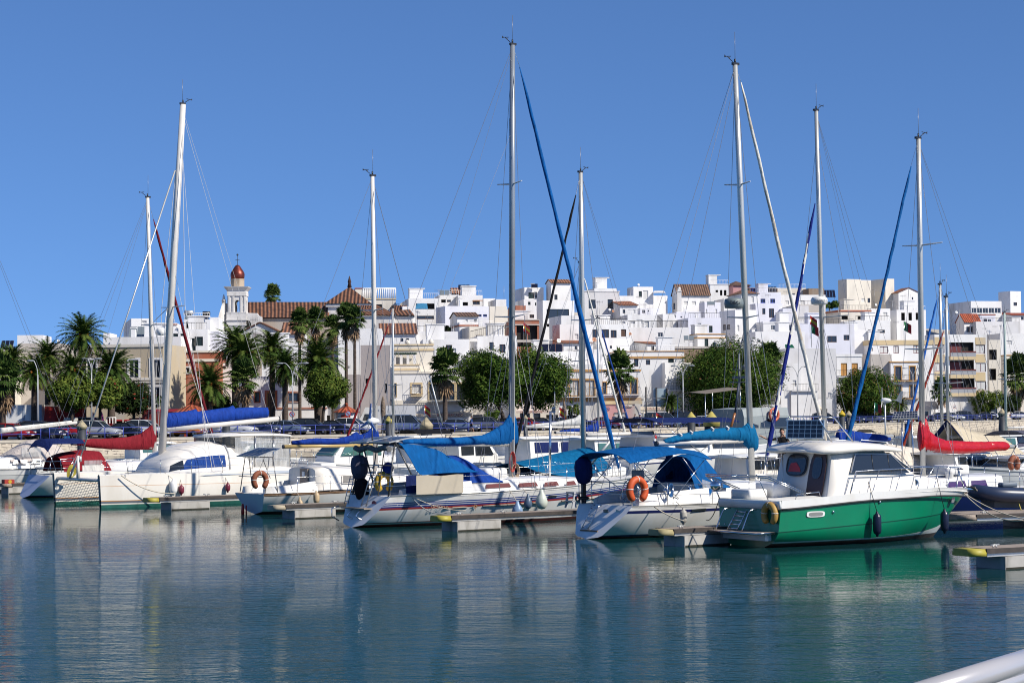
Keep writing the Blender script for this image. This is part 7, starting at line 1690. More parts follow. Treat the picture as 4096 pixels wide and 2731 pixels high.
# ---- yacht with the navy and white furled sail, the man holds its forestay
G_=Boat('sailing_yacht','yacht with a navy and white spiral furled sail and blue boom cover','sailing yacht',(17.3,87.0),222)
G_.hull(10.5,[(0,1.2),(.12,1.45),(.4,1.68),(.6,1.6),(.8,1.1),(.93,.45),(1,.04)],[(0,1.1),(.5,1.15),(1,1.40)],[('s',.08,0),('w',.12,0),('w',0,1,1)],[WHITE,ANTIF],rake=1.4,tr=.2,deckm=DECKW)
G_.trunk('coachroof',[(3.0,1.15,1.0,1.15,1.7),(6.8,.8,.55,1.2,1.55),(8.2,.45,.2,1.25,1.3)],WHITE)
G_.mast((6.3,0,1.6),(6.62,0,15.95),.10,spreaders=((7.6,1.3),));G_.boom(6.1,2.65,1.9,2.75,.08)
G_.cover([(5.5,3.05,2.2,.14),(5.2,3.1,2.4),(4.4,2.98,2.44),(3.4,2.88,2.46),(2.6,2.82,2.5),(2.1,2.75,2.55,.08)],BLUE,.16,seed=51)
g=[[(lerp(4.9,.6,u),1.25*a,lerp(interp([(0,2.3),(.6,2.45),(1,2.25)],u),1.45,abs(a)**2.2))for a in[lerp(-1,1,j/10)for j in range(11)]]for u in[i/8 for i in range(9)]]
G_.part('boom_tent',MB().sheet(g,.015),mat('canvas_cream',(.60,.54,.46),.85,var=.1,vs=3,bump=.3,bs=4))
G_.shrouds(7.6,1.3,14.9,extra=[((6.6,0,15.8),(.2,.4,1.2),.008),((6.6,0,15.8),(.2,-.4,1.2),.008),((6.6,0,15.8),(2.1,0,2.8),.006)])
G_.furl((6.75,0,12.2),(10.0,0,1.7),(.03,.08,.10,.13,.05),mat('navy_sail_cover',(.010,.020,.16),.6,var=.3,vs=4),SAILW)
mb=MB();mb.lathe([(.2,-.16),(.33,-.12),(.34,.06),(.28,.15),(.05,.19)],(6.75,.15,8.25),14);rd=G_.part('radar_dome',mb,WHITE);cdir=Vector((G_.s*-1,-G_.c,0));ldir=Vector((G_.c,-G_.s,0));text('lettering','GARMIN',.13,KG,rd,face_M(Vector((6.75,.15,8.24))+cdir*.345,ldir,cdir))
G_.rails([1.5,3,4.5,6,7.5,9],1);G_.pulpit(9)
# ---- back row yachts, built simply: hull, coachroof, mast, boom, furled sail
def yacht(lab,px,D,th,mast_x,ytop,ybase,L=9.5,furl=None,boomz=None,cover=None,hullm=None,r=.085,sp=None,mastm=None,fr=None,lean=0.0,hb=True):
 k=k_of(px,1700);ux,uy=math.cos(rad(th)),math.sin(rad(th));o=(k*D-ux*mast_x,D-uy*mast_x)
 b=Boat('sailing_yacht',lab,'sailing yacht',o,th)
 b.hull(L,[(0,.36*L/3),(.12,.42*L/3),(.4,.5*L/3),(.6,.48*L/3),(.8,.32*L/3),(.93,.13*L/3),(1,.03)],[(0,.95),(.5,1.0),(1,1.25)],[('s',.08,0),('w',.12,1),('w',0,2,2)],[WHITE,hullm or WHITE,ANTIF],rake=1.2,tr=.2,deckm=DECKW,n=14)
 b.trunk('coachroof',[(L*.28,L*.115,L*.1,1.0,1.5),(L*.62,L*.09,L*.06,1.02,1.42),(L*.78,L*.05,L*.025,1.08,1.14)],WHITE)
 z1=at(px,ytop,D).z
 b.mast((mast_x,0,1.4),(mast_x+lean,0,z1),r,mt=mastm,spreaders=((z1*(sp or .55),.8),))
 sg=1 if b.s<0 else-1
 b.shrouds(z1*(sp or .55),.8,z1-.1,r=.009,extra=[((mast_x+lean,0,z1),(.1,.3,1.0),.008),((mast_x+lean,0,z1),(.1,-.3,1.0),.008)])
 if furl:b.furl((mast_x+.3+lean,0,z1*(fr or .93)),(L-.35,0,1.5),(.03,.07,.09,.11,.05),furl)
 else:b.wires([((mast_x+lean,0,z1-.1),(L-.2,0,1.25),.01)],name='forestay')
 if boomz:b.boom(mast_x-.15,boomz,mast_x-L*.42,boomz+.05,.08,MASTW)
 if cover:b.cover([(mast_x-.05,boomz+.75,boomz+.05,.1),(mast_x-.4,boomz+.5,boomz+.05),(mast_x-L*.2,boomz+.3,boomz+.05),(mast_x-L*.38,boomz+.18,boomz+.05,.07)],cover,.14,seed=int(px))
 b.rails([L*.25,L*.4,L*.55,L*.7,L*.85],-sg if False else(-1 if b.c>0 else 1))
 return b
M2=yacht('yacht with an aluminium mast, black furled sail and teal foredeck awning',2334,88,222,5.4,690,1790,10,mat('black_sail_cover',(.008,.008,.010),.6),2.85,None,r=.115,lean=.05)
g=[[(lerp(9.6,5.2,u),1.5*a,interp([(0,1.75),(.5,2.05),(1,2.35)],u)-abs(a)**1.6*interp([(0,.3),(.5,.95),(1,.9)],u))for a in[lerp(-1,1,j/10)for j in range(11)]]for u in[i/8 for i in range(9)]]
M2.part('foredeck_awning',MB().sheet(g,.015),TEAL)
M3=yacht('yacht with a silver covered boom and white furled sail, centre',2325,112,36,5.2,1050,1700,9,SAILW,3.0,mat('silver_cover',(.50,.50,.49),.35,.3,var=.2,vs=4,bump=.6,bs=5),r=.09)
M5=yacht('yacht with a thin white mast and dark red furled sail',1573,118,216,4.6,1232,1700,8.5,mat('dark_red_sail',(.16,.012,.015),.6,var=.3),2.4,None,r=.075,fr=.9)
M4=yacht('small yacht with a thin white mast behind the blue furled sail',2394,128,36,4.6,1272,1700,8,mat('blue_sail_roll',(.02,.06,.25),.6),2.5,BLUE,r=.07)
R1=yacht('yacht with a grey mast and tall blue furled sail, right',3768,104,226,4.8,1138,1700,9,mat('bright_blue_sail',(.01,.09,.36),.6,var=.3),2.4,None,r=.08)
R2=yacht('navy hulled yacht with a sand coloured boom tent and red furled sail',3792,99,226,4.8,1188,1700,9.5,mat('brick_red_sail',(.20,.025,.015),.6,var=.3),2.5,None,hullm=mat('hull_navy2',(.010,.02,.10),.3),r=.075,fr=.82)
g=[[(lerp(4.9,.2,u),1.6*a,lerp(interp([(0,3.35),(.1,3.2),(.5,2.75),(1,2.55)],u),1.55,abs(a)**1.1))for a in[lerp(-1,1,j/10)for j in range(11)]]for u in[i/9 for i in range(10)]]
R2.part('boom_tent',MB().sheet(g,.015),SAND);R2.part('tent_patch',MB().sheet([[(4.95,.9*a,lerp(3.3,2.4,abs(a)))for a in(-1,0,1)],[(4.6,.9*a,lerp(3.25,2.3,abs(a))+.02)for a in(-1,0,1)]],.02),NAVY)
R3=yacht('yacht with a pale green mast at the far right',4024,150,216,4.6,1250,1700,8.5,None,2.4,None,mastm=mat('mast_pale_green',(.42,.50,.45),.4),r=.1)
# ---- motor boats in the back rows
def cruiser(lab,px,D,th,L=7.0,hz=1.15,cab=(.3,.62,1.1),cabm=None,glass=DARKG,roofm=None,xoff=.5,top=None,open_=False,hullm=None,stripe=None,wmat=None):
 k=k_of(px,1780);ux,uy=math.cos(rad(th)),math.sin(rad(th));o=(k*D-ux*L*xoff,D-uy*L*xoff)
 b=Boat('motor_boat',lab,'motor boat',o,th)
 b.hull(L,[(0,.155*L),(.4,.175*L),(.65,.16*L),(.85,.09*L),(1,.01*L)],[(0,hz*.85),(.5,hz),(1,hz*1.2)],[('s',.1,0),('s',.16,1),('w',.12,2),('w',0,3,3)],[WHITE,stripe or KG,hullm or WHITE,ANTIF],rake=1.2,tr=.1,kind='planing',deckm=DECKW,n=14)
 x0,x1,h=L*cab[0],L*cab[1],cab[2];w0=L*.145;z0=hz*.9
 if not open_:
  sl=.55
  secs=[[Vector((x,w0*c*q,z))for c,z in((1,z0),(1,z0+h*.45),(.92,z0+h),(0,z0+h+.03),(-.92,z0+h),(-1,z0+h*.45),(-1,z0))]for x,q in((x0,1),(lerp(x0,x1,.6),.97),(x1,.9))]
  secs[-1]=[Vector((p.x+(sl if p.z<z0+h*.6 else 0),p.y,p.z))for p in secs[-1]]
  b.part('cabin',MB().loft(secs,caps=True,smooth=False),cabm or WHITE)
  for sd in(-1,1):
   for a,c in((.08,.48),(.54,.96)):b.pane('window',[(lerp(x0,x1,a),sd*(w0+.015),z0+h*.48),(lerp(x0,x1,c)+(.3 if c>.9 else 0),sd*(w0*.955+.015),z0+h*.48),(lerp(x0,x1,c),sd*(w0*.93+.012),z0+h*.9),(lerp(x0,x1,a),sd*(w0*.94+.012),z0+h*.9)],glass)
  mb=MB();mb.prism([(x1+sl+.012,-w0*.8,z0+h*.5),(x1+sl+.012,w0*.8,z0+h*.5),(x1+.03,w0*.75,z0+h*.93),(x1+.03,-w0*.75,z0+h*.93)],(.02,0,.02));b.part('windscreen',mb,glass)
  mb=MB();secs=[]
  for x,q in((x0-.5,.9),(x0-.35,1),(x1,1),(x1+.2,.9)):secs.append([Vector((x,w0*1.03*c*q,z0+h+.03+d))for c,d in((1,0),(.97,.06),(0,.13),(-.97,.06),(-1,0),(0,-.02))])
  mb.loft(secs,closed=True,caps=True);b.part('cabin_roof',mb,roofm or WHITE)
 else:
  g=[[(L*.45+.5*u+.25*(1-abs(a)),w0*a,lerp(z0,z0+.75,1-u))for a in(-1,-.6,0,.6,1)]for u in(0,1)];b.part('windscreen',MB().sheet(g,.01),CLEAR)
  mb=MB();mb.tube([(L*.45+.25*(1-abs(a)),w0*a,z0+.76)for a in(-1,-.6,0,.6,1)],.02,5);b.part('screen_frame',mb,BLACK)
  mb=MB();mb.rbox((L*.3,0,z0+.2),(.9,1.2,.5),.1);b.part('seat',mb,WHITE)
 b.rails([L*.55,L*.68,L*.8,L*.92],-1,.5,(.5,));b.rails([L*.55,L*.68,L*.8,L*.92],1,.5,(.5,))
 if top:
  b.part('sun_awning',MB().sheet([[(x,w0*a,z0+top[2]-.2*abs(a)**3)for a in(-1,-.5,0,.5,1)]for x in[lerp(L*top[0],L*top[1],i/4)for i in range(5)]],.015),top[3])
  for sd in(-1,1):
   mb=MB();mb.bar((L*top[0]+.1,sd*w0,z0+top[2]-.2),(L*lerp(top[0],top[1],.6),sd*w0,z0),.014,5);mb.bar((L*top[1]-.1,sd*w0,z0+top[2]-.2),(L*lerp(top[0],top[1],.4),sd*w0,z0),.014,5)
   b.part('awning_frame',mb,STEEL)
 return b
q=cruiser('white motor boat with green glass and a red life ring on its roof',1385,106,216,7.5,1.25,(.28,.6,1.15),glass=GREENG)
lr=q.hung('life_ring','red life ring lying on the roof of the green glass motor boat','life ring',(3.2,.2,2.48),'life rings');mb=MB();mb.tube([(math.cos(a)*.33,math.sin(a)*.33,0)for a in[2*math.pi*i/16 for i in range(16)]],.07,7,closed=True);mb.build('ring',mat('ring_red',(.5,.04,.02),.5),lr)
cruiser('open speedboat with a clear curved screen behind the small white yacht',1215,103,216,5.5,1.0,open_=True)
cruiser('white wheelhouse boat with a black sun awning behind the azure boom cover',1860,105,36,7.2,1.2,(.35,.62,1.25),top=(.0,.3,1.9,BLACKC))
cruiser('white boat with navy covered windows and a rounded arch',2215,104,36,7.6,1.35,(.2,.68,1.25),glass=NAVY)
cruiser('white pilothouse boat with green windows and a dark awning, centre',2520,100,36,7.5,1.3,(.1,.42,1.3),glass=GREENG,top=(.35,.75,1.35,BLACKC))
bgb=cruiser('large white motor yacht with a tall pointed bow behind the teal boom cover',2860,93,36,12.0,2.0,(.15,.55,.9),stripe=NAVY,top=(.1,.5,1.75,NAVY))
cruiser('white boat with a pale cabin between the yellow pile and the navy furled sail',3020,86,36,7.0,1.1,(.3,.6,.9),cabm=CREAM)
cruiser('navy hulled motor boat with a white deck under the red boom cover',3870,86,36,8.0,1.3,(.25,.5,.8),hullm=mat('hull_navy3',(.008,.018,.11),.25))
wb=cruiser('white motor boat with grey lettering at the far right edge',4085,84,216,8.0,1.35,(.3,.6,.6),top=(.3,.62,1.75,GREYC))
text('lettering','7\u00aa-PM-1-129-01',.16,KG,wb.root,face_M(wb.skin(4.6,.85,1,.02),wb.skin(4.0,.85,1,.02)-wb.skin(5.2,.85,1,.02),(0,1,.1)))
cruiser('small white boat with a grey outboard near the sea wall at the right',3900,140,36,6.0,.9,(.4,.6,.7),open_=True)
cruiser('white boat with a black sprayhood and orange cloth, centre right',2640,92,216,7.5,1.2,(.2,.5,.9),cabm=CREAM,top=(.45,.75,1.2,BLACKC))
cruiser('white open boat moored against the sea wall left of the wind generator',3405,150,36,6.5,1.6,open_=True)
cruiser('white half cabin boat below the thin dark red furled sail',1700,112,36,6.5,1.2,(.3,.6,.9))
cruiser('small white cruiser behind the burgundy cockpit tent',620,125,36,7.5,1.25,(.3,.6,.9),glass=GREENG)
cruiser('long low white cruiser right of the red boom cover mast',3690,118,36,7.0,1.3,(.3,.6,1.0),cabm=CREAM)
cruiser('white sport boat with a sloping windscreen left of the far right pile',3960,128,216,7.0,1.3,(.3,.6,.9),glass=GREENG)
cruiser('white boat with a beige canopy under the wide solar panel',3590,126,36,7.0,1.25,(.3,.6,.9),top=(.1,.4,1.5,SAND))
cruiser('white cabin boat with dark windows behind the blue covered boom, right',3455,122,36,7.5,1.3,(.25,.6,1.0))
cruiser('low white boat with a navy stripe behind the sand coloured tent',3800,136,216,7.0,1.3,(.3,.55,.8),stripe=NAVY)
cruiser('white boat with a grey cover near the far right pale green mast',4050,134,36,6.5,1.35,(.2,.6,.8),cabm=GREYC)
cruiser('white day boat below the grey no cap pile at the catamaran stern',1010,128,216,6.5,1.2,(.3,.6,.9),glass=GREENG)
cruiser('white fishing boat with a small wheelhouse left of the ochre capped stout pile',1600,122,216,6.5,1.25,(.4,.6,1.2))
cruiser('white boat with a brown canvas cover behind the aluminium mast',2390,118,216,7.0,1.3,(.2,.6,.8),cabm=BROWNC)
cruiser('white boat with a tall windscreen right of the tallest mast',2075,124,36,6.5,1.3,(.3,.6,1.0),glass=GREENG)
cruiser('white speedboat half hidden behind the yellow capped piles',2710,124,216,6.5,1.3,(.3,.55,.8))
# grey patrol launch
PG=mat('patrol_grey',(.26,.29,.29),.5,var=.08);k=k_of(3110,1700);PT=Boat('patrol_boat','grey patrol launch with an orange life ring and a crowded radar mast','patrol boat',(k*128-6,128-2),36)
PT.hull(13,[(0,1.9),(.4,2.1),(.65,1.9),(.85,1.05),(1,.08)],[(0,1.5),(.5,1.8),(1,2.5)],[('s',.12,1),('w',.2,0),('w',0,2,2)],[PG,KG,ANTIF],rake=1.8,tr=.1,kind='planing',deckm=PG,n=14)
secs=[[Vector((x,w_*c,z))for c,z in((1,1.6),(1,z1-.5),(.9,z1),(-.9,z1),(-1,z1-.5),(-1,1.6))]for x,w_,z1 in((3.5,1.6,3.9),(5.0,1.6,4.0),(7.4,1.5,4.0))];secs.append([Vector((8.4 if z<3 else 7.7,1.4*c,z))for c,z in((1,1.6),(1,2.6),(.9,3.2),(-.9,3.2),(-1,2.6),(-1,1.6))])
PT.part('wheelhouse',MB().loft(secs,caps=True,smooth=False),PG)
for x0,x1 in((3.8,4.7),(4.9,5.8),(6.0,7.2)):
 PT.pane('window',[(x0,-1.615,2.75),(x1,-1.60,2.75),(x1,-1.56,3.35),(x0,-1.57,3.35)],DARKG,fr=PG)
mb=MB();mb.bar((4.6,0,4.0),(4.6,0,7.4),.07,7);mb.bar((4.6,-.9,5.6),(4.6,.9,5.6),.04,5);mb.bar((4.6,-.6,6.4),(4.6,.6,6.4),.03,5);mb.box((4.7,0,5.9),(.3,1.2,.16));mb.bar((4.6,.5,6.4),(4.6,.5,7.6),.02,4);mb.ball((4.6,-.5,6.55),.15,8);PT.part('radar_mast',mb,mat('mast_dark_grey',(.12,.13,.13),.5))
PT.part('deck_awning',MB().sheet([[(x,1.4*a,4.9+.1*x-.1*abs(a))for a in(-1,0,1)]for x in(.5,2.0,3.6)],.02),mat('awning_taupe',(.20,.17,.14),.8))
for sd in(-1,1):
 PT.part('awning_post',MB().bar((.6,sd*1.3,1.6),(.6,sd*1.3,4.85),.03,5),STEEL);PT.part('awning_post',MB().bar((3.5,sd*1.3,3.8),(3.5,sd*1.3,5.15),.03,5),STEEL)
PT.rails([1,2.2,3.4,8.5,10,11.5],-1,.9)
lr=PT.hung('life_ring','orange and white life ring on the wheelhouse of the grey patrol launch','life ring',(5.9,-1.75,3.55),'life rings');mb=MB();mb.tube([(math.cos(a)*.36,0,math.sin(a)*.36)for a in[2*math.pi*i/16 for i in range(16)]],.09,7,closed=True);mb.build('ring',mat('ring_orange',(.55,.12,.06),.5),lr)
# ---- pontoon fingers
def tipc(px,py,w):p=onz(px,py,.52);return(p.x+.59*w/2,p.y-.81*w/2)
finger('pontoon finger with a yellow nose beside the catamaran',tipc(563,1987,.9),36,9,.8,float_x=.9,fl=1.75)
finger('pontoon finger with a faded nose beside the small white yacht',tipc(1059,2016,.9),36,9,.8,mat('nose_faded',(.42,.36,.26),.7,var=.3),float_x=.75,fl=1.75)
finger('pontoon finger with a bright yellow nose along the striped yacht',tipc(1707,2058,.9),36,10,.8,float_x=.6,fl=1.75,floats=1)
finger('shaded pontoon finger between the bimini yacht and the green boat',tipc(2576,2111,.9),36,9,.8,mat('nose_dirty',(.38,.32,.16),.7,var=.4),float_x=.75,fl=1.75)
finger('nearest pontoon finger at the right edge with a yellow nose',tipc(3782,2187,1.0),30,9,.9,float_x=.95,fl=2.2)
finger('wide pontoon behind the bow of the green boat',(14.0,66.2),24,10,2.0,GREYWOOD,float_x=3.0,fl=3)
finger('pontoon finger with weathered log fenders at the far left',tipc(-10,1930,.9),36,9,.8,GREYWOOD,float_x=-1.0+1.2,fl=1.2)
bx_=thing('box','small red box standing on the far left pontoon','box',(*[v for v in onz(32,1932,.53)[:2]],.53),rad(36));mb=MB();mb.bbox((-.25,-.2,0),(.25,.2,.2));mb.build('carton',mat('box_red',(.35,.03,.02),.6),bx_);mb=MB();mb.lathe([(.09,0),(.09,.012)],(0.02,-.2,.1),14,R=Matrix.Rotation(rad(90),3,'X'));mb.build('round_logo',YELLOW,bx_)
sl_=D_.hung('step_ladder','small grey plastic step ladder on the pontoon by the striped yacht','steps',(6.6,-2.9,.52));mb=MB()
for sy in(-.2,.2):mb.prism([(-.26,sy,0),(-.16,sy,.52),(-.1,sy,.52),(-.14,sy,0)],(0,.04,0));mb.prism([(.26,sy,0),(.16,sy,.52),(.1,sy,.52),(.14,sy,0)],(0,.04,0))
mb.bbox((-.18,-.22,.5),(.18,.24,.56));mb.bbox((-.25,-.2,.22),(-.1,.24,.26));mb.build('frame',mat('plastic_grey',(.40,.41,.42),.6),sl_)
# mooring ropes
rope('mooring rope from the striped yacht down to its pontoon nose',[D_.W((.75,-1.5,1.05)),D_.W((2.2,-2.6,.56))],.12);rope('second mooring rope of the striped yacht, with a steel spring',[D_.W((.75,-1.5,1.0)),D_.W((1.6,-2.5,.55))],.25,.018,mat('rope_grey',(.3,.3,.3),.7))
rope('mooring rope from the catamaran bow to the pontoon',[K.W((9.2,.45,1.35)),K.W((7.1,1.2,.56))],.22,.022);rope('mooring rope from the bimini yacht to the dirty pontoon nose',[Eb.W((.7,-1.5,.98)),Eb.W((1.2,-2.3,.56))],.05,.02)
rope('slack white bow rope of the green boat hanging to the right',[F.W((8.3,.1,1.4)),(16.6,62.0,.55)],.35,.018);rope('second bow rope of the green boat, nearer the camera',[F.W((8.1,-.2,1.4)),(15.2,61.2,.56)],.3,.018)
rope('dark stern rope between the bimini yacht and the green boat',[F.W((-.1,1.3,1.35)),Eb.W((2.0,-2.4,.56))],.2,.014,BLACK)
# ================================================================ PILES, STREET FURNITURE, SHOPS
CAPO=mat('pile_cap_ochre',(.38,.32,.20),.7,var=.35,vs=4);CAPY=mat('pile_cap_yellow',(.45,.37,.09),.6,var=.3,vs=4);CAPB=mat('pile_cap_bright_yellow',(.55,.38,.02),.6,var=.2,vs=4)
def pile(lab,px,tip,capw,D,capm,cap=True,bot=None):
 p=at(px,tip,D);s=FPX/D;w_=capw/s/2;root=thing('mooring_pile',lab,'mooring pile',(p.x,D,0),0,'mooring piles');z=p.z
 r=w_*.84;zc=z-w_*1.75 if cap else z
 MB().lathe([(r,-1.5),(r,zc)],(0,0,0),16).build('sleeve',DKPILE,root)
 mb=MB();mb.lathe([(r*1.02,.55),(r*1.06,.6),(r*1.06,.9),(r*1.02,.95)],(0,0,0),16);mb.build('pontoon_ring',mat('galvanised',(.5,.5,.49)),root)
 if cap:MB().lathe([(r*1.01,zc+.002),(w_*.97,zc+.01),(w_*.97,zc+w_*.35),(w_,zc+w_*.38),(w_,zc+w_*.62),(w_*.93,zc+w_*.68),(.03,z)],(0,0,0),16).build('cap',capm,root)
pile('dark mooring pile with an ochre cone cap behind the leaning pole at the left',327,1677,43,158,CAPO);pile('dark mooring pile without a cap under the white boom',905,1702,38,150,CAPO,False)
pile('slim mooring pile with a yellow cap beside the wind generator on the arch',1555,1662,32,178,CAPY);pile('stout mooring pile with an ochre cone cap above the blue cockpit tent',1705,1666,55,126,CAPO)
pile('mooring pile with a small pale cap right of the tallest mast',2102,1658,20,185,CAPO);pile('smaller yellow capped mooring pile left of the biggest one',2765,1645,38,140,CAPY)
pile('biggest mooring pile, yellow capped, behind the teal boom cover',2846,1643,69,101,CAPY);pile('mooring pile with a bright yellow cap near the blue furled sail',3368,1639,27,175,CAPB)
pile('mooring pile with a pale cap beside the bright yellow capped one',3395,1641,27,180,CAPO);pile('dark mooring pile without a cap under the wide solar panel',3632,1690,34,112,CAPO,False)
pile('mooring pile with a pale cap at the far right',4008,1631,33,165,CAPO);pile('mooring pile in the dark water right of the large white motor yacht',2878,1800,30,98,CAPO,False)
# street lamps
LMP=mat('lamp_post_grey',(.42,.43,.44),.5,.3);LMH=mat('lamp_head_grey',(.25,.27,.29),.4)
def lamp(lab,px,ytop,off,span,both=True):
 k=k_of(px);D=drail(k)+off;s=FPX/D;p=at(px,ytop,D);g=QZ;root=thing('street_lamp',lab,'street lamp',(p.x,D,g),0,'street lamps');h=p.z-g;a=span/s
 MB().tube([(0,0,0),(0,0,h*.55),(0,0,h*.82)],[.10,.08,.06],8).build('post',LMP,root)
 for sd in((-1,1)if both else(-1,)):
  pts=catm([(0,0,h*.8),(sd*a*.12,0,h*.9),(sd*a*.5,0,h*.99),(sd*a*.8,0,h)],4);MB().tube(pts,.045,6).build('arm',LMP,root)
  MB().ball((sd*a*.98,0,h-.03),.2,8,sc=(2.0,.7,.5)).build('lamp_head',LMH,root)
lamp('double arm street lamp among the date palms',1170,1450,7,52);lamp('double arm street lamp in front of the ochre trimmed house',2217,1452,8,38);lamp('double arm street lamp left of the biggest leafy tree',2731,1460,8,38)
lamp('double arm street lamp before the blank grey-white gable',3189,1464,8,36);lamp('double arm street lamp beside the ochre topped balcony doors',3651,1470,8,34);lamp('single arm street lamp by the white container at the left',151,1440,6,30,False);lamp('single arm street lamp between the left date palms',366,1432,8,28,True)
def onstreet(px,off):k=k_of(px);D=drail(k)+off;return k*D,D,FPX/D
def roadsign(lab,px,y,r,off,style):
 X,D,s=onstreet(px,off);c=at(px,y,D);root=thing('road_sign',lab,'road sign',(X,D,QZ),0,'round road signs');h=c.z-QZ;R_=r/s;RX=Matrix.Rotation(rad(90),3,'X')
 MB().bar((0,.05,0),(0,.05,h),.035,6).build('post',LMP,root);MB().lathe([(R_,-.02),(R_,.02)],(0,0,h),20,R=RX).build('rim',REDP,root)
 MB().lathe([(R_*.78,.021),(R_*.78,.03)],(0,0,h),20,R=RX).build('face',mat('sign_face_blue',(.25,.38,.55),.5)if style!='w' else WHITE,root)
 mb=MB()
 if style=='w':mb.box((0,-.04,h),(R_*.7,.012,R_*.3))
 else:
  mb.box((0,-.04,h),(R_*1.5,.012,R_*.2),ry=rad(45))
  if style=='x':mb.box((0,-.055,h),(R_*1.5,.012,R_*.2),ry=rad(-45))
 mb.build('bar',BLACK if style=='w' else REDP,root)
 if style=='n':MB().box((0,-.02,h-R_*1.6),(R_*1.6,.02,R_*.5)).build('plate',WHITE,root)
roadsign('round no parking sign below the white boom end',1168,1655,11,7,'n');roadsign('round no parking sign in front of the small kiosk',1392,1652,12,7,'n');roadsign('round no stopping sign before the pink shop',2432,1634,8,10,'x');roadsign('round white prohibition sign before the apartment shops',3819,1625,7,12,'w')
def panelsign(lab,px,y0,y1,w_,off,m_,name='information_panel'):
 X,D,s=onstreet(px,off);a,b=at(px,y1,D),at(px,y0,D);root=thing(name,lab,'sign',(X,D,QZ),0);MB().bar((0,.06,0),(0,.06,b.z-QZ),.05,6).build('post',LMP,root);W_=w_/s/2
 MB().bbox((-W_,-.04,a.z-QZ),(W_,.03,b.z-QZ)).build('frame',mat('panel_blue',(.04,.09,.20),.4),root);MB().bbox((-W_*.8,-.055,a.z-QZ+.15),(W_*.8,-.041,b.z-QZ-.15)).build('poster',m_,root)
panelsign('blue framed street poster under the double arm lamp',2215,1626,1648,15,7,mat('poster_dark',(.05,.07,.10),.5,var=.5,vs=3))
# the empty billboard frame
X,D,s=onstreet(2647,12);bf=thing('billboard','empty billboard with dark posts and pale grey panels','billboard',(X,D,QZ),0);zz=lambda y:at(2647,y,D).z-QZ
mb=MB()
for x,y0 in((-62,1545),(-20,1548),(22,1550)):mb.bar((x/s*1.0,0,0),(x/s,0,zz(y0)),.11,6)
mb.build('post',IRON,bf);mb=MB()
for x0,x1 in((-32,-14),(-13,20)):
 for y0,y1 in((1551,1588),(1592,1624)):mb.bbox((x0/s,.13,zz(y1)),(x1/s,.2,zz(y0)))
mb.build('panel',mat('billboard_grey_blue',(.36,.45,.50),.5),bf)
# kiosks with orange tiled roofs
def kiosk(lab,px,yap,yeave,hw,off,wall):
 X,D,s=onstreet(px,off);a,e=at(px,yap,D),at(px,yeave,D);root=thing('kiosk',lab,'kiosk',(X,D,QZ),0,'kiosks with orange tile roofs');r=hw/s;ha,he=a.z-QZ,e.z-QZ;mb=MB();n=8
 for i in range(n):
  t0,t1=2*math.pi*i/n,2*math.pi*(i+1)/n;A=Vector((math.cos(t0)*r,math.sin(t0)*r,he));B=Vector((math.cos(t1)*r,math.sin(t1)*r,he));L=(B-A).length
  mb.add([A,B,Vector((0,0,ha))],[(0,1,2)],0,False,[(0,0),(L,0),(L/2,r)])
 mb.lathe([(r,he-.08),(r,he-.005)],(0,0,0),8);mb.lathe([(.16,ha-.1),(.2,ha+.15),(.03,ha+.3)],(0,0,0),6);mb.build('roof',TILE['r'],root)
 mb=MB();mb.lathe([(r*.78,0),(r*.78,he-.09)],(0,0,0),8,smooth=False);mb.build('wall',wall,root);mb=MB();mb.bbox((-.5,-r*.78,0),(.5,-r*.70,2.0));mb.build('door',mat('kiosk_red',(.35,.05,.03),.6),root);MB().bbox((-r*.6,-r*.76,1.1),(-.7,-r*.72,1.9)).build('window',PANE,root)
kiosk('large kiosk with an orange tile roof behind the royal blue boom cover',767,1612,1649,88,9,PL['w']);kiosk('small kiosk with an orange tile roof left of the delivery truck',1386,1619,1646,54,9,PL['w'])
# containers, stalls, trucks at the left
def boxthing(name,lab,cat,x0,x1,y0,y1,off,dep,parts,group=None,rz=0.0):
 X,D,s=onstreet((x0+x1)/2,off);root=thing(name,lab,cat,(X,D,QZ),rz,group);Wb=(x1-x0)/s;zt=at(x0,y0,D).z-QZ
 return root,Wb,zt,s
r_,W_b,zt,s=boxthing('container','large white container with a grey seam behind the parked cars at the left','container',13,167,1618,1690,13,5,None);mb=MB();mb.bbox((-W_b/2,0,0),(W_b/2,4,zt));mb.build('body',WHITE,r_);mb=MB();mb.bbox((.0,-.03,0),(.22,-.002,zt-.02));mb.bbox((W_b/2-.15,-.03,0),(W_b/2,-.002,zt));mb.build('seam',mat('seam_grey_blue',(.30,.36,.45),.5),r_)
for i,(x0,x1,lab)in enumerate(((168,221,'market stall with a red top next to the white container'),(234,282,'market stall with a red pointed top, the middle one of three'),(294,328,'market stall with a red top beside the blue cabin'))):
 r_,W_b,zt,s=boxthing('market_stall',lab,'stall',x0,x1,1624,1695,12,3,None,'red topped market stalls');zm=zt*.52
 mb=MB();mb.bbox((-W_b/2,0,0),(W_b/2,2.2,zm));mb.build('booth',mat('stall_white',(.62,.61,.58),.6,var=.15,vs=3,stretch=(8,1,.3)),r_);mb=MB();mb.loft([[(-W_b/2-.05,-.1,zm),(W_b/2+.05,-.1,zm),(W_b/2+.05,2.3,zm),(-W_b/2-.05,2.3,zm)],[(-W_b/2+.08,.5,zt),(W_b/2-.08,.5,zt),(W_b/2-.08,1.7,zt),(-W_b/2+.08,1.7,zt)]],closed=True,caps=True,smooth=False);mb.build('roof',mat('stall_red',(.48,.03,.025),.6),r_)
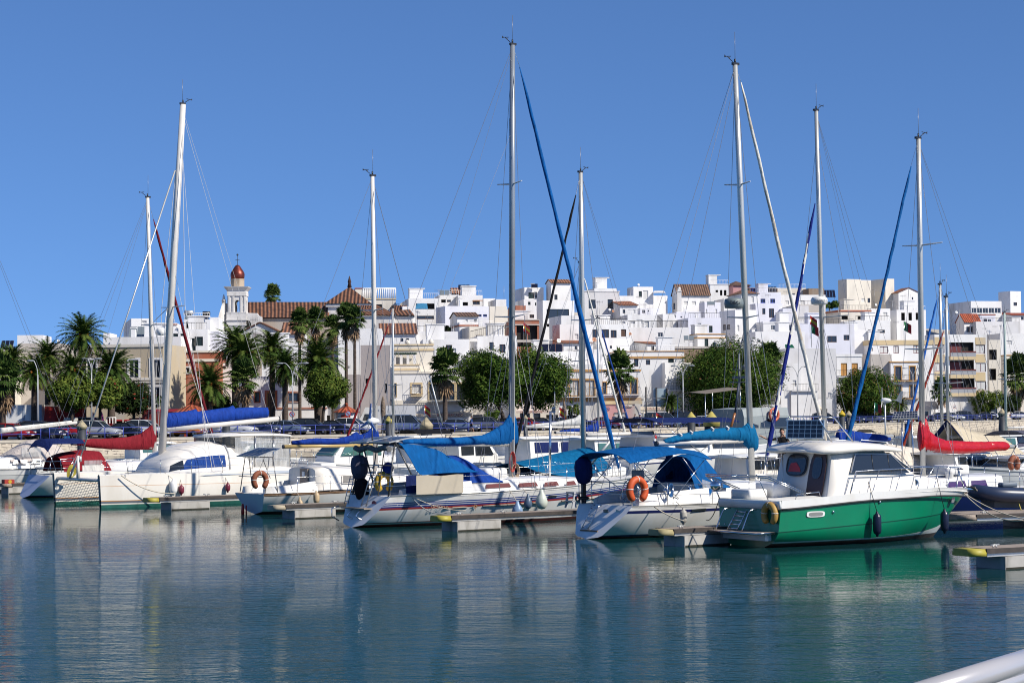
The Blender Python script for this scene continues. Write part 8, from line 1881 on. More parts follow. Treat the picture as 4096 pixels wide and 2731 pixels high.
r_,W_b,zt,s=boxthing('portable_cabin','bright blue cabin with a pale ribbed roof in front of the stalls','cabin',256,298,1667,1702,9,2,None);MB().bbox((-W_b/2,0,0),(W_b/2,1.4,zt*.7)).build('body',mat('cabin_blue',(.02,.16,.42),.45),r_);mb=MB();mb.rbox((0,.7,zt*.85),(W_b+.15,1.6,zt*.28),.25);mb.build('roof',mat('cabin_roof',(.48,.47,.42),.6),r_)
# red truck
r_,W_b,zt,s=boxthing('truck','red truck with a dark red box body behind the burgundy boom cover','truck',508,720,1636,1702,12,2.4,None);c_=W_b*.27;RT=carpaint('truck_red',(.42,.018,.012))
mb=MB();mb.loft([[(x,y,z)for x,z in((-W_b/2,.45),(-W_b/2,1.35),(-W_b/2+.25,zt*.68),(-W_b/2+c_,zt*.70),(-W_b/2+c_,.45))]for y in(0,2.1)],closed=True,caps=True,smooth=False);cb_=mb.build('cab',RT,r_)
mb=MB();mb.prism([(-W_b/2+.3,-.012,1.35),(-W_b/2+c_*.8,-.012,1.35),(-W_b/2+c_*.8,-.012,zt*.63),(-W_b/2+.42,-.012,zt*.62)],(0,.02,0));mb.build('window',DARKG,cb_)
MB().bbox((-W_b/2+c_+.1,-.1,.8),(W_b/2,2.2,zt)).build('box_body',mat('truck_box_red',(.20,.03,.025),.6,var=.2),r_);MB().bbox((-W_b/2+c_+.08,-.13,zt-.25),(W_b/2+.02,2.23,zt+.02)).build('box_rim',RT,r_)
for x in(-W_b/2+1.0,W_b/2-1.2):MB().lathe([(.1,0),(.42,.02),(.42,.26),(.1,.28)],(x,.25,.42),14,R=Matrix.Rotation(rad(90),3,'X')).build('wheel',RUBBER,r_)
# delivery truck
r_,W_b,zt,s=boxthing('truck','white delivery truck left of the supermarket awnings','truck',1432,1660,1622,1690,12,2.5,None);c_=W_b*.28
MB().bbox((-W_b/2+c_+.1,-.1,.8),(W_b/2,2.3,zt)).build('box_body',mat('truck_box_white',(.66,.66,.66),.5,var=.05),r_)
mb=MB();mb.loft([[(x,y,z)for x,z in((-W_b/2,.4),(-W_b/2,1.2),(-W_b/2+.55,zt*.74),(-W_b/2+.8,zt*.95),(-W_b/2+c_,zt*.95),(-W_b/2+c_,.4))]for y in(0,2.1)],closed=True,caps=True,smooth=False);cb_=mb.build('cab',WHITE,r_);mb=MB();mb.prism([(-W_b/2+.5,-.012,1.35),(-W_b/2+c_*.75,-.012,1.35),(-W_b/2+c_*.75,-.012,zt*.7),(-W_b/2+.75,-.012,zt*.7)],(0,.02,0));mb.prism([(-W_b/2-.005,.15,1.25),(-W_b/2-.005,1.95,1.25),(-W_b/2+.5,1.95,zt*.72),(-W_b/2+.5,.15,zt*.72)],(-.02,0,.01));mb.build('window',DARKG,cb_)
for x in(-W_b/2+1.0,W_b/2-1.4):MB().lathe([(.1,0),(.42,.02),(.42,.26),(.1,.28)],(x,.25,.42),14,R=Matrix.Rotation(rad(90),3,'X')).build('wheel',RUBBER,r_)
text('lettering','ABBE E',.32,mat('letter_grey_blue',(.12,.17,.25),.6),r_,face_M((-W_b*.2,-.115,zt-.5),(1,0,0),(0,-1,0)))
# closed pink parasols, red chair stack, white rack
for px,lab in((372,'closed pink parasol, the left one beside the stalls'),(407,'closed pink parasol, the right one beside the stalls')):
 X,D,s=onstreet(px,10);h=at(px,1645,D).z-QZ;r_=thing('parasol',lab,'parasol',(X,D,QZ),0,'closed pink parasols');MB().bar((0,0,0),(0,0,h),.03,6).build('pole',ALU,r_);MB().lathe([(.34,h*.28),(.30,h*.5),(.14,h*.85),(.03,h)],(0,0,0),8).build('canopy',mat('parasol_pink',(.48,.05,.20),.7),r_)
X,D,s=onstreet(475,8);r_=thing('chair_stack','stack of red plastic chairs beside the black saloon','chairs',(X,D,QZ),0);mb=MB()
for i in range(8):
 z=.42+i*.13;mb.bbox((-1.2,0,z),(-.6,.6,z+.04));mb.bbox((-.4,.1,z),(.2,.7,z+.04));mb.bbox((.4,0,z),(1.0,.6,z+.04));mb.bbox((-1.2,.6,z),(-.6,.66,z+.4));mb.bbox((-.4,.7,z),(.2,.76,z+.4));mb.bbox((.4,.6,z),(1.0,.66,z+.4))
for x in(-1.2,-.6,-.4,.2,.4,1.0):mb.bbox((x-.03,.1,0),(x+.03,.16,.45))
mb.build('seats',mat('chair_red',(.42,.03,.03),.45),r_)
X,D,s=onstreet(447,9);r_=thing('rack','white empty metal rack between the parasols and the red truck','rack',(X,D,QZ),0);h=at(447,1668,D).z-QZ;mb=MB();q=20/s
for x in(-1,-.4,.2,.8):mb.bar((x*q,0,0),(x*q,0,h),.05,5)
mb.bar((-q,0,h),(.8*q,0,h),.05,5);mb.bar((-q,0,h*.5),(.8*q,0,h*.5),.04,5);mb.build('frame',WHITE,r_)
# awnings over the shops
AWN=mat('awning_cream',(.62,.54,.44),.8,var=.06);AWS=mat('awning_stripe',(.66,.55,.49),.8,var=.08,vs=6,stretch=(6,.2,.2));LTR=mat('letter_red_brown',(.30,.05,.04),.6)
def awning(lab,x0,x1,y0,y1,yv,off,m_,s_=None,sz=.5,lm=None,words=None):
 X,D,s=onstreet((x0+x1)/2,off);root=thing('awning',lab,'awning',(X,D,QZ),0,'shop awnings');h0,h1,hv=[at(x0,y,D).z-QZ for y in(y0,y1,yv)];hw=(x1-x0)/s/2
 mb=MB();mb.sheet([[(-hw+.25,1.4,h0),(hw-.25,1.4,h0)],[(-hw,0,h1),(hw,0,h1)]],.03,smooth=False);mb.add([(-hw+.25,1.4,h0),(-hw,0,h1),(-hw,1.4,h1)],[(0,1,2)]);mb.add([(hw-.25,1.4,h0),(hw,0,h1),(hw,1.4,h1)],[(0,1,2)]);mb.build('canopy',m_,root)
 n=int(hw*2/.35)or 1;mb=MB()
 for i in range(n):a,b=lerp(-hw,hw,i/n),lerp(-hw,hw,(i+1)/n);mb.prism([(a,-.004,h1+.02),(b,-.004,h1+.02),(b,-.004,hv+.05),((a+b)/2,-.004,hv-.04),(a,-.004,hv+.05)],(0,-.02,0))
 mb.build('valance',m_,root)
 for(wd,xx)in(words or()):text('lettering',wd,sz,lm or LTR,root,face_M(((xx-(x0+x1)/2)/s,-.032,(h1+hv)/2),(1,0,0),(0,-1,0)))
 return root
awning('long cream supermarket awning behind the fan palm trunk',1663,1888,1624,1655,1664,23,AWN,sz=.42,words=[('SUPERMERCADO',1800)]);awning('shorter cream supermarket awning left of the leafy tree',1893,1966,1624,1654,1662,23.5,AWN,sz=.42,words=[('SUPERMERCADO',1932)])
awning('pale striped awning with red lettering right of the tallest mast',2065,2199,1612,1642,1651,22,AWS,sz=.36,words=[('COMPLEMENTOS',2125)]);awning('brown awning left of the biggest leafy tree trunk',2734,2795,1622,1645,1650,22,mat('awning_brown',(.40,.25,.16),.8));awning('terracotta awning under the leafy tree beside the wind generator',3545,3600,1628,1642,1650,18,mat('awning_terracotta',(.48,.22,.12),.8))
awning('long pale grey awning with faint red lettering below the balcony doors',3595,3755,1604,1622,1636,23,mat('awning_pale_grey',(.50,.46,.44),.8),sz=.4,lm=mat('letter_faded_red',(.42,.16,.14),.6),words=[('ANTERA',3672)]);awning('white awning above the shop with the blue sign',3205,3290,1618,1634,1638,21,AWN)
# shop fronts built against the houses
def shop(lab,x0,x1,y0,y1,off,wm,holes,sign=None,signm=None,dep=2.0):
 X,D,s=onstreet((x0+x1)/2,off);root=thing('shop_front',lab,'shop',(X,D,QZ),0,'shop fronts along the quay street');hw=(x1-x0)/s/2;h=at(x0,y0,D).z-QZ;mb=MB();hs=[]
 for a,b,zt_,m_ in holes:hs.append(((a-x0)/s,(b-x0)/s,.02,h*zt_))
 facade(mb,hw*2,0,h,hs,lambda a,z,d:Vector((a-hw,d,z)));mb.quad((-hw,0,h),(hw,0,h),(hw,dep,h),(-hw,dep,h));mb.quad((-hw,0,0),(-hw,dep,0),(-hw,dep,h),(-hw,0,h));mb.quad((hw,0,0),(hw,dep,0),(hw,dep,h),(hw,0,h));mb.build('wall',wm,root)
 for(a,b,c,d),hh in zip(hs,holes):q=MB();q.bbox((a-hw+.01,.15,c),(b-hw-.01,.2,d-.01));q.build('shop_window',hh[3],root)
 if sign:
  for(w0,w1,ya,yb,tx,bm_,tm,sz)in sign:
   za,zb=at(x0,yb,D).z-QZ,at(x0,ya,D).z-QZ;cx_=((w0+w1)/2-(x0+x1)/2)/s;q=MB();q.bbox((cx_-(w1-w0)/s/2,-.14,za),(cx_+(w1-w0)/s/2,-.01,zb));sb=q.build('sign_board',bm_,root)
   if tx:text('lettering',tx,sz,tm,sb,face_M((cx_,-.146,(za+zb)/2),(1,0,0),(0,-1,0)))
 return root
SHW=mat('shop_glass',(.04,.04,.045),.1,spec=.8);ROLL=mat('roller_shutter',(.48,.47,.46),.6,var=.15,vs=8,stretch=(.2,.2,8))
shop('supermarket front with dark openings under the cream awnings',1640,1975,1632,1700,25.6,PL['c'],[(1668,1735,.7,SHW),(1760,1835,.7,SHW),(1850,1930,.7,SHW)])
shop('cream shop front under the striped awning',2055,2240,1612,1700,24.4,PL['c'],[(2080,2120,.62,SHW),(2135,2162,.62,SHW),(2185,2232,.55,VOID)])
shop('pink shop front with arched roller shutters',2262,2540,1612,1690,25,PL['x'],[(2300,2332,.62,VOID),(2455,2508,.62,ROLL),(2345,2370,.6,SHW)],sign=[(2265,2570,1603,1616,None,PL['y'],None,0),(2470,2530,1618,1627,'Telefonia',PL['c'],LTR,.3)])
shop('cream shop front with a roller shutter right of the pink shop',2545,2680,1625,1690,24,PL['c'],[(2552,2575,.7,ROLL),(2590,2640,.7,SHW)],sign=[(2545,2676,1626,1638,'Tortilleria Lima',AWN,LTR,.32)])
shop('white shop front with a pale blue banner sign',3130,3330,1595,1690,24,PL['w'],[(3212,3250,.6,SHW),(3150,3190,.65,VOID),(3285,3310,.6,VOID)],sign=[(3195,3265,1602,1620,None,mat('banner_pale_blue',(.35,.52,.62),.5,var=.4,vs=2),None,0)])
RSIGN=mat('sign_red',(.60,.02,.015),.4)
shop('apartment ground floor shops with a black sign and red letters',3735,4005,1584,1690,26,PL['c'],[(3745,3790,.62,ROLL),(3800,3850,.62,ROLL),(3880,3905,.6,VOID),(3920,3990,.55,SHW)],sign=[(3728,3852,1590,1616,'VE  TANURIA',IRON,RSIGN,.85),(3870,3925,1594,1617,None,mat('sign_blue_white',(.25,.33,.45),.5,var=.5,vs=2),None,0)])
shop('white ground floor under the ochre topped balcony doors',3590,3725,1625,1690,25,PL['w'],[(3610,3660,.7,mat('shop_red',(.25,.03,.03),.5)),(3675,3715,.7,SHW)])
shop('row of dim ground floor shops behind the leafy tree near the small yellow caps',3345,3585,1610,1690,26,PL['w'],[(3360,3400,.65,VOID),(3430,3480,.65,SHW),(3510,3560,.65,VOID)])
shop('shaded arcade behind the trunk of the biggest leafy tree',2700,3125,1618,1690,24,PL['w'],[(2720,2742,.7,VOID),(2760,2800,.6,SHW),(2950,3010,.65,VOID),(3050,3100,.65,SHW)])
shop('low ground floor front with a dark green shed door, left of the small kiosk',1130,1330,1630,1700,24.5,PL['w'],[(1150,1230,.6,mat('shed_green',(.02,.05,.035),.6)),(1245,1275,.7,FRN),(1290,1320,.7,VOID)],sign=[(1236,1268,1612,1627,'GATO NEGRO',WHITE,BLACK,.22)])
# ================================================================ EXTRAS ON THE HOUSES
def deco(h,kind,*a):
 pass
for h,rows,m_ in((hy,((905,935),(1080,1112),(1255,1285)),PL['y']),):
 for i,(y0,y1)in enumerate(rows):
  a0,z1=h['px2'](3346+1085/2.412,1050+y0/2.412,'f');a1,z0=h['px2'](3346+1332/2.412,1050+y1/2.412,'f');mb=MB();mb.bbox((a0,-.75,z0),(a1,-.01,z1));b_=mb.build('balcony',m_,h['root'])
  mb=MB();mb.bbox((a0+.03,-.73,z1),(a1-.03,-.70,z1+.75));mb.build('balcony_glass',mat('balcony_grey',(.35,.35,.36),.3),b_);mb=MB();mb.bbox((a0,-.78,z1+.75),(a1,-.66,z1+.98));mb.build('handrail',PL['m'],b_)
  mb=MB();mb.bbox((a0+.4,.55,z1+.1),(a0+2.6,.64,z1+2.3));mb.build('balcony_door',FRM,h['root'])
 for x0,x1,yy in((945,1045,((715,788),(880,962),(1050,1130))),(1338,1438,((720,788),(880,960),(1055,1138),(1230,1285)))):
  for(y0,y1)in yy:a0,z1=h['px2'](3346+x0/2.412,1050+y0/2.412,'f');a1,z0=h['px2'](3346+x1/2.412,1050+y1/2.412,'f');mb=MB();mb.bbox((a0,-.05,z0),(a1,.01,z1));mb.build('colour_panel',PL['y'],h['root'])
def bal_px(h,z,x0,x1,y,**kw):
 ox,oy,s=ZN[z];a0,zz_=h['px2'](ox+x0/s,oy+y/s,'f');a1,_=h['px2'](ox+x1/s,oy+y/s,'f');balcony(h['root'],a0,a1,zz_,h['F'],**kw)
for x0,x1,y in((530,662,1134),(672,790,1134),(532,660,1305),(675,792,1305)):bal_px(hw,'G',x0,x1,y,slab=PL['o'])
bal_px(ho,'G',5,238,1095);bal_px(he,'E',470,855,1288,slab=PL['q']);bal_px(hp,'E',866,1225,1268,slab=PL['q']);bal_px(hf,'D',690,828,1366,slab=PL['y']);bal_px(hf,'D',895,1360,1428,slab=PL['c'],out=1.0);bal_px(hc,'E',1478,1700,1225);bal_px(ht,'F',1245,1498,1228,out=.4)
# green pergolas on the ornate house and its neighbour
for lab,z,x0,x1,y,yb,off in(('green slatted pergola on white pillars over the ornate house terrace','D',500,755,890,1005,34.5),('green slatted pergola beside the big leafy tree','D',1335,1640,885,1000,33)):
 ox,oy,sc__=ZN[z];pa,pb=ox+x0/sc__,ox+x1/sc__;k=k_of(pa);D=drail(k)+off;A=at(pa,oy+y/sc__,D);B=at(pb,oy+y/sc__,D);zb_=at(pa,oy+yb/sc__,D).z;r_=thing('pergola',lab,'pergola',(A.x,D,zb_),0,'green pergolas');L=B.x-A.x;h=A.z-zb_;mb=MB()
 for i in range(14):mb.box((lerp(0,L,i/13),0,h),(.12,2.6,.16),ry=.25)
 mb.box((L/2,-1.1,h-.14),(L,.1,.1));mb.build('slats',mat('pergola_green',(.02,.06,.04),.6),r_);mb=MB()
 for x in(.15,L*.35,L*.65,L-.15):mb.bbox((x-.16,-1.2,-.5),(x+.16,-.9,h-.2))
 mb.build('pillar',PL['w'],r_)
for px,py,r in((1629,1368,5),(1724,1366,5)):
 k=k_of(px);D=drail(k)+36.3;p=at(px,py,D);r_=thing('stone_ball','stone ball finial, the left one on the cream parapet' if px<1700 else 'stone ball finial, the right one on the cream parapet','finial',p,0,'stone ball finials');MB().ball((0,0,0),.34,10).build('ball',PL['c'],r_);MB().lathe([(.3,-.75),(.2,-.6),(.14,-.3)],(0,0,0),8).build('foot',PL['c'],r_)
AER=mat('aerial_grey',(.30,.30,.31),.4,.6);RG2=random.Random(77)
def aerial(px,yt,h,off,cross=True):
 k=k_of(px);D=drail(k)+off;p=at(px,yt,D);r_=thing('television_aerial','thin television aerial standing on a town roof','aerial',(p.x,D,p.z-h),0,'television aerials on the roofs');mb=MB();mb.bar((0,0,-.8),(0,0,h),.035,4)
 if cross:
  mb.bar((-.6,0,h*.92),(.6,0,h*.92),.02,4)
  for i in range(6):x=-.55+i*.2;mb.bar((x,0,h*.92-.22),(x,0,h*.92+.22),.014,3)
 mb.build('mast',AER,r_)
for z,pts in(('B',((318,1045,70),(715,900,40),(915,915,30),(300,1080,55))),('D',((1005,160,122),(1470,160,122),(1180,560,60),(1755,120,112),(860,640,56),(1215,245,122),(700,480,82),(1045,690,52),(960,205,100))),('E',((1222,320,124),(1268,390,94),(1325,375,94),(840,360,92),(1285,565,78),(1050,520,66),(1545,570,74),(210,285,132),(980,395,92),(565,820,44),(1140,240,124))),('F',((390,620,70),(450,625,70),(1103,490,96),(1020,300,110),(1195,265,130),(1250,910,32),(1620,445,100),(860,720,46),(95,565,74))),('G',((368,250,122),(460,355,86),(540,360,86),(640,310,110),(712,300,112),(120,330,86),(575,560,70),(745,440,80),(1030,460,72),(1430,625,62),(1530,600,62),(310,640,60),(1185,450,76),(20,420,86)))):
 ox,oy,s_=ZN[z]
 for x,y,off in pts:aerial(ox+x/s_,oy+y/s_,RG2.uniform(1.8,3.4),off,RG2.random()<.75)
def dish(lab,z,x,y,r,off,m_):
 ox,oy,s_=ZN[z];px=ox+x/s_;k=k_of(px);D=drail(k)+off;p=at(px,oy+y/s_,D);R_=r/s_/(FPX/D);r_=thing('satellite_dish',lab,'satellite dish',p,rad(25),'satellite dishes');Rm=Matrix.Rotation(rad(72),3,'X')
 MB().lathe([(.02,.0),(R_*.5,.06),(R_*.85,.16),(R_,.24),(R_*.97,.25),(R_*.5,.09),(.01,.03)],(0,0,0),14,R=Rm).build('reflector',m_,r_);mb=MB();mb.bar((0,.1,0),(0,.15,-R_*1.7),.05,5);mb.bar((0,0,-R_*.9),(0,-R_*.9,-.05),.025,4);mb.build('arm',AER,r_)
DW=mat('dish_white',(.66,.66,.65),.5);DO=mat('dish_orange',(.45,.22,.12),.6)
for lab,z,x,y,r,off,m_ in(('big orange satellite dish behind the blue furled sail','E',783,745,24,43,DO),('small orange satellite dish under the green shutters','E',965,470,13,90,DO),('white satellite dish beside the small orange one','E',932,455,13,90,DW),('terracotta satellite dish by the dark balcony doors','E',1130,688,15,52,DO),('white satellite dish on the skyline wall','E',1212,215,12,128,DW),('large white dish casting a shadow on the upper right terrace','G',500,552,20,62,DW),('white dish in front of the red tiled roof','G',1152,480,14,72,DW),('white dish between the two blue framed windows','F',1022,362,13,112,DW),('white dish above the biggest leafy tree','F',594,745,14,46,DW),('white dish at the black solar panels','E',440,755,22,40,DW),('round dish on the left white roof wall','A',660,465,15,46,DW),('small dish below the cream tower block','G',375,408,12,88,DW)):dish(lab,z,x,y,r,off,m_)
SHG=mat('solar_collector_glass',(.16,.19,.21),.2)
def heater(lab,z,x0,x1,y0,y1,off,dark=False,n=2,tank=False):
 ox,oy,s_=ZN[z];px=ox+x0/s_;k=k_of(px);D=drail(k)+off;a=at(px,oy+y1/s_,D);s=FPX/D;Wd=(x1-x0)/s_/s;h=(y1-y0)/s_/s;r_=thing('solar_collector',lab,'solar collector',a,0,'solar collectors on the roofs');
 for i in range(n):
  p0,p1=Wd*i/n+.03,Wd*(i+1)/n-.03;mb=MB();mb.prism([(p0,0,0),(p1,0,0),(p1,h*.8,h),(p0,h*.8,h)],(0,.06,-.06));mb.build('panel',SOLAR if dark else SHG,r_)
 mb=MB();mb.bar((.1,h*.75,-.4),(.1,h*.8,h),.04,4);mb.bar((Wd-.1,h*.75,-.4),(Wd-.1,h*.8,h),.04,4);mb.build('stand',AER,r_)
 if tank:MB().tube([(-.1,h*.85,h+.2),(Wd+.1,h*.85,h+.2)],.28,10).build('tank',BLACK if dark else ALU,r_)
for e in(('row of grey solar panels below the white stair tower at the left','A',1462,1735,295,410,46,False,3),('solar panels at the far left roof edge','A',0,145,455,545,32,True,3),('solar collector with a pale tank left of the church','B',108,190,868,932,62,False,1,True),('solar collector with a black tank left of the church','B',320,385,878,922,62,True,1,True),('two grey solar panels on the hilltop terrace','D',1018,1135,165,220,124,False,2),('three dark solar panels on the clay tile roof','D',1232,1365,105,155,134,True,3),('tilted solar panel on the centre skyline block','E',180,245,200,236,136,True,1),('black solar panels behind the black furled sail','E',285,480,780,858,38.5,True,3),('pair of grey solar panels above the brown brick wall','F',205,305,700,740,46,False,2),('solar panels beside the roof pergola on the right skyline','F',985,1105,228,278,119,True,4),('dark solar panels on the brown timber roof room','F',1560,1672,258,330,122,True,4),('solar collector on the pale house left of the radar','F',430,508,372,402,101,False,1)):heater(*e)
AC=mat('ac_white',(.60,.60,.58),.5)
for i,(lab,z,x,y,off)in enumerate((('air conditioner on a pink shop wall, left of three','E',1113,1314,26.5),('air conditioner on a pink shop wall, middle of three','E',1182,1314,26.5),('air conditioner on a pink shop wall, right of three','E',1250,1314,26.5),('air conditioner on the white house below the balustraded villa','D',690,466,82),('air conditioner by the small orange tile roof','E',1118,432,91),('air conditioner beside the white curved wall at the slender palms','B',1980,1470,30))):
 ox,oy,s_=ZN[z];px=ox+x/s_;k=k_of(px);D=drail(k)+off;p=at(px,oy+y/s_,D);r_=thing('air_conditioner',lab,'air conditioner',p,0,'air conditioners');q=26/s_/(FPX/D);MB().bbox((-q,-.05,-q*.7),(q,.4,q*.7)).build('casing',AC,r_);MB().lathe([(q*.55,.051),(q*.55,.06),(q*.2,.065)],(0,0,0),12,R=Matrix.Rotation(rad(90),3,'X')).build('fan_grille',mat('ac_grille',(.25,.24,.23),.6),r_)
for lab,z,x0,x1,y0,y1,off,m_ in(('faded blue sun awning on the white house below the hilltop','D',745,890,318,385,101,mat('awning_faded_blue',(.05,.20,.35),.8,var=.2)),('orange canopy on the hilltop terrace','D',1390,1520,278,292,119,mat('canopy_orange',(.45,.22,.10),.8)),('white tent canopy on the blank skyline wall','E',1355,1475,268,290,124,OFFW),('cream parasol tent behind the leafy tree','D',1362,1455,715,755,44,OFFW),('green tarpaulin on the terrace near the small flags','F',1180,1270,785,820,42,mat('tarp_green',(.01,.09,.05),.7))):
 ox,oy,s_=ZN[z];pa=ox+x0/s_;k=k_of(pa);D=drail(k)+off;s=FPX/D;A=at(pa,oy+y1/s_,D);Wd=(x1-x0)/s_/s;h=(y1-y0)/s_/s;r_=thing('canopy',lab,'canopy',A,0,'canopies on the roofs');MB().sheet([[(0,-.6,0),(Wd*.5,-.8,0),(Wd,-.6,0)],[(.1*Wd,.9,h),(Wd*.5,.9,h*1.05),(.9*Wd,.9,h)]],.04).build('cloth',m_,r_);mb=MB();[mb.bar((x,-.6,-2),(x,-.6,0),.04,4)for x in(.1,Wd-.1)];mb.build('pole',AER,r_)
for lab,z,x,y,off in(('tall white chimney left of the biggest tree top mast','F',740,735,40),('tall white chimney right of the first, above the leafy tree','F',878,735,40),('white chimney on the brown tiled hilltop roof','F',160,232,121),('white ornate finial on the ochre striped parapet','E',1437,862,37),('small white finial left of the ornate one','E',1230,880,37)):
 ox,oy,s_=ZN[z];px=ox+x/s_;k=k_of(px);D=drail(k)+off;p=at(px,oy+y/s_,D);r_=thing('chimney',lab,'chimney',p,0,'white chimneys');mb=MB();mb.bbox((-.4,-.4,-4.5),(.4,.4,-.9));mb.bbox((-.5,-.5,-.9),(.5,.5,-.75));mb.bbox((-.28,-.28,-.75),(.28,.28,-.3));mb.lathe([(.4,-.3),(.03,.0)],(0,0,0),4);mb.build('stack',PL['w'],r_)
for lab,z,x0,y0,x1,y1,off,h in(('iron railing along the long retaining wall','E',1115,622,1690,618,59.8,1.0),('sloping stair railing left of the tallest mast','D',1370,740,1570,690,52,1.2),('railing on the cream terrace wall by the stairs','D',1570,672,1830,675,50,1.2),('railing on the white terrace left of the church','B',180,1270,375,1270,49,1.0),('white balustrade of the cream hilltop villa','D',150,262,520,262,117.5,1.6),('railing by the right hand stair wall','E',1395,560,1450,615,78,1.0)):
 ox,oy,s_=ZN[z];pa,pb=ox+x0/s_,ox+x1/s_;k=k_of(pa);D=drail(k)+off;k2=k_of(pb);D2=drail(k2)+off;A,B=at(pa,oy+y0/s_,D),at(pb,oy+y1/s_,D2);r_=thing('terrace_railing',lab,'railing',A,0,'terrace railings');d=B-A;n=int(d.length/.35);mb=MB();fat='balustrade' in lab
 for i in range(n+1):p=d*(i/n);mb.bar(p,p+Vector((0,0,h)),.09 if fat else .025,5)
 mb.tube([Vector((0,0,h)),d+Vector((0,0,h))],.12 if fat else .04,5);mb.build('bars',PL['w']if fat else IRON,r_)
def person(lab,loc,rz,J,hair=HAIR,shirt=BLUEP,legs=BLACK,skin=SKIN,shoes=BLACK,hat=None,scale=1.0,sleeve=.5,shorts=.25):
 root=thing('person',lab,'person',loc,rz,'people on the quay and boats');root.scale=(scale,)*3
 V=[];E_=[];R_=[]
 def v(p,r):V.append(p);R_.append(r);return len(V)-1
 pel=v((0,0,.95),.15);wai=v((0,0,1.1),.135);ch=v((0,.0,1.32),.16);nk=v((0,0,1.47),.062);hd0=v((0,-.01,1.56),.075);hd1=v((0,-.02,1.66),.095);hd2=v((0,-.015,1.74),.06)
 for a,b in((pel,wai),(wai,ch),(ch,nk),(nk,hd0),(hd0,hd1),(hd1,hd2)):E_.append((a,b))
 for s_ in('l','r'):
  q=-1 if s_=='l' else 1;sh=v((q*.19,0,1.40),.062);el=v(J[s_+'e'],.046);wr=v(J[s_+'w'],.034);d=(Vector(J[s_+'w'])-Vector(J[s_+'e'])).normalized();h=v(tuple(Vector(J[s_+'w'])+d*.10),.036);f=v(tuple(Vector(J[s_+'w'])+d*.18),.02);th=v(tuple(Vector(J[s_+'w'])+d*.07+Vector((0,-.045,.02))),.014)
  E_+=[(ch,sh),(sh,el),(el,wr),(wr,h),(h,f),(wr,th)]
  hp=v((q*.10,0,.88),.10);kn=v(J[s_+'k'],.066);an=v(J[s_+'a'],.045);to=v(tuple(Vector(J[s_+'a'])+Vector((0,-.17,-.05))),.038);E_+=[(pel,hp),(hp,kn),(kn,an),(an,to)]
 me=bpy.data.meshes.new('body');me.from_pydata(V,E_,[]);t=bpy.data.objects.new('body',me);col.objects.link(t)
 m=t.modifiers.new('skin','SKIN');t.modifiers.new('sub','SUBSURF').levels=1
 for i,r in enumerate(R_):me.skin_vertices[0].data[i].radius=(r,r)
 me.skin_vertices[0].data[0].use_root=True
 dg=bpy.context.evaluated_depsgraph_get();dg.update();nm=bpy.data.meshes.new_from_object(t.evaluated_get(dg));nm.name='body';bpy.data.objects.remove(t)
 nm.materials.clear();[nm.materials.append(q)for q in(skin,shirt,legs,shoes)]
 for p in nm.polygons:
  c=p.center;ax=abs(c.x);p.use_smooth=True
  arm=ax>.21+max(0,1.0-c.z)*.3 or(c.z>.75 and ax>.20)
  if c.z>1.47:mi=0
  elif arm:mi=1 if min((c-Vector((x,0,1.4))).length for x in(-.19,.19))<sleeve*.6 else 0
  elif c.z>.93:mi=1
  elif c.z>shorts:mi=2
  elif c.z>.09:mi=0
  else:mi=3
  p.material_index=mi
 b=bpy.data.objects.new('body',nm);col.objects.link(b);b.parent=root
 mb=MB();mb.ball((0,.015,1.70),.112,10,sc=(.92,1.05,1.0));k0=[i for i,p in enumerate(mb.v)if p[1]<-.045 and p[2]<1.74]
 for i in k0:x,y,z=mb.v[i];mb.v[i]=(x*.8,.0,z)
 mb.build('hair',hair,root);mb=MB();mb.ball((-.035,-.102,1.675),.012,6);mb.ball((.035,-.102,1.675),.012,6);mb.build('eyes',BLACK,root);MB().ball((0,-.118,1.645),.018,6,sc=(.8,1,1.4)).build('nose',skin,root);MB().box((0,-.105,1.60),(.05,.012,.012)).build('mouth',mat('lips',(.28,.08,.07),.6),root)
 for q in(-1,1):MB().ball((q*.095,0,1.66),.028,6,sc=(.4,.7,1.2)).build('ear',skin,root)
 if hat:MB().lathe([(.24,1.73),(.25,1.745),(.13,1.76),(.12,1.84),(.03,1.87)],(0,0,0),14).build('hat',hat,root)
 return root
WALK=dict(le=(-.26,.06,1.14),lw=(-.27,-.06,.90),re=(.26,-.05,1.14),rw=(.27,.08,.92),lk=(-.11,-.12,.50),la=(-.11,-.02,.09),rk=(.11,.06,.50),ra=(.11,.26,.12))
STAND=dict(le=(-.27,.03,1.13),lw=(-.26,-.05,.88),re=(.27,.03,1.13),rw=(.26,-.05,.88),lk=(-.11,-.02,.50),la=(-.12,.02,.09),rk=(.11,-.02,.50),ra=(.12,.02,.09))
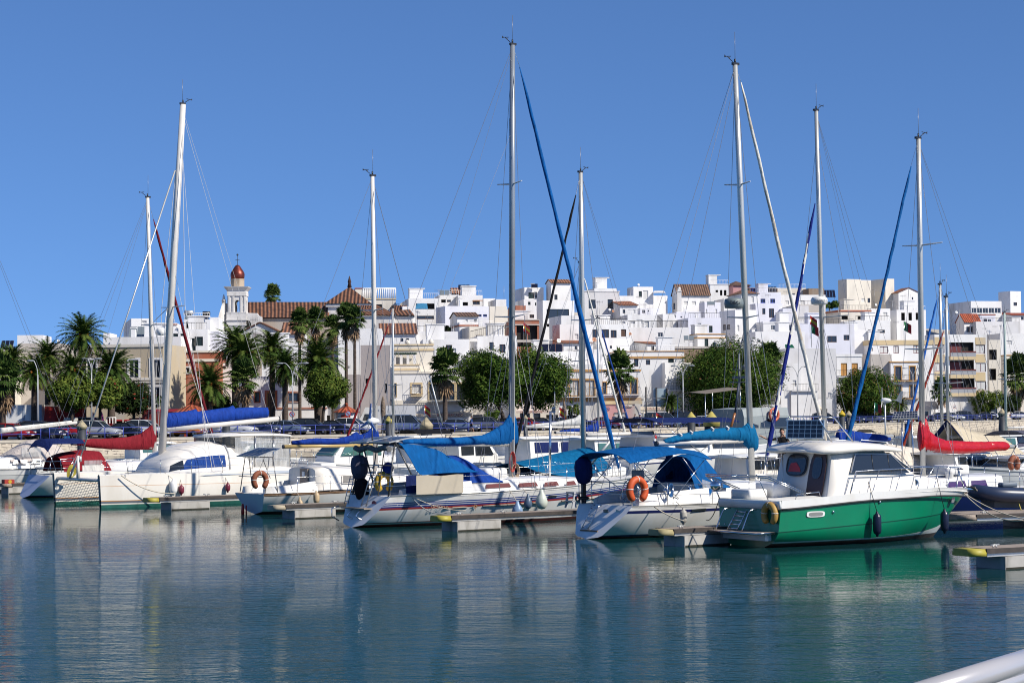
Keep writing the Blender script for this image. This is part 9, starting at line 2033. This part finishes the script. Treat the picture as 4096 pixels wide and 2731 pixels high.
for px,off,rz,lab,J,kw in((1886,1.0,-80,'person in a blue T-shirt and black shorts walking behind the railing',WALK,dict(shirt=mat('shirt_blue',(.015,.07,.25),.8),legs=BLACKC,shorts=.5)),(2540,1.0,-70,'person with dark hair and a grey-blue dress walking beside the sun hat',WALK,dict(shirt=mat('dress_slate',(.05,.07,.14),.8),legs=mat('dress_slate',(.05,.07,.14)),shorts=.55,hair=HAIR)),(2560,1.1,-75,'person in a plum dress and a pale sun hat',WALK,dict(shirt=mat('dress_plum',(.12,.04,.09),.8),legs=mat('dress_plum',(.12,.04,.09)),shorts=.5,hat=mat('hat_lilac',(.50,.50,.66),.8))),(2456,20,20,'person with dark hair standing at the pink shop front',STAND,dict(shirt=mat('shirt_navy',(.02,.03,.08),.8),legs=BLACKC,shorts=.1)),(2610,3.0,30,'person seen behind the railing in front of the grey-blue van',STAND,dict(shirt=mat('shirt_dark',(.02,.02,.025),.8),legs=BLACKC,shorts=.1))):
 k=k_of(px);D=drail(k)+off;person(lab,(k*D,D,QZ+.006),rad(rz),J,**kw)
pm=at(3128,1711,80.6);person('person in a black T-shirt on a bow, stretching one arm to the furled sail',(pm.x,80.6,pm.z-1.80),rad(-8),dict(le=(-.48,-.12,1.34),lw=(-.74,-.14,1.46),re=(.30,-.16,1.18),rw=(.10,-.24,1.48),lk=(-.12,-.04,.50),la=(-.14,.0,.09),rk=(.12,-.04,.50),ra=(.14,.02,.09)),shirt=BLACKC,legs=mat('trousers_grey',(.06,.06,.07),.8),shorts=.1,sleeve=.42)
# ================================================================ SMALL THINGS IN THE HARBOUR
# wide solar panel and white wind generator on a gantry beside the red cover
gn=thing('solar_gantry','wide solar panel on steel legs left of the mast with the red cover','solar panel',(H_.W((8.9,1.0,0))[0],H_.W((8.9,1.0,0))[1]+6,0),0);q0=at(3565,1672,84);gx,gy=q0.x,84.0;gn.location=(gx,gy,0);s=FPX/84
P4=[Vector((0,-.1,q0.z)),Vector((104/s,-.1,q0.z+.02)),Vector((120/s,.75,q0.z+30/s)),Vector((26/s,.75,q0.z+27/s))]
mb=MB();nn=(P4[1]-P4[0]).cross(P4[3]-P4[0]).normalized();mb.prism(P4,nn*-.05);pn=mb.build('panel_frame',ALU,gn);mb=MB()
for i in range(9):
 for j in range(3):
  g2=lambda u,v:P4[0].lerp(P4[1],u).lerp(P4[3].lerp(P4[2],u),v)+nn*.004
  mb.quad(g2((i+.08)/9,(j+.1)/3),g2((i+.92)/9,(j+.1)/3),g2((i+.92)/9,(j+.9)/3),g2((i+.08)/9,(j+.9)/3))
mb.build('cell',SOLAR,pn);mb=MB();mb.bar((.5,.5,.8),(.5,.3,q0.z+.1),.03,5);mb.bar((1.0,.5,.8),(.9,.3,q0.z+.1),.03,5);mb.build('leg',STEEL,gn)
wg_p=at(3540,1600,96);wg=thing('wind_generator','white wind generator on a pole with a grey tail fin','wind generator',(wg_p.x,96,wg_p.z),rad(-15));R3=Matrix.Rotation(rad(90),3,'Y')
MB().bar((0,0,-1.9-.4),(0,0,-.1),.04,7).build('pole',ALU,wg);MB().lathe([(.02,-.2),(.11,-.14),(.13,.0),(.10,.2),(.03,.3)],(0,0,0),12,R=R3).build('hub',WHITE,wg);mb=MB()
for a in(92,212,332):d=Vector((0,math.cos(rad(a)),math.sin(rad(a))));q=Vector((0,-math.sin(rad(a)),math.cos(rad(a))));c=Vector((-.14,0,0));mb.prism([c+d*.08-q*.05,c+d*.62-q*.02,c+d*.62+q*.015,c+d*.08+q*.06],(.02,0,0))
mb.build('blade',WHITE,wg);mb=MB();mb.bar((.25,0,.02),(.6,0,.03),.015,4);mb.prism([(.5,-.006,.0),(.75,-.006,-.14),(.85,-.006,.42),(.75,-.006,.46)],(0,.012,0));mb.build('tail_fin',mat('fin_grey',(.35,.37,.38),.5),wg)
def flag(lab,px,py,h,D,cols,horiz=True,wv=0.12):
 p=at(px,py,D);r_=thing('flag',lab,'flag',p,rad(-20),'small flags');MB().bar((0,0,-h*1.6),(0,0,h),.012,4).build('staff',STEEL,r_);n=len(cols);Wf=h*1.1
 for i,m_ in enumerate(cols):
  if horiz:g=[[(u*Wf*.75,wv*h*math.sin(u*5),h-h*v-u*h*.55)for u in(0,.33,.66,1)]for v in(i/n,(i+1)/n)]
  else:g=[[(u*Wf*.75,wv*h*math.sin(u*5),h-h*v-u*h*.45)for u in(i/n,(i+.5)/n,(i+1)/n)]for v in(0,1)]
  MB().sheet(g,.004).build('stripe',m_,r_)
FR,FY,FG=mat('flag_red',(.45,.02,.02),.7),mat('flag_yellow',(.58,.40,.03),.7),mat('flag_green',(.02,.18,.06),.7)
flag('red and yellow flag on the white pole before the supermarket awning',1698,1650,.4,100,(FR,FY,FR));flag('red and yellow flag on a small outboard boat near the railing',2624,1685,.5,110,(FR,FY,FR));flag('small red and yellow courtesy flag under the radar dome',3240,1296,.36,82,(FR,FY,FR));flag('green and red flag below the courtesy flag',3246,1330,.36,82,(FG,FR),False);flag('red and yellow flag in the unfinished brick building',2094,1322,1.1,270,(FR,FY,FR));flag('small green and red flag behind the black awning',2548,1840,.3,92,(FG,FR),False);flag('red and yellow flag beside the scaly palm trunk',2238,1660,.5,120,(FR,FY,FR));flag('green and red flag near the wind generator',3498,1640,.45,112,(FG,FR),False);flag('faded flag hanging by the tall mast at the right',3616,1320,.38,85,(FG,FR),False)
# inclined steel pole with the flag, varnished spar, extra spars
for lab,a,b,D0,r,m_ in(('thin aluminium pole leaning between the flag and the blue tent',(1770,1700),(1718,1500),92,.035,ALU),('bare boom like spar angled over the teal awning',(2360,1860),(2450,1750),84,.06,ALU)):
 p,q=at(*a,D0),at(*b,D0);r_=thing('spar',lab,'spar',p,0,'loose spars');MB().bar((0,0,0),q-p,r,6).build('pole',m_,r_)
sp_=at(2918,1725,90);vq=at(2955,1530,90);tq=at(2940,1650,90);r_=thing('furled_spar','thin dark furled pole with a varnished wooden foot behind the teal cover','spar',sp_,0,'loose spars');MB().bar((0,0,0),tq-sp_,.06,7).build('foot',mat('varnish',(.26,.10,.03),.3),r_);MB().bar(tq-sp_,vq-sp_,.045,7).build('roll',mat('roll_dark_blue',(.02,.03,.06),.6),r_)
# the white tubular handrail at the lower right, close to the camera
hr_=thing('handrail','white tubular handrail crossing the lower right corner','handrail',at(3900,2731,4.2),0);b0=hr_.location.copy();HRM=mat('handrail_white',(.46,.445,.45),.25,.2,coat=.3)
for nm,o_,r in(('top_tube',0,.026),('middle_tube',62,.022),('lower_tube',122,.022)):
 A,B=at(3560,2815+o_,3.9),at(4400,2545+o_,4.9);MB().tube([A-b0,B-b0],r,20).build(nm,HRM,hr_)
A,B=at(4330,2560,4.8),at(4330,3400,4.8);MB().bar(A-b0,B-b0,.03,14).build('post',HRM,hr_)
